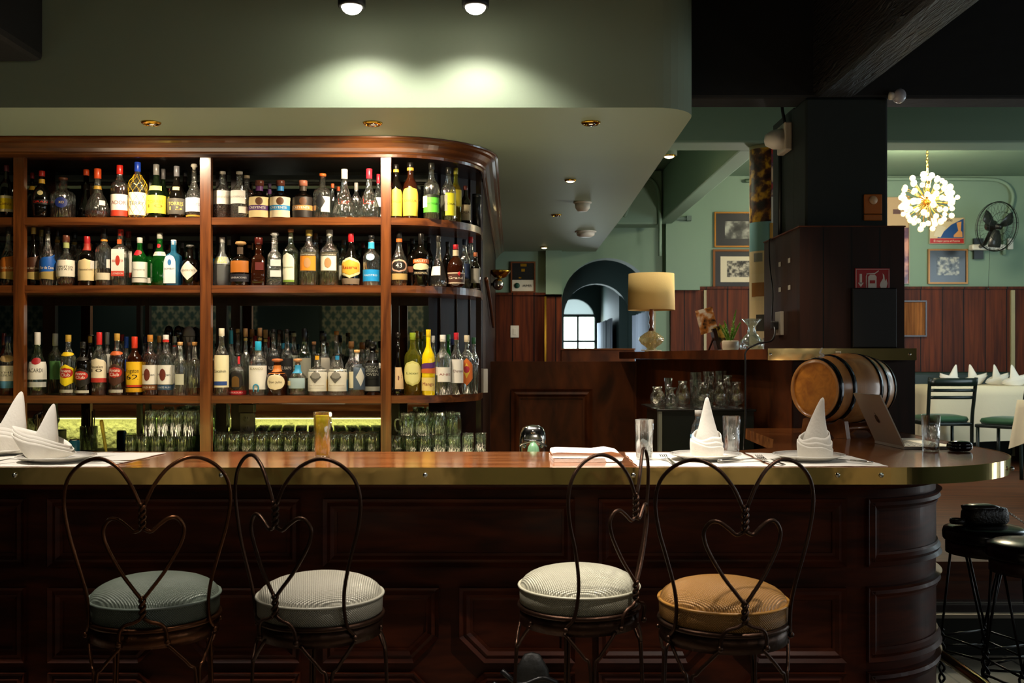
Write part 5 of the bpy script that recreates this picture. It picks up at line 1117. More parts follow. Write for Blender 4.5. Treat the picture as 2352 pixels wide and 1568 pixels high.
# left setting
cloth_sheet('placemat', 'white placemat at the left end of the counter', 'placemat', [(-1.95, 3.215), (-1.31, 3.215), (-1.275, 3.68), (-1.92, 3.68)], ZC, seed=4)
plate(130, 3.36, .128, 'white plate under the front folded napkin at the left end')
plate(-10, 3.60, .128, 'white plate behind, cut by the left edge of the picture')
def bird(label, loc, rz, seed):
    """boat-shaped folded napkin with a tall upright point"""
    t = thing('folded_napkin', label, 'napkin', loc, rz, 'napkins folded like boats with a tall sail'); random.seed(seed)
    # boat: a lens-shaped open shell, bow raised to the left
    for L, (s_, dz, dx) in enumerate(((1, 0, 0), (1.05, -.012, .004), (1.10, -.024, .006))):
        n, m_ = 28, 7; vs = []
        for j in range(m_+1):
            v = j/m_
            for k in range(n):
                a = 2*math.pi*k/n; ca, sa = math.cos(a), math.sin(a)
                w_ = .050+.052*v**.8; d_ = .034+.012*v
                x = w_*s_*ca*(1.0 if ca > 0 else 1.12); y = d_*sa*s_*(1-.35*abs(ca)**3)
                top = .080+dz+.030*max(0, -ca)**1.5-.035*max(0, ca)**1.2
                vs.append((x+dx, y, top*v))
        mb = MB(); mb.add(vs, [(j*n+k, j*n+(k+1) % n, (j+1)*n+(k+1) % n, (j+1)*n+k) for j in range(m_) for k in range(n)], True)
        o = mb.build('boat_fold', LINEN, t); md = o.modifiers.new('thick', 'SOLIDIFY'); md.thickness = .002
    rows = [(.02, .040, .0), (.06, .045, .004), (.09, .038, .010), (.12, .028, .017), (.15, .019, .024), (.17, .012, .029), (.182, .006, .032), (.186, .0015, .033)]
    n = 24; vs = []
    for z, r, dx in rows:
        for k in range(n):
            a = 2*math.pi*k/n; vs.append((r*math.cos(a)+dx, r*.45*math.sin(a)+.006, z))
    mb = MB(); mb.add(vs, [(i*n+k, i*n+(k+1) % n, (i+1)*n+(k+1) % n, (i+1)*n+k) for i in range(len(rows)-1) for k in range(n)], True); mb.build('sail', LINEN, t)
    return t
bird('white napkin folded like a boat with a tall point, on the front left plate', (ax(100, 3.36), 3.36, ZC+.012), R_D(-8), 1)
b2 = bird('white napkin folded like a boat with a tall point, half cut by the left edge', (ax(22, 3.58), 3.58, ZC+.012), R_D(6), 2)
b2.scale = (1.15, 1.1, 1.18)
fork('steel fork at the far left front of the counter', (ax(22, 3.30), 3.30, ZC+.007), R_D(-28), 1.2)
knife('steel knife resting behind the front left plate', (ax(186, 3.50), 3.5, ZC+.016), R_D(-70))
knife('steel knife in front of the left plate near the brass edge', (ax(262, 3.30), 3.32, ZC+.006), R_D(-72))
# folded white cloth in the middle
cl = thing('folded_cloth', 'thick folded white cloth lying alone in the middle of the counter', 'cloth', (ax(1345, 3.46), 3.46, ZC+.0005), R_D(1))
mb = MB(); mb.prism([(-.115, -.10), (.06, -.10), (.075, .10), (-.122, .10)], 0, .012); mb.build('lower_fold', LINEN, cl)
mb = MB(); n = 24; vs = []
prof = [(-.118, .013), (-.118, .03), (-.10, .034), (.03, .032), (.075, .034), (.105, .03), (.118, .018), (.112, .006), (.09, .0), (.06, .0), (.055, .0125)]
for y in (-.10, -.05, 0, .05, .10):
    for x, z in prof: vs.append((x*(1+.03*math.sin(y*40)), y, z+.0018*math.sin(x*60+y*30)))
q = len(prof); mb.add(vs, [(j*q+i, j*q+(i+1) % q, (j+1)*q+(i+1) % q, (j+1)*q+i) for j in range(4) for i in range(q)]+[tuple(range(q)), tuple(reversed(range(4*q, 5*q)))], True)
mb.build('upper_fold', LINEN, cl)
# glasses
GLASSW = glass('drinking_glass', (.94, .95, .94), 3.6, .04, .0, streak=.35, cap=.5)
def tumbler(name, label, px, D, z, r0, r1, h, ice=None, liquid=None, group=None, cat='glass', tag_=True):
    t = thing(name, label, cat, (ax(px, D), D, z+.0006), 0, group)
    MB().lathe([(.001, 0), (r0*.95, 0), (r0, .004), (r0+(r1-r0)*.5, h*.5), (r1, h-.001), (r1-.0012, h), (r1-.002, h-.001), (r0+(r1-r0)*.5-.002, h*.5), (r0-.003, .010), (.001, .008)], n=28).build('glass_body', GLASSW, t)
    if liquid:
        m, lv = liquid; ri = r0+(r1-r0)*lv/h-.0028; MB().lathe([(.001, .009), (r0-.0035, .0095), (ri, lv-.001), (ri-.001, lv), (.001, lv)], n=28).build('drink', m, t)
    if ice:
        random.seed(int(px)); im = glass('ice', (.86, .9, .9), 2.6, .08, .18, 'dfe6e8', relief=60)
        for k in range(ice[0]):
            s_ = .011*random.uniform(.9, 1.2); c = Vector((random.uniform(-.008, .008), random.uniform(-.008, .008), .02+ice[1]*k/ice[0]))
            mb = MB(); mb.box(-s_, s_, -s_, s_, -s_, s_, .004); R = Matrix.Rotation(random.uniform(0, 3), 4, Vector((random.random(), random.random(), random.random())).normalized()); mb.xform(Matrix.Translation(c) @ R); mb.build('ice_cube', im, t)
    return t
tumbler('tall_glass', 'tall clear glass half full of ice cubes beside the folded white cloth', 1480, 3.42, ZC, .028, .0325, .141, ice=(6, .045))
tumbler('tall_glass', 'tall clear glass with melting ice behind the slim cone napkin', 1680, 3.69, ZC, .029, .0325, .137, ice=(4, .045), liquid=(glass('water', (.85, .87, .88), .5), .05))
tumbler('tall_glass', 'empty clear glass with a little cola left, beside the laptop', 2138, 3.74, ZC, .030, .0345, .137, ice=(1, .02), liquid=(LQ['dark'], .018))
BEER = glass('beer', (.99, .93, .30), .5, .02, .6, 'ece41e')
bg = tumbler('beer_glass', 'tall glass of golden iced drink in the middle of the counter', 741, 3.53, ZC, .0265, .033, .160, ice=(4, .0), liquid=(BEER, .148))
for c in bg.children:
    if c.name.startswith('ice_cube'): c.location.z = .105
    c.data = c.data
# chrome cocktail machine behind the counter on the inner shelf
ZI = 1.02
sh = thing('inner_shelf', 'low steel work shelf behind the counter', 'shelf', (0, 0, 0))
MB().box(-.1, .92, 3.80, 4.2, ZI-.02, ZI).build('shelf_board', mat('dull_steel', '4a4a48', .5, .8), sh)
for x in (-.08, .9):
    MB().box(x-.012, x+.012, 3.82, 3.85, 0, ZI-.02).build('leg', mat('dull_steel', '4a4a48', .5, .8), sh)
    MB().box(x-.012, x+.012, 4.15, 4.18, 0, ZI-.02).build('leg', mat('dull_steel', '4a4a48', .5, .8), sh)
D = 3.95; t = thing('lemon_squeezer', 'chrome domed lemon squeezer with a pale green plunger behind the counter', 'juicer', (ax(1224, D), D, ZI+.0005))
MB().lathe([(.001, 0), (.05, 0), (.052, .01), (.053, .11), (.050, .135), (.040, .155), (.024, .164), (.001, .167)], n=28, sq=.25, sy=.7).build('housing', CHROME, t)
MB().box(-.036, .036, -.046, -.036, .105, .112, .002).build('slot', BLACKP, t)
MB().sphere((0, -.034, .138), .010, 14, (1, .6, 1)).build('badge', STEEL, t)
for s in (-1, 1): MB().sphere((s*.034, -.038, .085), .008, 10, (1, .5, 1)).build('knob', CHROME, t)
MB().tube(crom([(-.052, -.02, .085), (-.03, -.055, .10), (0, -.066, .108), (.03, -.055, .10), (.052, -.02, .085)], 6), .005, 8).build('lever', CHROME, t)
MB().lathe([(.001, 0), (.024, 0), (.0245, .06), (.02, .085), (.010, .10), (.001, .104)], c=(0, -.075, .0), n=36, nf=9, flute=.07).build('plunger', mat('mint_plastic', '7fae86', .3, coat=.3), t)
# water bottle
D = 4.0; t = thing('water_bottle', 'small clear water bottle with white cap and blue label behind the slim cone napkin', 'bottle', (ax(1604, D), D, ZI+.0005))
MB().lathe([(.001, 0), (.028, 0), (.031, .01), (.031, .04), (.029, .05), (.031, .06), (.031, .13), (.026, .16), (.014, .185), (.0125, .20), (.001, .20)], n=24).build('bottle_body', CLEAR, t)
MB().lathe([(.0145, .198), (.0145, .222), (.001, .223)], n=18).build('cap', WHITE, t)
MB().lathe([(.0315, .065), (.0315, .125)], n=24).build('label', mat('water_label', '7fb4d0', .4), t)
# laptop
t = thing('laptop', 'thin silver laptop standing open with its lid towards the barrel', 'laptop', (0, 0, 0))
AL = mat('aluminium', 'aaa498', .4, .35)
h0, h1 = Vector((1.507, 3.83, ZC+.012)), Vector((1.497, 4.11, ZC+.012)); t0, t1 = Vector((1.417, 3.835, 1.308)), Vector((1.409, 4.112, 1.306))
nrm = (h1-h0).cross(t0-h0).normalized()*.005
mb = MB(); mb.add([h0, h1, t1, t0, h0+nrm, h1+nrm, t1+nrm, t0+nrm], [(0, 1, 2, 3), (7, 6, 5, 4), (0, 4, 5, 1), (1, 5, 6, 2), (2, 6, 7, 3), (3, 7, 4, 0)]); o = mb.build('lid', AL, t, fix=True)
c0 = (h0+h1+t0+t1)/4; eu = (h1-h0).normalized(); ev = (t0-h0).normalized(); nn = -nrm.normalized()
if nn.x > 0: nn = -nn
n_ = 20; mb = MB()
def applep(a):   # rounded emblem with a bite
    r = .017*(1+.06*math.cos(2*a)); r -= .007*max(0, math.cos(a-.1))**10; return r
off_ = nn*.0012 if nn.dot(nrm) < 0 else nrm+nn*.0012
ps = [c0+off_+eu*(-applep(2*math.pi*i/n_)*math.cos(2*math.pi*i/n_))+ev*(applep(2*math.pi*i/n_)*math.sin(2*math.pi*i/n_)*1.1) for i in range(n_)]
mb.add(ps, [tuple(range(n_))])
ps = [c0+off_+eu*(-.004+.003*x)+ev*(.022+.006*y) for x, y in ((-1, -1), (1, 0), (1.4, 1.2), (0, .6))]; mb.add(ps, [(0, 1, 2, 3)])
mb.build('logo', mat('dark_emblem', '14110f', .15), t)
mb = MB(); b0, b1 = Vector((1.507, 3.83, ZC+.001)), Vector((1.497, 4.11, ZC+.001)); e = Vector((.205, .0, 0))
mb.add([b0, b0+e, b1+e, b1]+[q+Vector((0, 0, .011)) for q in (b0, b0+e, b1+e, b1)], [(3, 2, 1, 0), (4, 5, 6, 7), (0, 1, 5, 4), (1, 2, 6, 5), (2, 3, 7, 6), (3, 0, 4, 7)]); mb.build('base', AL, t)
mb = MB()
for i in range(5):
    for j in range(12):
        x = 1.52+i*.021; y = 3.85+j*.0205; mb.box(x, x+.018, y, y+.017, ZC+.0121, ZC+.0132)
mb.build('keyboard', mat('key_black', '151515', .4), t)
# pens / papers beyond laptop, case
o = MB().box(1.60, 1.74, 4.13, 4.30, ZC+.0005, ZC+.006, .001).build('notepad', mat('white_paper', 'c8c4ba', .6), None); tag(o, 'white notepad lying just beyond the laptop', 'notepad')
t = thing('glasses_case', 'glossy black rounded case at the counter end beside the nearly empty glass', 'case', (ax(2204, 3.76), 3.76, ZC+.0005), .1)
MB().lathe([(.001, 0), (.8, .03), (1, .3), (1, .55)], n=32, sq=.1, M=S4(.046, .033, .038)).build('case_bottom', mat('gloss_black', '0a0a0c', .08, coat=.8), t)
MB().lathe([(1.0, .56), (.97, .75), (.75, .95), (.4, 1.02), (.001, 1.04)], n=32, sq=.1, M=S4(.046, .033, .038)).build('lid', mat('gloss_black', '0a0a0c', .08, coat=.8), t)
# ------------------------------------------------------------ barrel on its stand
t = thing('wooden_barrel', 'small oak barrel with black hoops lying on a wooden cradle on the counter', 'barrel', (1.50, 4.50, 1.315), 0)
a = R_D(-56); Rb_ = Matrix.Rotation(a, 4, 'Z') @ Matrix.Rotation(math.pi/2, 4, 'X')   # local z -> towards viewer-left
OAK = wood('oak_staves', '94602f', 'c88e52', (14, 14, 2), .35, .4, .1); OAKH = wood('oak_head', '96591a', 'c8822a', (2.2, 26, 26), .4, .3, .08)
L2 = .205
def br(z): return .158-.028*(z/L2)**2
mb = MB(); mb.lathe([(br(L2*q/8), L2*q/8) for q in range(-8, 9)], n=40, M=Rb_); 
mb.f = [f for f in mb.f if len(f) == 4]; mb.sm = [True]*len(mb.f)
mb.lathe([(br(L2), L2), (br(L2)-.012, L2), (br(L2)-.014, L2-.012)], n=40, M=Rb_); mb.f = [f for f in mb.f if len(f) == 4]; mb.sm = [True]*len(mb.f)
mb.build('staves', OAK, t)
for s in (1, -1):
    mb = MB(); vs = [Rb_ @ Vector(((br(L2)-.013)*math.cos(2*math.pi*k/40), (br(L2)-.013)*math.sin(2*math.pi*k/40), s*(L2-.010))) for k in range(40)]
    mb.add(vs, [tuple(range(40)) if s > 0 else tuple(reversed(range(40)))]); mb.build('barrel_head', OAKH, t)
HOOP = mat('black_steel_hoop', '191d22', .22, .8)
for z in (.190, .118, -.06, -.118, -.190):
    mb = MB(); h = .011; mb.lathe([(br(z-h)+.0004, z-h), (br(z-h)+.0025, z-h), (br(z+h)+.0025, z+h), (br(z+h)+.0004, z+h)], n=44, M=Rb_); mb.f = [f for f in mb.f if len(f) == 4]; mb.sm = [True]*len(mb.f)
    mb.build('hoop', HOOP, t)
fwd = (Rb_ @ Vector((0, 0, 1, 0))).to_3d() if len(Vector((0, 0, 1, 0))) == 4 else None
fwd = Vector((Rb_[0][2], Rb_[1][2], Rb_[2][2])); side = Vector((-fwd.y, fwd.x, 0))
def cradle(c):
    mb = MB(); vs = []
    prof = [(-.125, 0), (-.06, 0), (-.035, .02), (.035, .02), (.06, 0), (.125, 0), (.112, .075), (.085, .085), (.05, .062), (0, .052), (-.05, .062), (-.085, .085), (-.112, .075)]
    zb = ZC-1.315+.0005
    for s in (-.013, .013):
        for u, v in prof: p = fwd*(c+s)+side*u; vs.append((p.x, p.y, zb+v))
    n = len(prof); mb.add(vs, [tuple(range(n)), tuple(reversed(range(n, 2*n)))]+[(i, n+i, n+(i+1) % n, (i+1) % n) for i in range(n)]); return mb
for c in (.13, -.13): cradle(c).build('cradle', wood('cradle_wood', '6e3f1c', '9a5f2e', (10, 10, 10), .4, .3), t)
for s in (-.07, .07):
    p = fwd*.13+side*s; q = fwd*-.13+side*s; z = ZC-1.315+.04; MB().tube([(p.x, p.y, z), (q.x, q.y, z)], .007, 8).build('cradle_bar', wood('cradle_wood', '', ''), t)
p = fwd*.13; zt = br(.13)
MB().lathe([(.001, 0), (.012, 0), (.012, .012), (.001, .012)], c=(p.x*.3, p.y*.3, .155), n=14).build('bung', mat('pale_bung', 'b0a890', .6), t)
MB().tube(crom([(p.x*1.3, p.y*1.3, zt-.012), (p.x*1.25+.012, p.y*1.25, zt+.002), (p.x*1.2-.006, p.y*1.2, zt+.012), (p.x*1.2+.004, p.y*1.2, zt+.035)], 5), [.009-.006*i/15 for i in range(16)], 7).build('plastic_tie', glass('plastic_film', (.8, .8, .8), 2, .2, .5, 'c8c8c4'), t)
# ------------------------------------------------------------ black chest with glassware behind the bar
t = thing('glassware_cabinet', 'black chest behind the bar with glassware crowded on its top', 'cabinet', (0, 0, 0))
ZB = az(938, 5.2)
MB().box(.775, 1.25, 5.15, 5.72, .0, ZB-.012).build('chest_body', mat('black_laminate', '0d1210', .3, bump=.1, bscale=8), t)
MB().box(.745, 1.26, 5.13, 5.74, ZB-.012, ZB, .003).build('top_board', mat('black_top', '0c0d0c', .2), t)
MB().box(.757, .775, 5.14, 5.19, .6, ZB-.012).build('steel_corner', mat('pale_steel', '7c7f76', .35, .6), t)
def glassw(kind, label, px, top, D, w, group):
    h = az(top, D)-ZB; r = w/2/F*D; t = thing(kind, label, 'glass', (ax(px, D), D, ZB+.0006), 0, group)
    if kind == 'brandy_snifter': pr = [(.001, 0), (.8*r, 0), (.85*r, .004), (.25*r, .012), (.25*r, h*.12), (.8*r, h*.2), (r, h*.38), (.9*r, h*.62), (.55*r, h*.85), (.62*r, h), (.60*r, h), (.52*r, h*.85), (.86*r, h*.6), (.95*r, h*.38), (.001, h*.2)]
    elif kind == 'decanter': pr = [(.001, 0), (.8*r, 0), (r, h*.14), (r, h*.32), (.8*r, h*.5), (.32*r, h*.68), (.3*r, h*.8), (.75*r, h), (.72*r, h), (.27*r, h*.8), (.76*r, h*.5), (.95*r, h*.3), (.001, h*.04)]
    else: pr = [(.001, 0), (.9*r, 0), (r, h), (.95*r, h), (.86*r, .006), (.001, .005)]
    MB().lathe(pr, n=20).build('glass_body', GLASSW, t); return t
KIN = {'s': 'brandy_snifter', 'd': 'decanter', 't': 'tumbler'}
gr = [('s', 1510, 888, 5.2, 36), ('d', 1542, 890, 5.24, 34), ('s', 1568, 875, 5.2, 34), ('t', 1535, 868, 5.45, 18), ('s', 1605, 888, 5.26, 30), ('t', 1598, 855, 5.55, 26), ('t', 1598, 872, 5.42, 28), ('s', 1615, 878, 5.2, 38), ('t', 1627, 853, 5.58, 26), ('s', 1633, 864, 5.4, 32), ('s', 1655, 878, 5.2, 34), ('t', 1656, 852, 5.58, 26), ('s', 1672, 862, 5.38, 32), ('s', 1692, 877, 5.2, 34), ('t', 1684, 876, 5.5, 26)]
CNT = {}
for i, (k, px, top, D, w) in enumerate(gr):
    g = {'s': ('clear stemmed snifter glass among those on the black chest', 'snifters on the black chest'), 'd': ('small clear flared decanter among the glasses on the black chest', None), 't': ('clear straight tumbler at the back of the black chest', 'tumblers on the black chest')}[k]
    CNT[k] = CNT.get(k, -1)+1; glassw(KIN[k], g[0].replace('clear', 'clear '+ORD[CNT[k]]) if k != 'd' else g[0], px, top, D, w, g[1])
# ------------------------------------------------------------ glasses standing upside down on the back worktop
def up_glass(label, px, D, z, r, h, group, parent=None):
    t = thing('upturned_tumbler', label, 'glass', (ax(px, D), D, z+.0006), 0, group); return t
pr0 = lambda r, h: [(r, 0), (r*.88, h-.004), (r*.84, h), (.001, h), (.001, h-.006), (r*.80, h-.008), (r*.95, 0)]
proto = thing('upturned_tumbler', 'clear upside-down tumbler, leftmost in the front row below the middle shelves', 'glass', (ax(505, 5.3), 5.3, WT+.0006), 0, 'upside-down tumblers on the middle worktop')
gmesh = MB(); gmesh.lathe(pr0(.036, .143), n=20, nf=10, flute=.012); GG = glass('upturned_glass', (.84, .92, .82), 4.0, .05, .0, streak=.9, cap=.7); gmesh.build('glass_body', GG, proto)
for row, D in enumerate((5.29, 5.38, 5.47)):
    for k in range(12):
        px = 505+k*32+(16 if row == 1 else 0)
        if px > 862 or (row == 0 and k == 0): continue
        dup(proto, (ax(px, D), D, WT+.0006), label='clear upside-down tumbler, %s in the %s row below the middle shelves' % (ORD[k], ROW[row]))
G2 = 'stacked tumblers below the left shelves'; lab2 = 'clear upside-down tumbler in the two-high stack below the left shelves'
for lvl in (0, 1):
    for row, D in enumerate((5.29, 5.38, 5.47)):
        for k in range(5 if lvl == 0 else 4):
            px = (300 if lvl == 0 else 345)+k*30+(10 if row == 1 else 0)
            if lvl == 0: px += 0
            if px > 448: continue
            dup(proto, (ax(px, D), D, WT+.0006+lvl*.1315), label='clear upside-down tumbler, %s, %s level %s row below the left shelves' % (ORD[k], ('lower', 'upper')[lvl], ROW[row]), group=G2, sc=(.9, .9, .915))
mugp = thing('glass_mug', 'clear jar mug with a handle, first in the upper row below the round end', 'mug', (ax(935, 5.3), 5.3, WT+.135), R_D(180), 'glass jar mugs below the round end')
MB().lathe([(.001, 0), (.036, 0), (.040, .008), (.040, .08), (.034, .095), (.034, .118), (.031, .118), (.031, .096), (.037, .08), (.037, .010), (.001, .006)], n=24).build('glass_body', GG, mugp)
MB().tube(crom([(.038, 0, .085), (.060, 0, .080), (.064, 0, .045), (.055, 0, .022), (.038, 0, .020)], 6), .0045, 8).build('handle', GG, mugp)
for i, (px, D) in enumerate(((971, 5.30), (1007, 5.33), (1043, 5.38), (955, 5.44), (992, 5.47), (1030, 5.50))):
    dup(mugp, (ax(px, D), D, WT+.135), R_D(20+50*i), 'clear jar mug, %s in the %s upper row below the round end' % (ORD[i % 3+(1 if i < 3 else 0)], 'front' if i < 3 else 'back'))
for i in range(13):
    px, D = (910+i*33, 5.30+.01*max(0, i-3)**1.3) if i < 6 else (925+(i-6)*30, 5.42+.012*(i-6))
    dup(proto, (ax(px, D), D, WT+.0006), label='clear upside-down tumbler, %s in the %s row below the round end' % (ORD[i if i < 6 else i-6], 'front lower' if i < 6 else 'back lower'), group='tumblers below the round end', sc=(1, 1, .93))
# left end odds and ends in the mirror bay
# ------------------------------------------------------------ ceiling lights and devices
BULB = mat('lit_bulb', 'ffffff', emit='fff2dc', es=25); BULBW = mat('lit_bulb_warm', 'ffffff', emit='ffdf9a', es=18)
for px, D, lab in ((808, 4.2, 'lit round spot lamp hanging above the bar, the left one of the pair'), (1092, 4.2, 'lit round spot lamp hanging above the bar, the right one of the pair')):
    x = ax(px, D); t = thing('ceiling_spot', lab, 'ceiling light', (x, D, 2.942), 0, 'pair of hanging spot lamps')
    MB().lathe([(.046, -.012), (.056, -.012), (.058, 0), (.058, .12), (.05, .13), (.001, .13)], n=24).build('lamp_can', mat('matte_black_can', '0a0a0a', .5), t)
    MB().tube([(0, 0, .13), (0, 0, .395)], .008, 8).build('stem', mat('matte_black_can', '', ''), t)
    MB().sphere((0, 0, -.008), .044, 18, (1, 1, .75)).build('bulb', BULB, t)
def ring(px, py, lab, lit, r=.045, z=ZS):
    D = (z-CZ)*F/(HY-py); t = thing('recessed_downlight', lab, 'ceiling light', (ax(px, D), D, z), 0)
    MB().lathe([(r*.72, .0), (r*.72, -.008), (r*.8, -.012), (r, -.006), (r*1.08, 0)], n=28).build('brass_ring', GOLD, t)
    if lit: MB().sphere((0, 0, -.006), r*.74, 16, (1, 1, .4)).build('bulb', BULBW, t)
    else: MB().sphere((.004, 0, -.008), r*.5, 14, (1, 1, .5)).build('bulb', CHROME, t)
    return t
ring(347, 281, 'brass ringed downlight over the left shelves', False); ring(856, 282, 'brass ringed downlight over the middle shelf post', False); ring(1357, 281, 'unlit brass ringed downlight near the rounded corner of the lowered ceiling', False)
ring(1310, 413, 'glowing downlight in the lowered ceiling, nearer of the two lit ones', True, .036); ring(1278, 493, 'small unlit chrome downlight between the two glowing ones', False, .04); ring(1250, 567, 'glowing downlight far back in the lowered ceiling', True, .040)
ring(1537, 357, 'glowing round downlight on the green ceiling past the lowered box', True, .05, 3.0)
t = [o for o in scene.objects if o.get('label', '').startswith('glowing round downlight')][0]; MB().lathe([(.06, 0), (.06, .395), (.001, .395)], n=20).build('lamp_can', GRN, t)
def detector(px, py, w, lab, z=ZS, dome=.055):
    D = (z-CZ)*F/(HY-py); r = w/2/F*D; t = thing('smoke_detector', lab, 'smoke detector', (ax(px, D), D, z), 0)
    MB().lathe([(r, 0), (r, -.008), (r*.86, -.012), (.001, -.012)], n=28).build('base_plate', WHITE, t)
    MB().lathe([(r*.84, -.012), (r*.80, -.012-dome*.6), (r*.5, -.012-dome), (.001, -.014-dome)], n=28).build('dome', WHITE, t)
detector(1338, 464, 42, 'white ceiling detector with a deep dome, nearer one'); detector(1345, 531, 50, 'flat white ceiling detector farther back', dome=.04)
# ------------------------------------------------------------ things on walls
def frame(name, lab, cat, px0, px1, py0, py1, D, fw, fcol, inner, metal=0, group=None):
    """picture frame flat on the wall at depth D; inner(mb builder) adds content children in u, v of the opening"""
    x0, x1, z0, z1 = ax(px0, D), ax(px1, D), az(py1, D), az(py0, D); t = thing(name, lab, cat, ((x0+x1)/2, D, z0), 0, group); w, h = x1-x0, z1-z0
    m = mat('frame_'+fcol, fcol, .3, metal); mb = MB(); f_ = fw
    mb.box(-w/2, w/2, -.025, 0, 0, f_).box(-w/2, w/2, -.025, 0, h-f_, h).box(-w/2, -w/2+f_, -.025, 0, f_, h-f_).box(w/2-f_, w/2, -.025, 0, f_, h-f_); mb.build('frame', m, t)
    for i, (nm, u0, u1, v0, v1, mm) in enumerate(inner):
        d = .012+.0012*i; MB().box(-w/2+f_+(w-2*f_)*u0, -w/2+f_+(w-2*f_)*u1, -d, -.001, f_+(h-2*f_)*v0, f_+(h-2*f_)*v1).build(nm, mm, t)
    return t
def photo_mat(name, c1, c2, c3, sc):
    if name in _M: return _M[name]
    m, nt, N, L, P = nodes(name); tc = N.new('ShaderNodeTexCoord'); no = N.new('ShaderNodeTexNoise'); no.inputs['Scale'].default_value = sc; no.inputs['Detail'].default_value = 3
    r = N.new('ShaderNodeValToRGB'); r.color_ramp.elements[0].position = .38; r.color_ramp.elements[1].position = .62; r.color_ramp.elements[0].color = srgb(c1); r.color_ramp.elements[1].color = srgb(c3); e = r.color_ramp.elements.new(.5); e.color = srgb(c2)
    L.new(tc.outputs['Object'], no.inputs['Vector']); L.new(no.outputs[0], r.inputs[0]); L.new(r.outputs[0], P.inputs['Base Color']); P.inputs['Roughness'].default_value = .3; _M[name] = m; return m
DW = YB-.001
t = frame('certificate_frame', 'small framed certificate with a round seal and coin on black, on the far left wall', 'picture', 1173, 1230, 601, 672, DW, .016, '6a3a1c', [('backing', 0, 1, 0, 1, mat('black_card', '101012', .5)), ('card', .0, 1, 0, .40, mat('cream_card', 'd8d2c0', .5)), ('coin', .42, .58, .70, .80, GOLD), ('plate', .38, .66, .88, .98, GOLD), ('coin', .3, .42, .45, .50, GOLD)])
w_ = (1230-1173)/F*DW; flat_text('AMR', .035, Matrix.Translation((.045, -.020, .072)), mat('ink_3a3a34', '3a3a34', .5), t, width=.10)
MB().lathe([(.001, 0), (.030, 0), (.030, .002), (.001, .002)], n=20, M=Matrix.Translation((-.065, -.018, .075)) @ Matrix.Rotation(math.pi/2, 4, 'X')).build('seal', mat('green_seal', '1c4a3a', .5), t)
D = YB-.04; t = thing('light_switch', 'white wall light switch on the dark wainscot', 'light switch', (ax(1182, D), D-.001, az(775, D)))
MB().box(-.045, .045, -.008, 0, 0, .128, .003).build('switch_plate', WHITE, t); MB().box(-.016, .016, -.012, -.008, .03, .098, .002).build('rocker', WHITE, t)
# brass bowl sconce on the cabinet side wall
D = 8.3; t = thing('wall_sconce', 'brass bowl wall sconce with chrome ball on the side of the bottle cabinet', 'wall lamp', (XR+.0, D, az(672, D)))
MB().lathe([(.02, .12), (.05, .13), (.085, .17), (.09, .185), (.084, .185), (.05, .14), (.001, .135)], c=(.075, 0, 0), n=24).build('bowl', GOLD, t)
MB().sphere((.06, 0, .07), .05, 16).build('ball', CHROME, t); MB().tube([(0, 0, .07), (.05, 0, .07)], .012, 8).build('arm', GOLD, t)
t = MB().tube(crom([(XR+.012, 6.3, az(640, 6.3)), (XR+.02, 7.0, az(690, 7.0)), (XR+.025, 8.0, az(750, 8.0))], 8), .013, 6).build('slanting_rail', SHELFW); tag(t, 'thin wooden rail slanting down the side of the bottle cabinet', 'rail')
# framed photographs beyond
PHM = photo_mat('faded_photograph_a', '1c1c1a', '4a4a46', 'a8a89c', 7); PHG = photo_mat('group_photograph', '24221e', '6a665c', 'b8b09c', 26)
frame('framed_photograph', 'framed photograph in a black mount, upper of two beside the poster column', 'picture', 1640, 1752, 487, 568, DW, .016, 'a8722e', [('backing', 0, 1, 0, 1, mat('black_mount', '17171a', .4)), ('photograph', .2, .82, .22, .76, PHM)], .6)
frame('framed_photograph', 'framed group photograph in a pale mount, lower of two beside the poster column', 'picture', 1637, 1752, 573, 664, DW, .022, '7a4a1e', [('backing', 0, 1, 0, 1, mat('black_mount', '', '')), ('mount', .12, .95, .14, .86, mat('cream_mount', 'cfc4a8', .6)), ('photograph', .26, .80, .28, .74, PHG)], .3)
frame('framed_photograph', 'framed dark photograph of a group on the dining wall, below the sewing poster', 'picture', 2130, 2221, 572, 652, DW, .018, '8a5a22', [('backing', 0, 1, 0, 1, mat('slate_mount', '262a30', .2)), ('photograph', .2, .82, .22, .80, photo_mat('group_photograph_b', '1c1e22', '5a5e62', 'a8a494', 22))], .4)
t = frame('poster_sign', 'small colourful tin advertising sign with a red foot band on the dining wall', 'sign', 2133, 2213, 500, 560, DW, .004, 'b0a080', [('backing', 0, 1, .2, 1, mat('sign_cream', 'd8c49a', .4)), ('red_band', 0, 1, 0, .2, mat('sign_red', 'b02420', .4))])
w_, h_ = 80/F*DW, 60/F*DW
MB().add([(-w_*.28, -.017, h_*.22), (w_*.48, -.017, h_*.22), (w_*.48, -.017, h_*.96), (w_*.12, -.017, h_*.72)], [(0, 1, 2, 3)]).build('blue_field', mat('sign_blue', '1c4a86', .4), t)
MB().add([(-w_*.38, -.018, h_*.30), (-w_*.18, -.018, h_*.24), (-w_*.02, -.018, h_*.62), (-w_*.25, -.018, h_*.75)], [(0, 1, 2, 3)]).build('printed_shape', mat('sign_white', 'e0d2b4', .4), t)
MB().add([(w_*.20, -.0185, h_*.25), (w_*.45, -.0185, h_*.25), (w_*.44, -.0185, h_*.45), (w_*.40, -.0185, h_*.50), (w_*.42, -.0185, h_*.85), (w_*.28, -.0185, h_*.8), (w_*.33, -.0185, h_*.5), (w_*.2, -.0185, h_*.33)], [tuple(range(8))]).build('printed_shape', mat('sign_tan', 'd89a5c', .4), t)
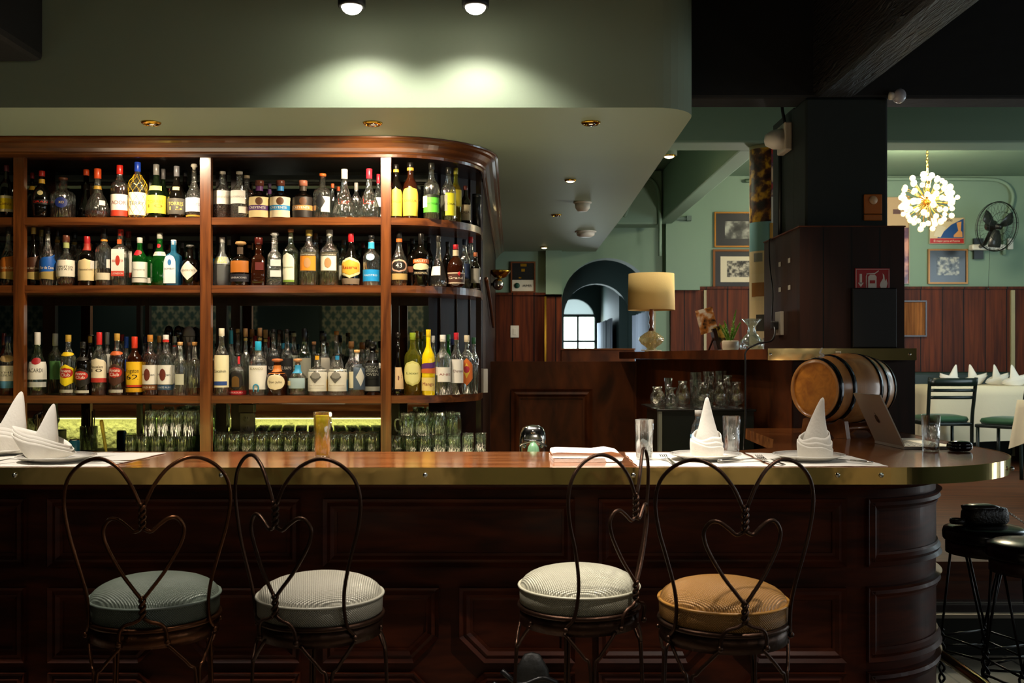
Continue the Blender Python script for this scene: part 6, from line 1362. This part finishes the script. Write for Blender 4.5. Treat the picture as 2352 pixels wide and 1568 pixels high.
flat_text('cafe', .045, Matrix.Translation((.01, -.0195, h_*.90)), mat('ink_3a1c14', '3a1c14', .5), t, width=.10)
flat_text('El mejor junto al Puerto', .03, Matrix.Translation((0, -.0195, h_*.105)), mat('ink_e8d8c0', 'e8d8c0', .5), t, width=.28)
t = frame('tall_poster', 'tall purple landscape poster with a cream top partly hidden by the column', 'poster', 2030, 2087, 453, 652, DW, .004, 'a89a7a', [('print', 0, 1, 0, .65, photo_mat('purple_landscape', '3a2434', '6a3c4a', 'c88a70', 6)), ('print_top', 0, 1, .65, 1, mat('poster_cream', 'b89a72', .5))])
MB().box(-.04, .04, -.018, -.016, .75, .80).build('printed_shape', mat('ink_5a3a34', '5a3a34', .5), t)
t = frame('slatted_panel', 'framed panel of narrow vertical wooden slats on the wainscot', 'wall panel', 2058, 2127, 690, 773, YB-.045, .015, '2a160c', [('backing', 0, 1, 0, 1, wood('slat_wood', '6a3c1c', '9a6232', (30, 8, 2), .6, 0, planks=(0, .028), spec=.1))])
# wall fan
D = 10.15; fx, fz = ax(2290, D), az(520, D)
t = thing('wall_fan', 'black wall fan with wire cage at the right edge of the dining wall', 'fan', (fx, D, fz))
Rf_ = Matrix.Rotation(R_D(18), 4, 'Z') @ Matrix.Rotation(R_D(100), 4, 'X')
FB = mat('fan_black', '101210', .35)
mb = MB(); R0 = .25
for rr, zz_ in ((R0, 0), (R0*.98, .03), (R0*.98, -.03), (R0*.6, .055), (R0*.3, .06)):
    mb.tube([Rf_ @ Vector((rr*math.cos(a), rr*math.sin(a), zz_)) for a in [2*math.pi*i/36 for i in range(36)]], .006 if rr == R0 else .0025, 5, closed=True)
for k in range(30):
    a = 2*math.pi*k/30; mb.tube([Rf_ @ Vector((r*math.cos(a), r*math.sin(a), z)) for r, z in ((.03, .062), (R0*.6, .056), (R0*.98, .03), (R0*.98, -.03), (R0*.5, -.055))], .0014, 3)
mb.build('cage', FB, t)
for k in range(3):
    a = 2*math.pi*k/3+.5; mb = MB(); vs = []
    for i in range(7):
        u = i/6; r = .04+.18*u; w2 = .05+.05*math.sin(u*2.6)
        for s in (-1, 1): vs.append(Rf_ @ Vector((r*math.cos(a+s*w2/r*.8*(.5+.5*u)), r*math.sin(a+s*w2/r*.8*(.5+.5*u)), s*.018)))
    mb.add(vs, [(2*i, 2*i+1, 2*i+3, 2*i+2) for i in range(6)], True); o = mb.build('blade', mat('fan_blade', '2a2c2a', .3), t); md = o.modifiers.new('s', 'SOLIDIFY'); md.thickness = .003
MB().lathe([(.001, -.12), (.05, -.12), (.06, -.05), (.03, -.02), (.03, .05), (.001, .06)], n=20, M=Rf_).build('motor', FB, t)
MB().tube([(0, .12, -.02), (.02, .3, -.14), (.05, .50, -.16)], .02, 8).box(.0, .1, .50, .54, -.28, -.06).build('bracket', FB, t)
MB().tube(crom([(-.04, .05, -.08), (-.05, .06, -.35), (-.06, .06, -.62)], 5), .002, 4).sphere((-.06, .06, -.63), .012, 8, (1, 1, 1.6)).build('pull_cord', FB, t)
t = thing('wall_unit', 'white plastic box unit under the wall fan', 'wall unit', (ax(2262, DW), DW, az(576, DW))); MB().box(-.18, .18, -.10, 0, 0, .062, .015).build('housing', WHITE, t); MB().box(.22, .28, -.06, 0, .01, .13, .01).build('side_box', WHITE, t)
# ------------------------------------------------------------ chandelier
t = thing('chandelier', 'glowing ball chandelier of many clear glass drops hanging in the dining room', 'chandelier', (3.67, 8.8, 2.83))
random.seed(5); GG_ = mat('gilt_metal', 'b08a3c', .25, 1); DROP = mat('lit_glass_drop', 'fff6e0', .1, emit='ffdf9c', es=.8); HOT = mat('lit_chandelier_bulb', 'ffffff', emit='ffe2a8', es=34)
MB().sphere((0, 0, 0), .03, 12).build('core', GG_, t)
n = 64
for i in range(n):
    ph = math.acos(1-2*(i+.5)/n); th = math.pi*(1+5**.5)*i; d = Vector((math.sin(ph)*math.cos(th), math.sin(ph)*math.sin(th), math.cos(ph))); R = .235*random.uniform(.9, 1.05)
    o = MB().sphere(d*R, .025*random.uniform(.85, 1.15), 9).build('glass_drop', DROP, t); MB().tube([d*.02, d*(R-.02)], .003, 4).build('arm', GG_, o)
for d in ((-.15, -.08, -.01), (.16, -.09, .03), (-.02, -.15, .01), (-.19, .0, -.05), (-.2, -.04, -.02), (.19, -.06, .0), (.1, .12, 0)): MB().sphere(d, .028, 10).build('bulb', HOT, t)
mb = MB()
for k in range(17):
    z = .06+k*.028; mb.tube([Vector((.009*math.cos(a)*(k % 2), .009*math.cos(a)*(1-k % 2), z+.018*math.sin(a))) for a in [2*math.pi*j/8 for j in range(8)]], .003, 4, closed=True)
mb.build('chain', GG_, t); MB().lathe([(.001, .50), (.03, .50), (.07, .54), (.09, .568), (.001, .568)], n=20).build('ceiling_rose', mat('pale_rose', 'd8d4b8', .5), t)
# ------------------------------------------------------------ poster column
t = thing('poster_column', 'round column covered with old illustrated posters behind the big dark column', 'column', (1.722, 6.73, .4))
R = .115; PC = lambda c: mat('poster_'+c, c, .45)
MB().lathe([(.001, 0), (R, 0), (R, 2.474), (.001, 2.474)], n=36).build('column_shaft', PC('d8c8a0'), t)
def patch(a0, a1, z0, z1, col, off=.002, mm=None):
    n = 8; vs = []
    for z in (z0, z1):
        for i in range(n+1): a = math.radians(a0+(a1-a0)*i/n); vs.append(((R+off)*math.sin(a), -(R+off)*math.cos(a), z))
    return MB().add(vs, [(i, i+1, n+2+i, n+1+i) for i in range(n)], True).build('poster', mm or PC(col), t)
def zpx(py): return az(py, 6.62)-.4
patch(-90, 0, zpx(508), zpx(338), 'a87a24', .002, photo_mat('poster_rider', '2a1810', '5a3018', 'd09a24', 15)); patch(0, 90, zpx(452), zpx(338), 'b04a30', .0025, photo_mat('poster_red', 'a83424', '5a4050', 'd8b890', 12))
patch(0, 80, zpx(512), zpx(452), 'd8d0bc'); patch(-90, 10, zpx(575), zpx(508), '7aa8a4'); patch(-5, 6, zpx(680), zpx(512), 'b88a34', .004)
patch(6, 80, zpx(570), zpx(512), '2a4a38', .003, photo_mat('poster_green', '1c3420', '4a5c2a', 'c8a43c', 10)); patch(-90, -6, zpx(640), zpx(575), 'e0cc9c'); patch(-60, -28, zpx(600), zpx(580), '8a8a80', .003)
patch(-90, 8, zpx(690), zpx(628), 'e4d2a4', .0028); patch(-70, -20, zpx(680), zpx(648), '9a6a34', .004); patch(8, 90, zpx(750), zpx(570), '6aa4a4', .003)
patch(-90, 0, zpx(760), zpx(690), 'e8d4a4', .0032); patch(-50, -22, zpx(760), zpx(722), '3a3a34', .004); patch(8, 80, zpx(800), zpx(750), 'd8a42c', .004); patch(-90, 8, zpx(860), zpx(760), 'e0d0a8', .003)
for ch, py, a in (('A', 592, 34), ('C', 668, 36)):
    vs, fs = text_mesh(ch, .16); mb = MB(); aa = math.radians(a); mb.add([((R+.006)*math.sin(aa+x/R), -(R+.006)*math.cos(aa+x/R), zpx(py)+y) for x, y in vs], fs); mb.build('lettering', mat('ink_c8341c', 'c8341c', .5), t)
# ------------------------------------------------------------ things fixed to the big column
CF = 4.999
t = thing('door_plaque', 'orange plastic plaque with rounded corners on the teal column', 'plaque', (ax(2004, CF), CF, az(507, CF)))
OR = mat('orange_plastic', 'b8661c', .35)
MB().box(-.046, .046, -.010, 0, .034, .133, .008).build('upper_plate', OR, t); MB().box(-.046, .046, -.010, 0, 0, .031, .006).build('lower_plate', OR, t)
MB().lathe([(.001, 0), (.022, 0), (.020, .006), (.001, .008)], n=20, M=Matrix.Translation((0, -.010, .102)) @ Matrix.Rotation(math.pi/2, 4, 'X')).build('emblem', mat('plaque_cream', 'd8b48a', .4), t)
t = thing('extinguisher_sign', 'red fire extinguisher sign with white arrow and flame on the dark cladding', 'sign', (ax(2004, 4.93), 4.934, az(690, 4.93)))
RED = mat('sign_bright_red', 'a8141c', .35); WH = mat('sign_white_ink', 'e4dcd4', .4); w2, h2 = .086, .160
MB().box(-w2, w2, -.004, 0, 0, h2, .001).build('sign_board', RED, t)
mb = MB()
for a in ((-w2+.004, w2-.004, h2-.006, h2-.004), (-w2+.004, -w2+.006, .0, h2-.004), (w2-.006, w2-.004, .0, h2-.004)): mb.box(a[0], a[1], -.0048, -.004, a[2], a[3])
mb.build('border', WH, t)
def flatp(pts, nm='symbol', y=-.005): MB().add([(x, y, z) for x, z in pts], [tuple(range(len(pts)))]).build(nm, WH, t)
flatp([(-.064, .085), (-.052, .085), (-.052, .132), (-.064, .132)], 'arrow'); flatp([(-.072, .088), (-.058, .066), (-.044, .088)], 'arrow_head')
flatp([(-.022, .060), (.020, .060), (.020, .118), (.012, .128), (-.012, .128), (-.022, .118)], 'extinguisher_body'); flatp([(-.030, .130), (-.030, .134), (.010, .136), (.030, .150), (.032, .146), (.012, .131)], 'handle')
MB().box(-.014, .012, -.0062, -.0055, .085, .100).build('extinguisher_label', RED, t); MB().tube([(-.026, -.006, .132), (-.032, -.006, .120), (-.032, -.006, .06)], .002, 5).build('hose', WH, t)
flatp([(.042, .060), (.068, .062), (.074, .085), (.068, .108), (.062, .095), (.058, .125), (.050, .135), (.052, .110), (.040, .090), (.036, .075)], 'flame')
t = thing('black_screen', 'black flat screen back standing on the ledge in front of the sign', 'monitor', (ax(2006, 4.925), 4.922, CZ+.045))
D = 4.92; MB().box(-.108, .112, -.012, .006, .0, az(661, D)-CZ-.045, .006).build('screen', mat('matte_black_screen', '0a0b0c', .5), t)
t = thing('warning_light', 'white dome emergency light fixed to the side of the column', 'emergency light', (1.473, 5.32, az(335, 5.32)))
MB().box(-.04, 0, -.09, .07, -.04, .11, .008).build('housing', mat('cream_plastic', 'b0a898', .45), t)
MB().lathe([(.055, 0), (.05, .05), (.03, .085), (.001, .095)], n=24, M=Matrix.Translation((-.04, -.03, .03)) @ Matrix.Rotation(R_D(-95), 4, 'Y')).build('lamp_head', WHITE, t)
MB().tube(crom([(-.02, -.02, .11), (-.035, -.02, .2), (-.04, -.01, .32), (-.02, .0, .48)], 5), .009, 6).build('cable', BLACKP, t)
t = thing('ceiling_bulb', 'unlit white globe bulb where the black beam meets the column', 'lamp', (1.90, 4.96, az(219, 4.95)))
MB().sphere((.028, 0, 0), .037, 16, (.9, 1, 1)).build('globe', mat('opal_globe', 'a8a8b0', .3), t); MB().lathe([(.02, 0), (.02, .02), (.001, .02)], n=14, M=Matrix.Rotation(R_D(-90), 4, 'Y')).build('holder', WHITE, t)
for i, (px, py) in enumerate(((1802, 607), (1818, 598), (1804, 665), (1822, 660))):
    D = 5.30 if px < 1810 else 5.12; lab = ('upper left', 'upper right', 'lower left', 'lower right')[i]; o = MB().box(-.0015, 0, -.02, .02, -.012, .012).build('sticker', mat('white_sticker', 'b8b4a8', .6)); o.location = (1.4255, D, az(py, D)); tag(o, 'tiny white sticker, '+lab+' of four on the side of the column cladding', 'sticker', 'four stickers on the cladding')
t = thing('wall_outlet', 'grey socket strip with a plug on the side of the column cladding', 'socket', (1.4255, 5.28, az(770, 5.28)))
MB().box(-.018, 0, -.06, .05, 0, .125, .003).build('socket_plate', mat('grey_plastic', '8a8478', .5), t); MB().box(-.05, -.019, -.03, .03, .03, .075, .006).build('plug', BLACKP, t)
o = MB().tube(crom([(1.385, 5.26, az(748, 5.26)), (1.36, 5.15, az(765, 5.15)), (1.30, 5.0, az(783, 5.0)), (1.20, 4.875, az(790, 4.87)), (1.145, 4.87, az(806, 4.87)), (1.14, 4.868, az(840, 4.87)), (1.14, 4.87, az(960, 4.87)), (1.14, 4.9, 1.0)], 8), .005, 6).build('power_cable', BLACKP); tag(o, 'black power cable looping over the ledge and hanging down behind the bar', 'cable')
o = MB().tube(crom([(1.424, 5.45, 2.10), (1.41, 5.46, 2.09), (1.412, 5.45, 1.95), (1.415, 5.40, 1.8), (1.416, 5.42, 1.65), (1.414, 5.30, 1.58)], 8), .0035, 6).build('thin_cable', BLACKP); tag(o, 'thin black cable running down the side of the column cladding', 'cable')
o = MB().tube([(1.468, 5.45, 2.11), (1.468, 5.45, 2.7)], .012, 8).build('cable_duct', mat('dark_duct', '0e1413', .5)); tag(o, 'dark cable duct running up the left side of the column', 'cable duct')
# ------------------------------------------------------------ ledge ornaments
ZLT = ZL1+.0005
D = 7.5; t = thing('table_lamp', 'table lamp with cream drum shade and glass base at the ledge corner', 'lamp', (ax(1496, D), D, ZLT))
MB().lathe([(.001, 0), (.05, 0), (.05, .012), (.03, .022), (.04, .035), (.075, .06), (.095, .09), (.09, .11), (.05, .14), (.03, .15), (.02, .16), (.001, .16)], n=28, nf=14, flute=.02).build('glass_base', glass('cut_amber_glass', (.75, .68, .45), 2.2, .1, .35, 'c8b070', relief=90), t)
MB().lathe([(.001, .155), (.022, .16), (.012, .19), (.02, .22), (.012, .25), (.02, .29), (.010, .33), (.007, .36), (.001, .36)], n=14).build('turned_stem', wood('lamp_stem_wood', '4a2212', '7a4020', (8, 8, 8), .3, .4), t)
Rs = 54/F*D; z0, z1 = az(712, D)-ZLT, az(629, D)-ZLT
o = MB().lathe([(Rs, z0), (Rs*.965, z1)], n=40); o.f = [f for f in o.f if len(f) == 4]; o.sm = [True]*len(o.f); o = o.build('lamp_shade', mat('cream_fabric_shade', 'f0cc80', .8, bump=.1, bscale=150), t); md = o.modifiers.new('s', 'SOLIDIFY'); md.thickness = .003
MB().tube([(0, 0, .35), (0, 0, z1-.02)], .004, 6).tube([(-Rs*.96, 0, z1-.02), (Rs*.96, 0, z1-.02)], .002, 5).tube([(0, -Rs*.96, z1-.02), (0, Rs*.96, z1-.02)], .002, 5).build('shade_holder', GOLD, t)
MB().tube(crom([(-.05, -.05, .01), (-.10, -.2, .012), (-.06, -.36, .006), (0, -.5, .004)], 6), .004, 6).build('lamp_cord', mat('white_cord', 'b8b0a0', .5), t)
D = 6.5; t = thing('menu_stand', 'leaning stand of illustrated drink menus beside the potted fern', 'menu stand', (ax(1650, D), D, ZLT))
M_ = Matrix.Rotation(R_D(-14), 4, 'Y')
MB().box(-.012, .012, -.05, .05, 0, .15).xform(M_).build('wood_block', DARKW, t)
MB().box(-.085, .03, -.004, .0, .13, .29).xform(M_).build('menu_card', photo_mat('beer_card', '1a1210', 'c07a3c', 'e8dcc8', 14), t)
MB().box(-.005, .07, -.03, -.026, .05, .16).xform(Matrix.Rotation(R_D(-12), 4, 'Y')).build('menu_card', photo_mat('beer_card_b', '2a1a10', 'c89a3c', 'e0c890', 18), t)
MB().tube([(-.06, .02, 0), (-.01, 0, .14)], .006, 6).build('prop', DARKW, t)
D = 6.35; t = thing('potted_fern', 'small asparagus fern in a white ceramic pot on a saucer', 'plant', (ax(1678, D), D, ZLT))
MB().lathe([(.001, 0), (.045, 0), (.054, .02), (.054, .058), (.048, .066), (.044, .062), (.001, .055)], n=28).build('pot', mat('ceramic_white', 'ccc0ac', .35), t); MB().lathe([(.001, -.0), (.075, .0), (.078, .006), (.001, .004)], n=28).build('saucer', CHINA, t)
random.seed(11); mb = MB()
for fr__ in ((.0, -.01, .035, .0, .20), (-.02, 0, -.07, 0, .11), (.01, 0, .06, -.01, .12), (-.01, 0, -.035, .02, .13), (.0, 0, .02, -.03, .10), (-.01, -.02, -.05, -.03, .09)):
    bx, by, tx, ty, hh = fr__
    for i in range(44):
        u = i/43; c = Vector((bx+(tx-bx)*u**1.3, by+(ty-by)*u, .055+hh*u)); r = .017*math.sin(math.pi*(.12+.86*u))
        for k in range(5):
            a = random.uniform(0, 6.28); d = Vector((math.cos(a)*r, math.sin(a)*r, .010)); q = Vector((-d.y, d.x, 0)).normalized()*.0032
            mb.add([c-q, c+q, c+d], [(0, 1, 2)])
mb.build('fronds', mat('fern_green', '8cc04c', .5), t)
D = 6.2; t = thing('glass_vase', 'clear glass carafe with a flared ruffled mouth on the ledge', 'vase', (ax(1727, D), D, ZLT))
s = 1/F*D; MB().lathe([(.001, 0), (24*s, 0), (28*s, 10*s), (26*s, 22*s), (14*s, 36*s), (8*s, 42*s), (10*s, 45*s), (7*s, 50*s), (10*s, 58*s), (22*s, 73*s), (21*s, 73*s), (9*s, 57*s), (6*s, 50*s), (13*s, 35*s), (24*s, 20*s), (.001, 4*s)], n=28, nf=7, flute=.04).build('glass_body', glass('bright_glass', (.88, .93, .92), 2.4, .02, .06, 'dfe6e2'), t)
for px, D, h, lab in ((1762, 6.0, .075, 'small clear tumbler beside the glass carafe on the ledge'), (1784, 5.9, .11, 'clear narrow glass near the socket on the ledge')):
    tumbler('small_glass', lab, px, D, ZLT, .022, .027, h)
# ------------------------------------------------------------ booth bench back behind the partition
t = thing('booth_bench', 'dark wooden booth bench back in front of the arched passage', 'bench', (0, 0, 0)); x0, x1 = ax(1288, 9.4), ax(1458, 9.4)
MB().box(x0, x1, 9.4, 9.46, .40, az(803, 9.4), .008).build('back_board', WAINP, t); MB().box(x0+.01, x1-.01, 9.46, 9.9, .40, .85, .01).build('seat', DARKW, t); MB().box(x0-.004, x1+.004, 9.385, 9.475, az(803, 9.4), az(800, 9.4)).build('top_rail', SHELFW, t)
# curtains in the passage
def curtain(lab, x, y0, y1, z0, z1):
    n = 40; mb = MB(); vs = []
    for z in (z0, z1):
        for i in range(n+1): u = i/n; vs.append((x-.05-.022*math.sin(u*38)-.01*math.sin(u*17), y0+(y1-y0)*u, z))
    mb.add(vs, [(i, i+1, n+2+i, n+1+i) for i in range(n)], True); o = mb.build('sheer_curtain', mat('sheer_white', 'c8ccd8', .8)); md = o.modifiers.new('s', 'SOLIDIFY'); md.thickness = .003; tag(o, lab, 'curtain')
curtain('white sheer curtain in the passage beyond the second arch', 1.40, 13.4, 15.7, .42, 1.98); curtain('white sheer curtain between the two arches of the passage', 1.60, 11.1, 12.8, .42, 1.98)
area('curtain_daylight', (.6, 12.0, 1.9), (1.6, 12.1, 1.4), 4, .5, 1.0, COOL)
# ------------------------------------------------------------ dining tables and chairs
def dchair(lab, x, y, rz):
    t = thing('dining_chair', lab, 'chair', (x, y, .4), rz, 'dark green slat-back dining chairs'); FR = mat('dark_green_lacquer', '0c1a15', .35)
    for s in (-1, 1):
        MB().tube(crom([(s*.20, -.20, 0), (s*.20, -.195, .45), (s*.205, -.23, .7), (s*.21, -.26, .87)], 4), .017, 8).build('leg', FR, t)
        MB().tube([(s*.19, .19, 0), (s*.19, .19, .44)], .016, 8).build('leg', FR, t)
    MB().box(-.21, .21, -.21, .21, .43, .46, .008).build('seat_frame', FR, t)
    MB().lathe([(.001, .46), (.93, .462), (1, .485), (.95, .51), (.6, .525), (.001, .53)], n=28, sq=.5, M=S4(.205, .205, 1)).build('seat', mat('green_velvet', '17502e', .6, sheen=.3), t)
    for z, h, th in ((.83, .075, -.262), (.755, .030, -.245), (.69, .030, -.232)):
        n = 8; vs = []
        for zz_ in (z-h/2, z+h/2):
            for i in range(n+1): u = -1+2*i/n; vs.append((u*.205, th-.025*(1-u*u), zz_))
        mb = MB(); mb.add(vs, [(i, i+1, n+2+i, n+1+i) for i in range(n)], True); o = mb.build('back_slat', FR, t); md = o.modifiers.new('s', 'SOLIDIFY'); md.thickness = .014; md.offset = 0
    return t
CLOTH = mat('tablecloth_linen', 'd8ccb0', .8, bump=.1, bscale=40)
def dtable(lab, x0, x1, y0, y1, zt, drop, gname, zf=.4):
    t = thing('dining_table', 'square table under '+lab, 'table', ((x0+x1)/2, (y0+y1)/2, zf), 0, gname); w, d = (x1-x0)/2, (y1-y0)/2
    MB().box(-w+.01, w-.01, -d+.01, d-.01, zt-zf-.035, zt-zf-.004).build('tabletop', DARKW, t)
    for sx in (-1, 1):
        for sy in (-1, 1): MB().box(sx*(w-.08)-.025, sx*(w-.08)+.025, sy*(d-.08)-.025, sy*(d-.08)+.025, 0, zt-zf-.036).build('leg', DARKW, t)
    # cloth: top and wavy skirt
    n = 22; per = []
    for a, b in (((x0, y0), (x1, y0)), ((x1, y0), (x1, y1)), ((x1, y1), (x0, y1)), ((x0, y1), (x0, y0))):
        for i in range(n): per.append((a[0]+(b[0]-a[0])*i/n, a[1]+(b[1]-a[1])*i/n, a, b, i/n))
    vs = []; m_ = 6; N_ = len(per)
    for j in range(m_+1):
        v = j/m_
        for k, (x, y, a, b, u) in enumerate(per):
            nx, ny = (b[1]-a[1]), -(b[0]-a[0]); l = math.hypot(nx, ny); cor = 1-min(u, 1-u)*2
            out_ = .004+.05*v*(.35+.3*math.sin(k*.9)+.9*cor**3); z = zt-drop*v*(1+.25*cor**3) if j else zt
            vs.append((x+nx/l*out_, y+ny/l*out_, z))
    mb = MB(); mb.add(vs, [(j*N_+k, (j+1)*N_+k, (j+1)*N_+(k+1) % N_, j*N_+(k+1) % N_) for j in range(m_) for k in range(N_)]+[tuple(range(N_))], True)
    o = mb.build('tablecloth', CLOTH); tag(o, lab, 'tablecloth')
dtable('cream tablecloth reaching low on the table below the chandelier', ax(2128, 9.6), ax(2128, 9.6)+1.7, 9.55, 10.4, 1.175, .52, 'dining tables')
dtable('cream tablecloth corner at the right edge of the picture', 3.86, 4.7, 6.75, 7.6, 1.13, .30, 'dining tables')
for x0_, w_, n_ in ((-3.3, .9, 'farthest left'), (-1.35, .8, 'second from the left'), (.9, .9, 'second from the right'), (2.6, .9, 'farthest right')):
    dtable('unseen white cloth added for the brass to reflect, '+n_, x0_, x0_+w_, -1.3, -.45, .75, .32, 'unseen tables added for brass reflections', 0)  # unseen tables added so the brass band mirrors pale patches
dchair('dark green slat-back chair with green seat, squarely in front of the white-clothed table', ax(2166, 9.2), 9.25, 0)
dchair('dark green slat-back chair turned sideways, nearest the right edge', ax(2312, 8.9), 8.85, R_D(38))
dchair('dark green slat-back chair half hidden behind the dark partition', 3.45, 9.95, R_D(70))
for px, D, rz, lab in ((2188, 9.75, 0, 'leftmost folded napkin on the dining table'), (2236, 10.05, 2.9, 'narrow folded napkin second from the left on the dining table'), (2290, 9.95, 3.3, 'folded napkin third from the left on the dining table'), (2332, 9.7, 3.0, 'folded napkin at the right edge on the dining table')):
    q = dup(b2, (ax(px, D), D, 1.178), rz, 'white '+lab, 'folded napkins on the dining table', 1.1)
o = MB().box(3.5, 5.3, 10.52, 10.64, .41, 1.30, .03).build('wall_bench', mat('dark_green_leather', '12241c', .4)); tag(o, 'dark green upholstered bench back along the dining wall', 'bench')
# ------------------------------------------------------------ odds and ends low behind the counter
t = thing('soft_drink_can', 'small blue drink can beside the left napkin in the lower shelf bay', 'can', (ax(171, 5.3), 5.3, WT+.0006)); 
MB().lathe([(.001, 0), (.024, 0), (.028, .006), (.028, .102), (.024, .108), (.001, .108)], n=24).build('can_body', mat('blue_can', '1f5a72', .25), t); MB().lathe([(.024, .108), (.025, .112), (.001, .110)], n=24).build('can_lid', CHROME, t)
t = thing('wooden_muddler', 'pale wooden handle leaning in the lower left shelf bay', 'utensil', (ax(247, 5.32), 5.32, WT+.0006)); MB().lathe([(.001, 0), (.006, 0), (.006, .05), (.009, .07), (.008, .10), (.0105, .2), (.009, .215), (.001, .218)], n=12, M=Matrix.Rotation(R_D(-9), 4, 'Y')).build('handle', mat('pale_yellow_wood', 'c8b040', .4), t)
t = thing('straw_jar', 'jar packed with upright straws and stirrers behind the left napkins', 'jar', (ax(98, 5.33), 5.33, WT+.0006)); MB().lathe([(.001, 0), (.05, 0), (.05, .14), (.047, .14), (.046, .004), (.001, .004)], n=24).build('glass_body', GG, t)
random.seed(4)
mb = MB()
for k in range(26):
    a, r = random.uniform(0, 6.3), random.uniform(0, .028); mb.tube([(r*math.cos(a), r*math.sin(a), .006), (r*1.5*math.cos(a), r*1.5*math.sin(a), .235+random.uniform(-.02, .01))], .0028, 5)
o = mb.build('straws', mat('paper_straw', '8a7a5c', .6), t); o['kind'] = 'stuff'
t = lump((.075, .06, .06), 9, 24).build('plastic_bag', glass('plastic_bag_film', (.5, .5, .5), 2, .2, .5, '6a6a66')); t.location = (ax(-2, 5.34), 5.36, WT+.12); tag(t, 'crumpled grey plastic bag in the leftmost lower bay', 'bag')
t2 = MB().box(ax(-20, 5.3), ax(26, 5.3), 5.28, 5.44, WT+.0006, WT+.118, .004).build('wooden_crate', DARKW); tag(t2, 'dark box under the crumpled plastic bag in the leftmost lower bay', 'box')
t = thing('wall_outlet', 'double electric outlet on a pale plate low in the middle shelf bay', 'socket', (ax(566, DM-.02), DM-.001, az(995, DM)))
MB().box(-.042, .042, -.014, 0, 0, .115, .003).build('outlet_plate', mat('grey_beige_plate', '8c8674', .45), t); MB().box(-.042, .042, -.03, -.001, .118, .165, .003).build('upper_cover', mat('dull_cover', '4a3a2c', .4), t)
for z in (.03, .085):
    MB().lathe([(.001, 0), (.019, 0), (.019, .003), (.001, .003)], n=20, M=Matrix.Translation((0, -.014, z)) @ Matrix.Rotation(math.pi/2, 4, 'X')).build('socket', mat('outlet_face', 'a09a88', .4), t)
    for x in (-.007, .007): MB().box(x-.0015, x+.0015, -.0185, -.017, z-.001, z+.010).build('slot', BLACKP, t)
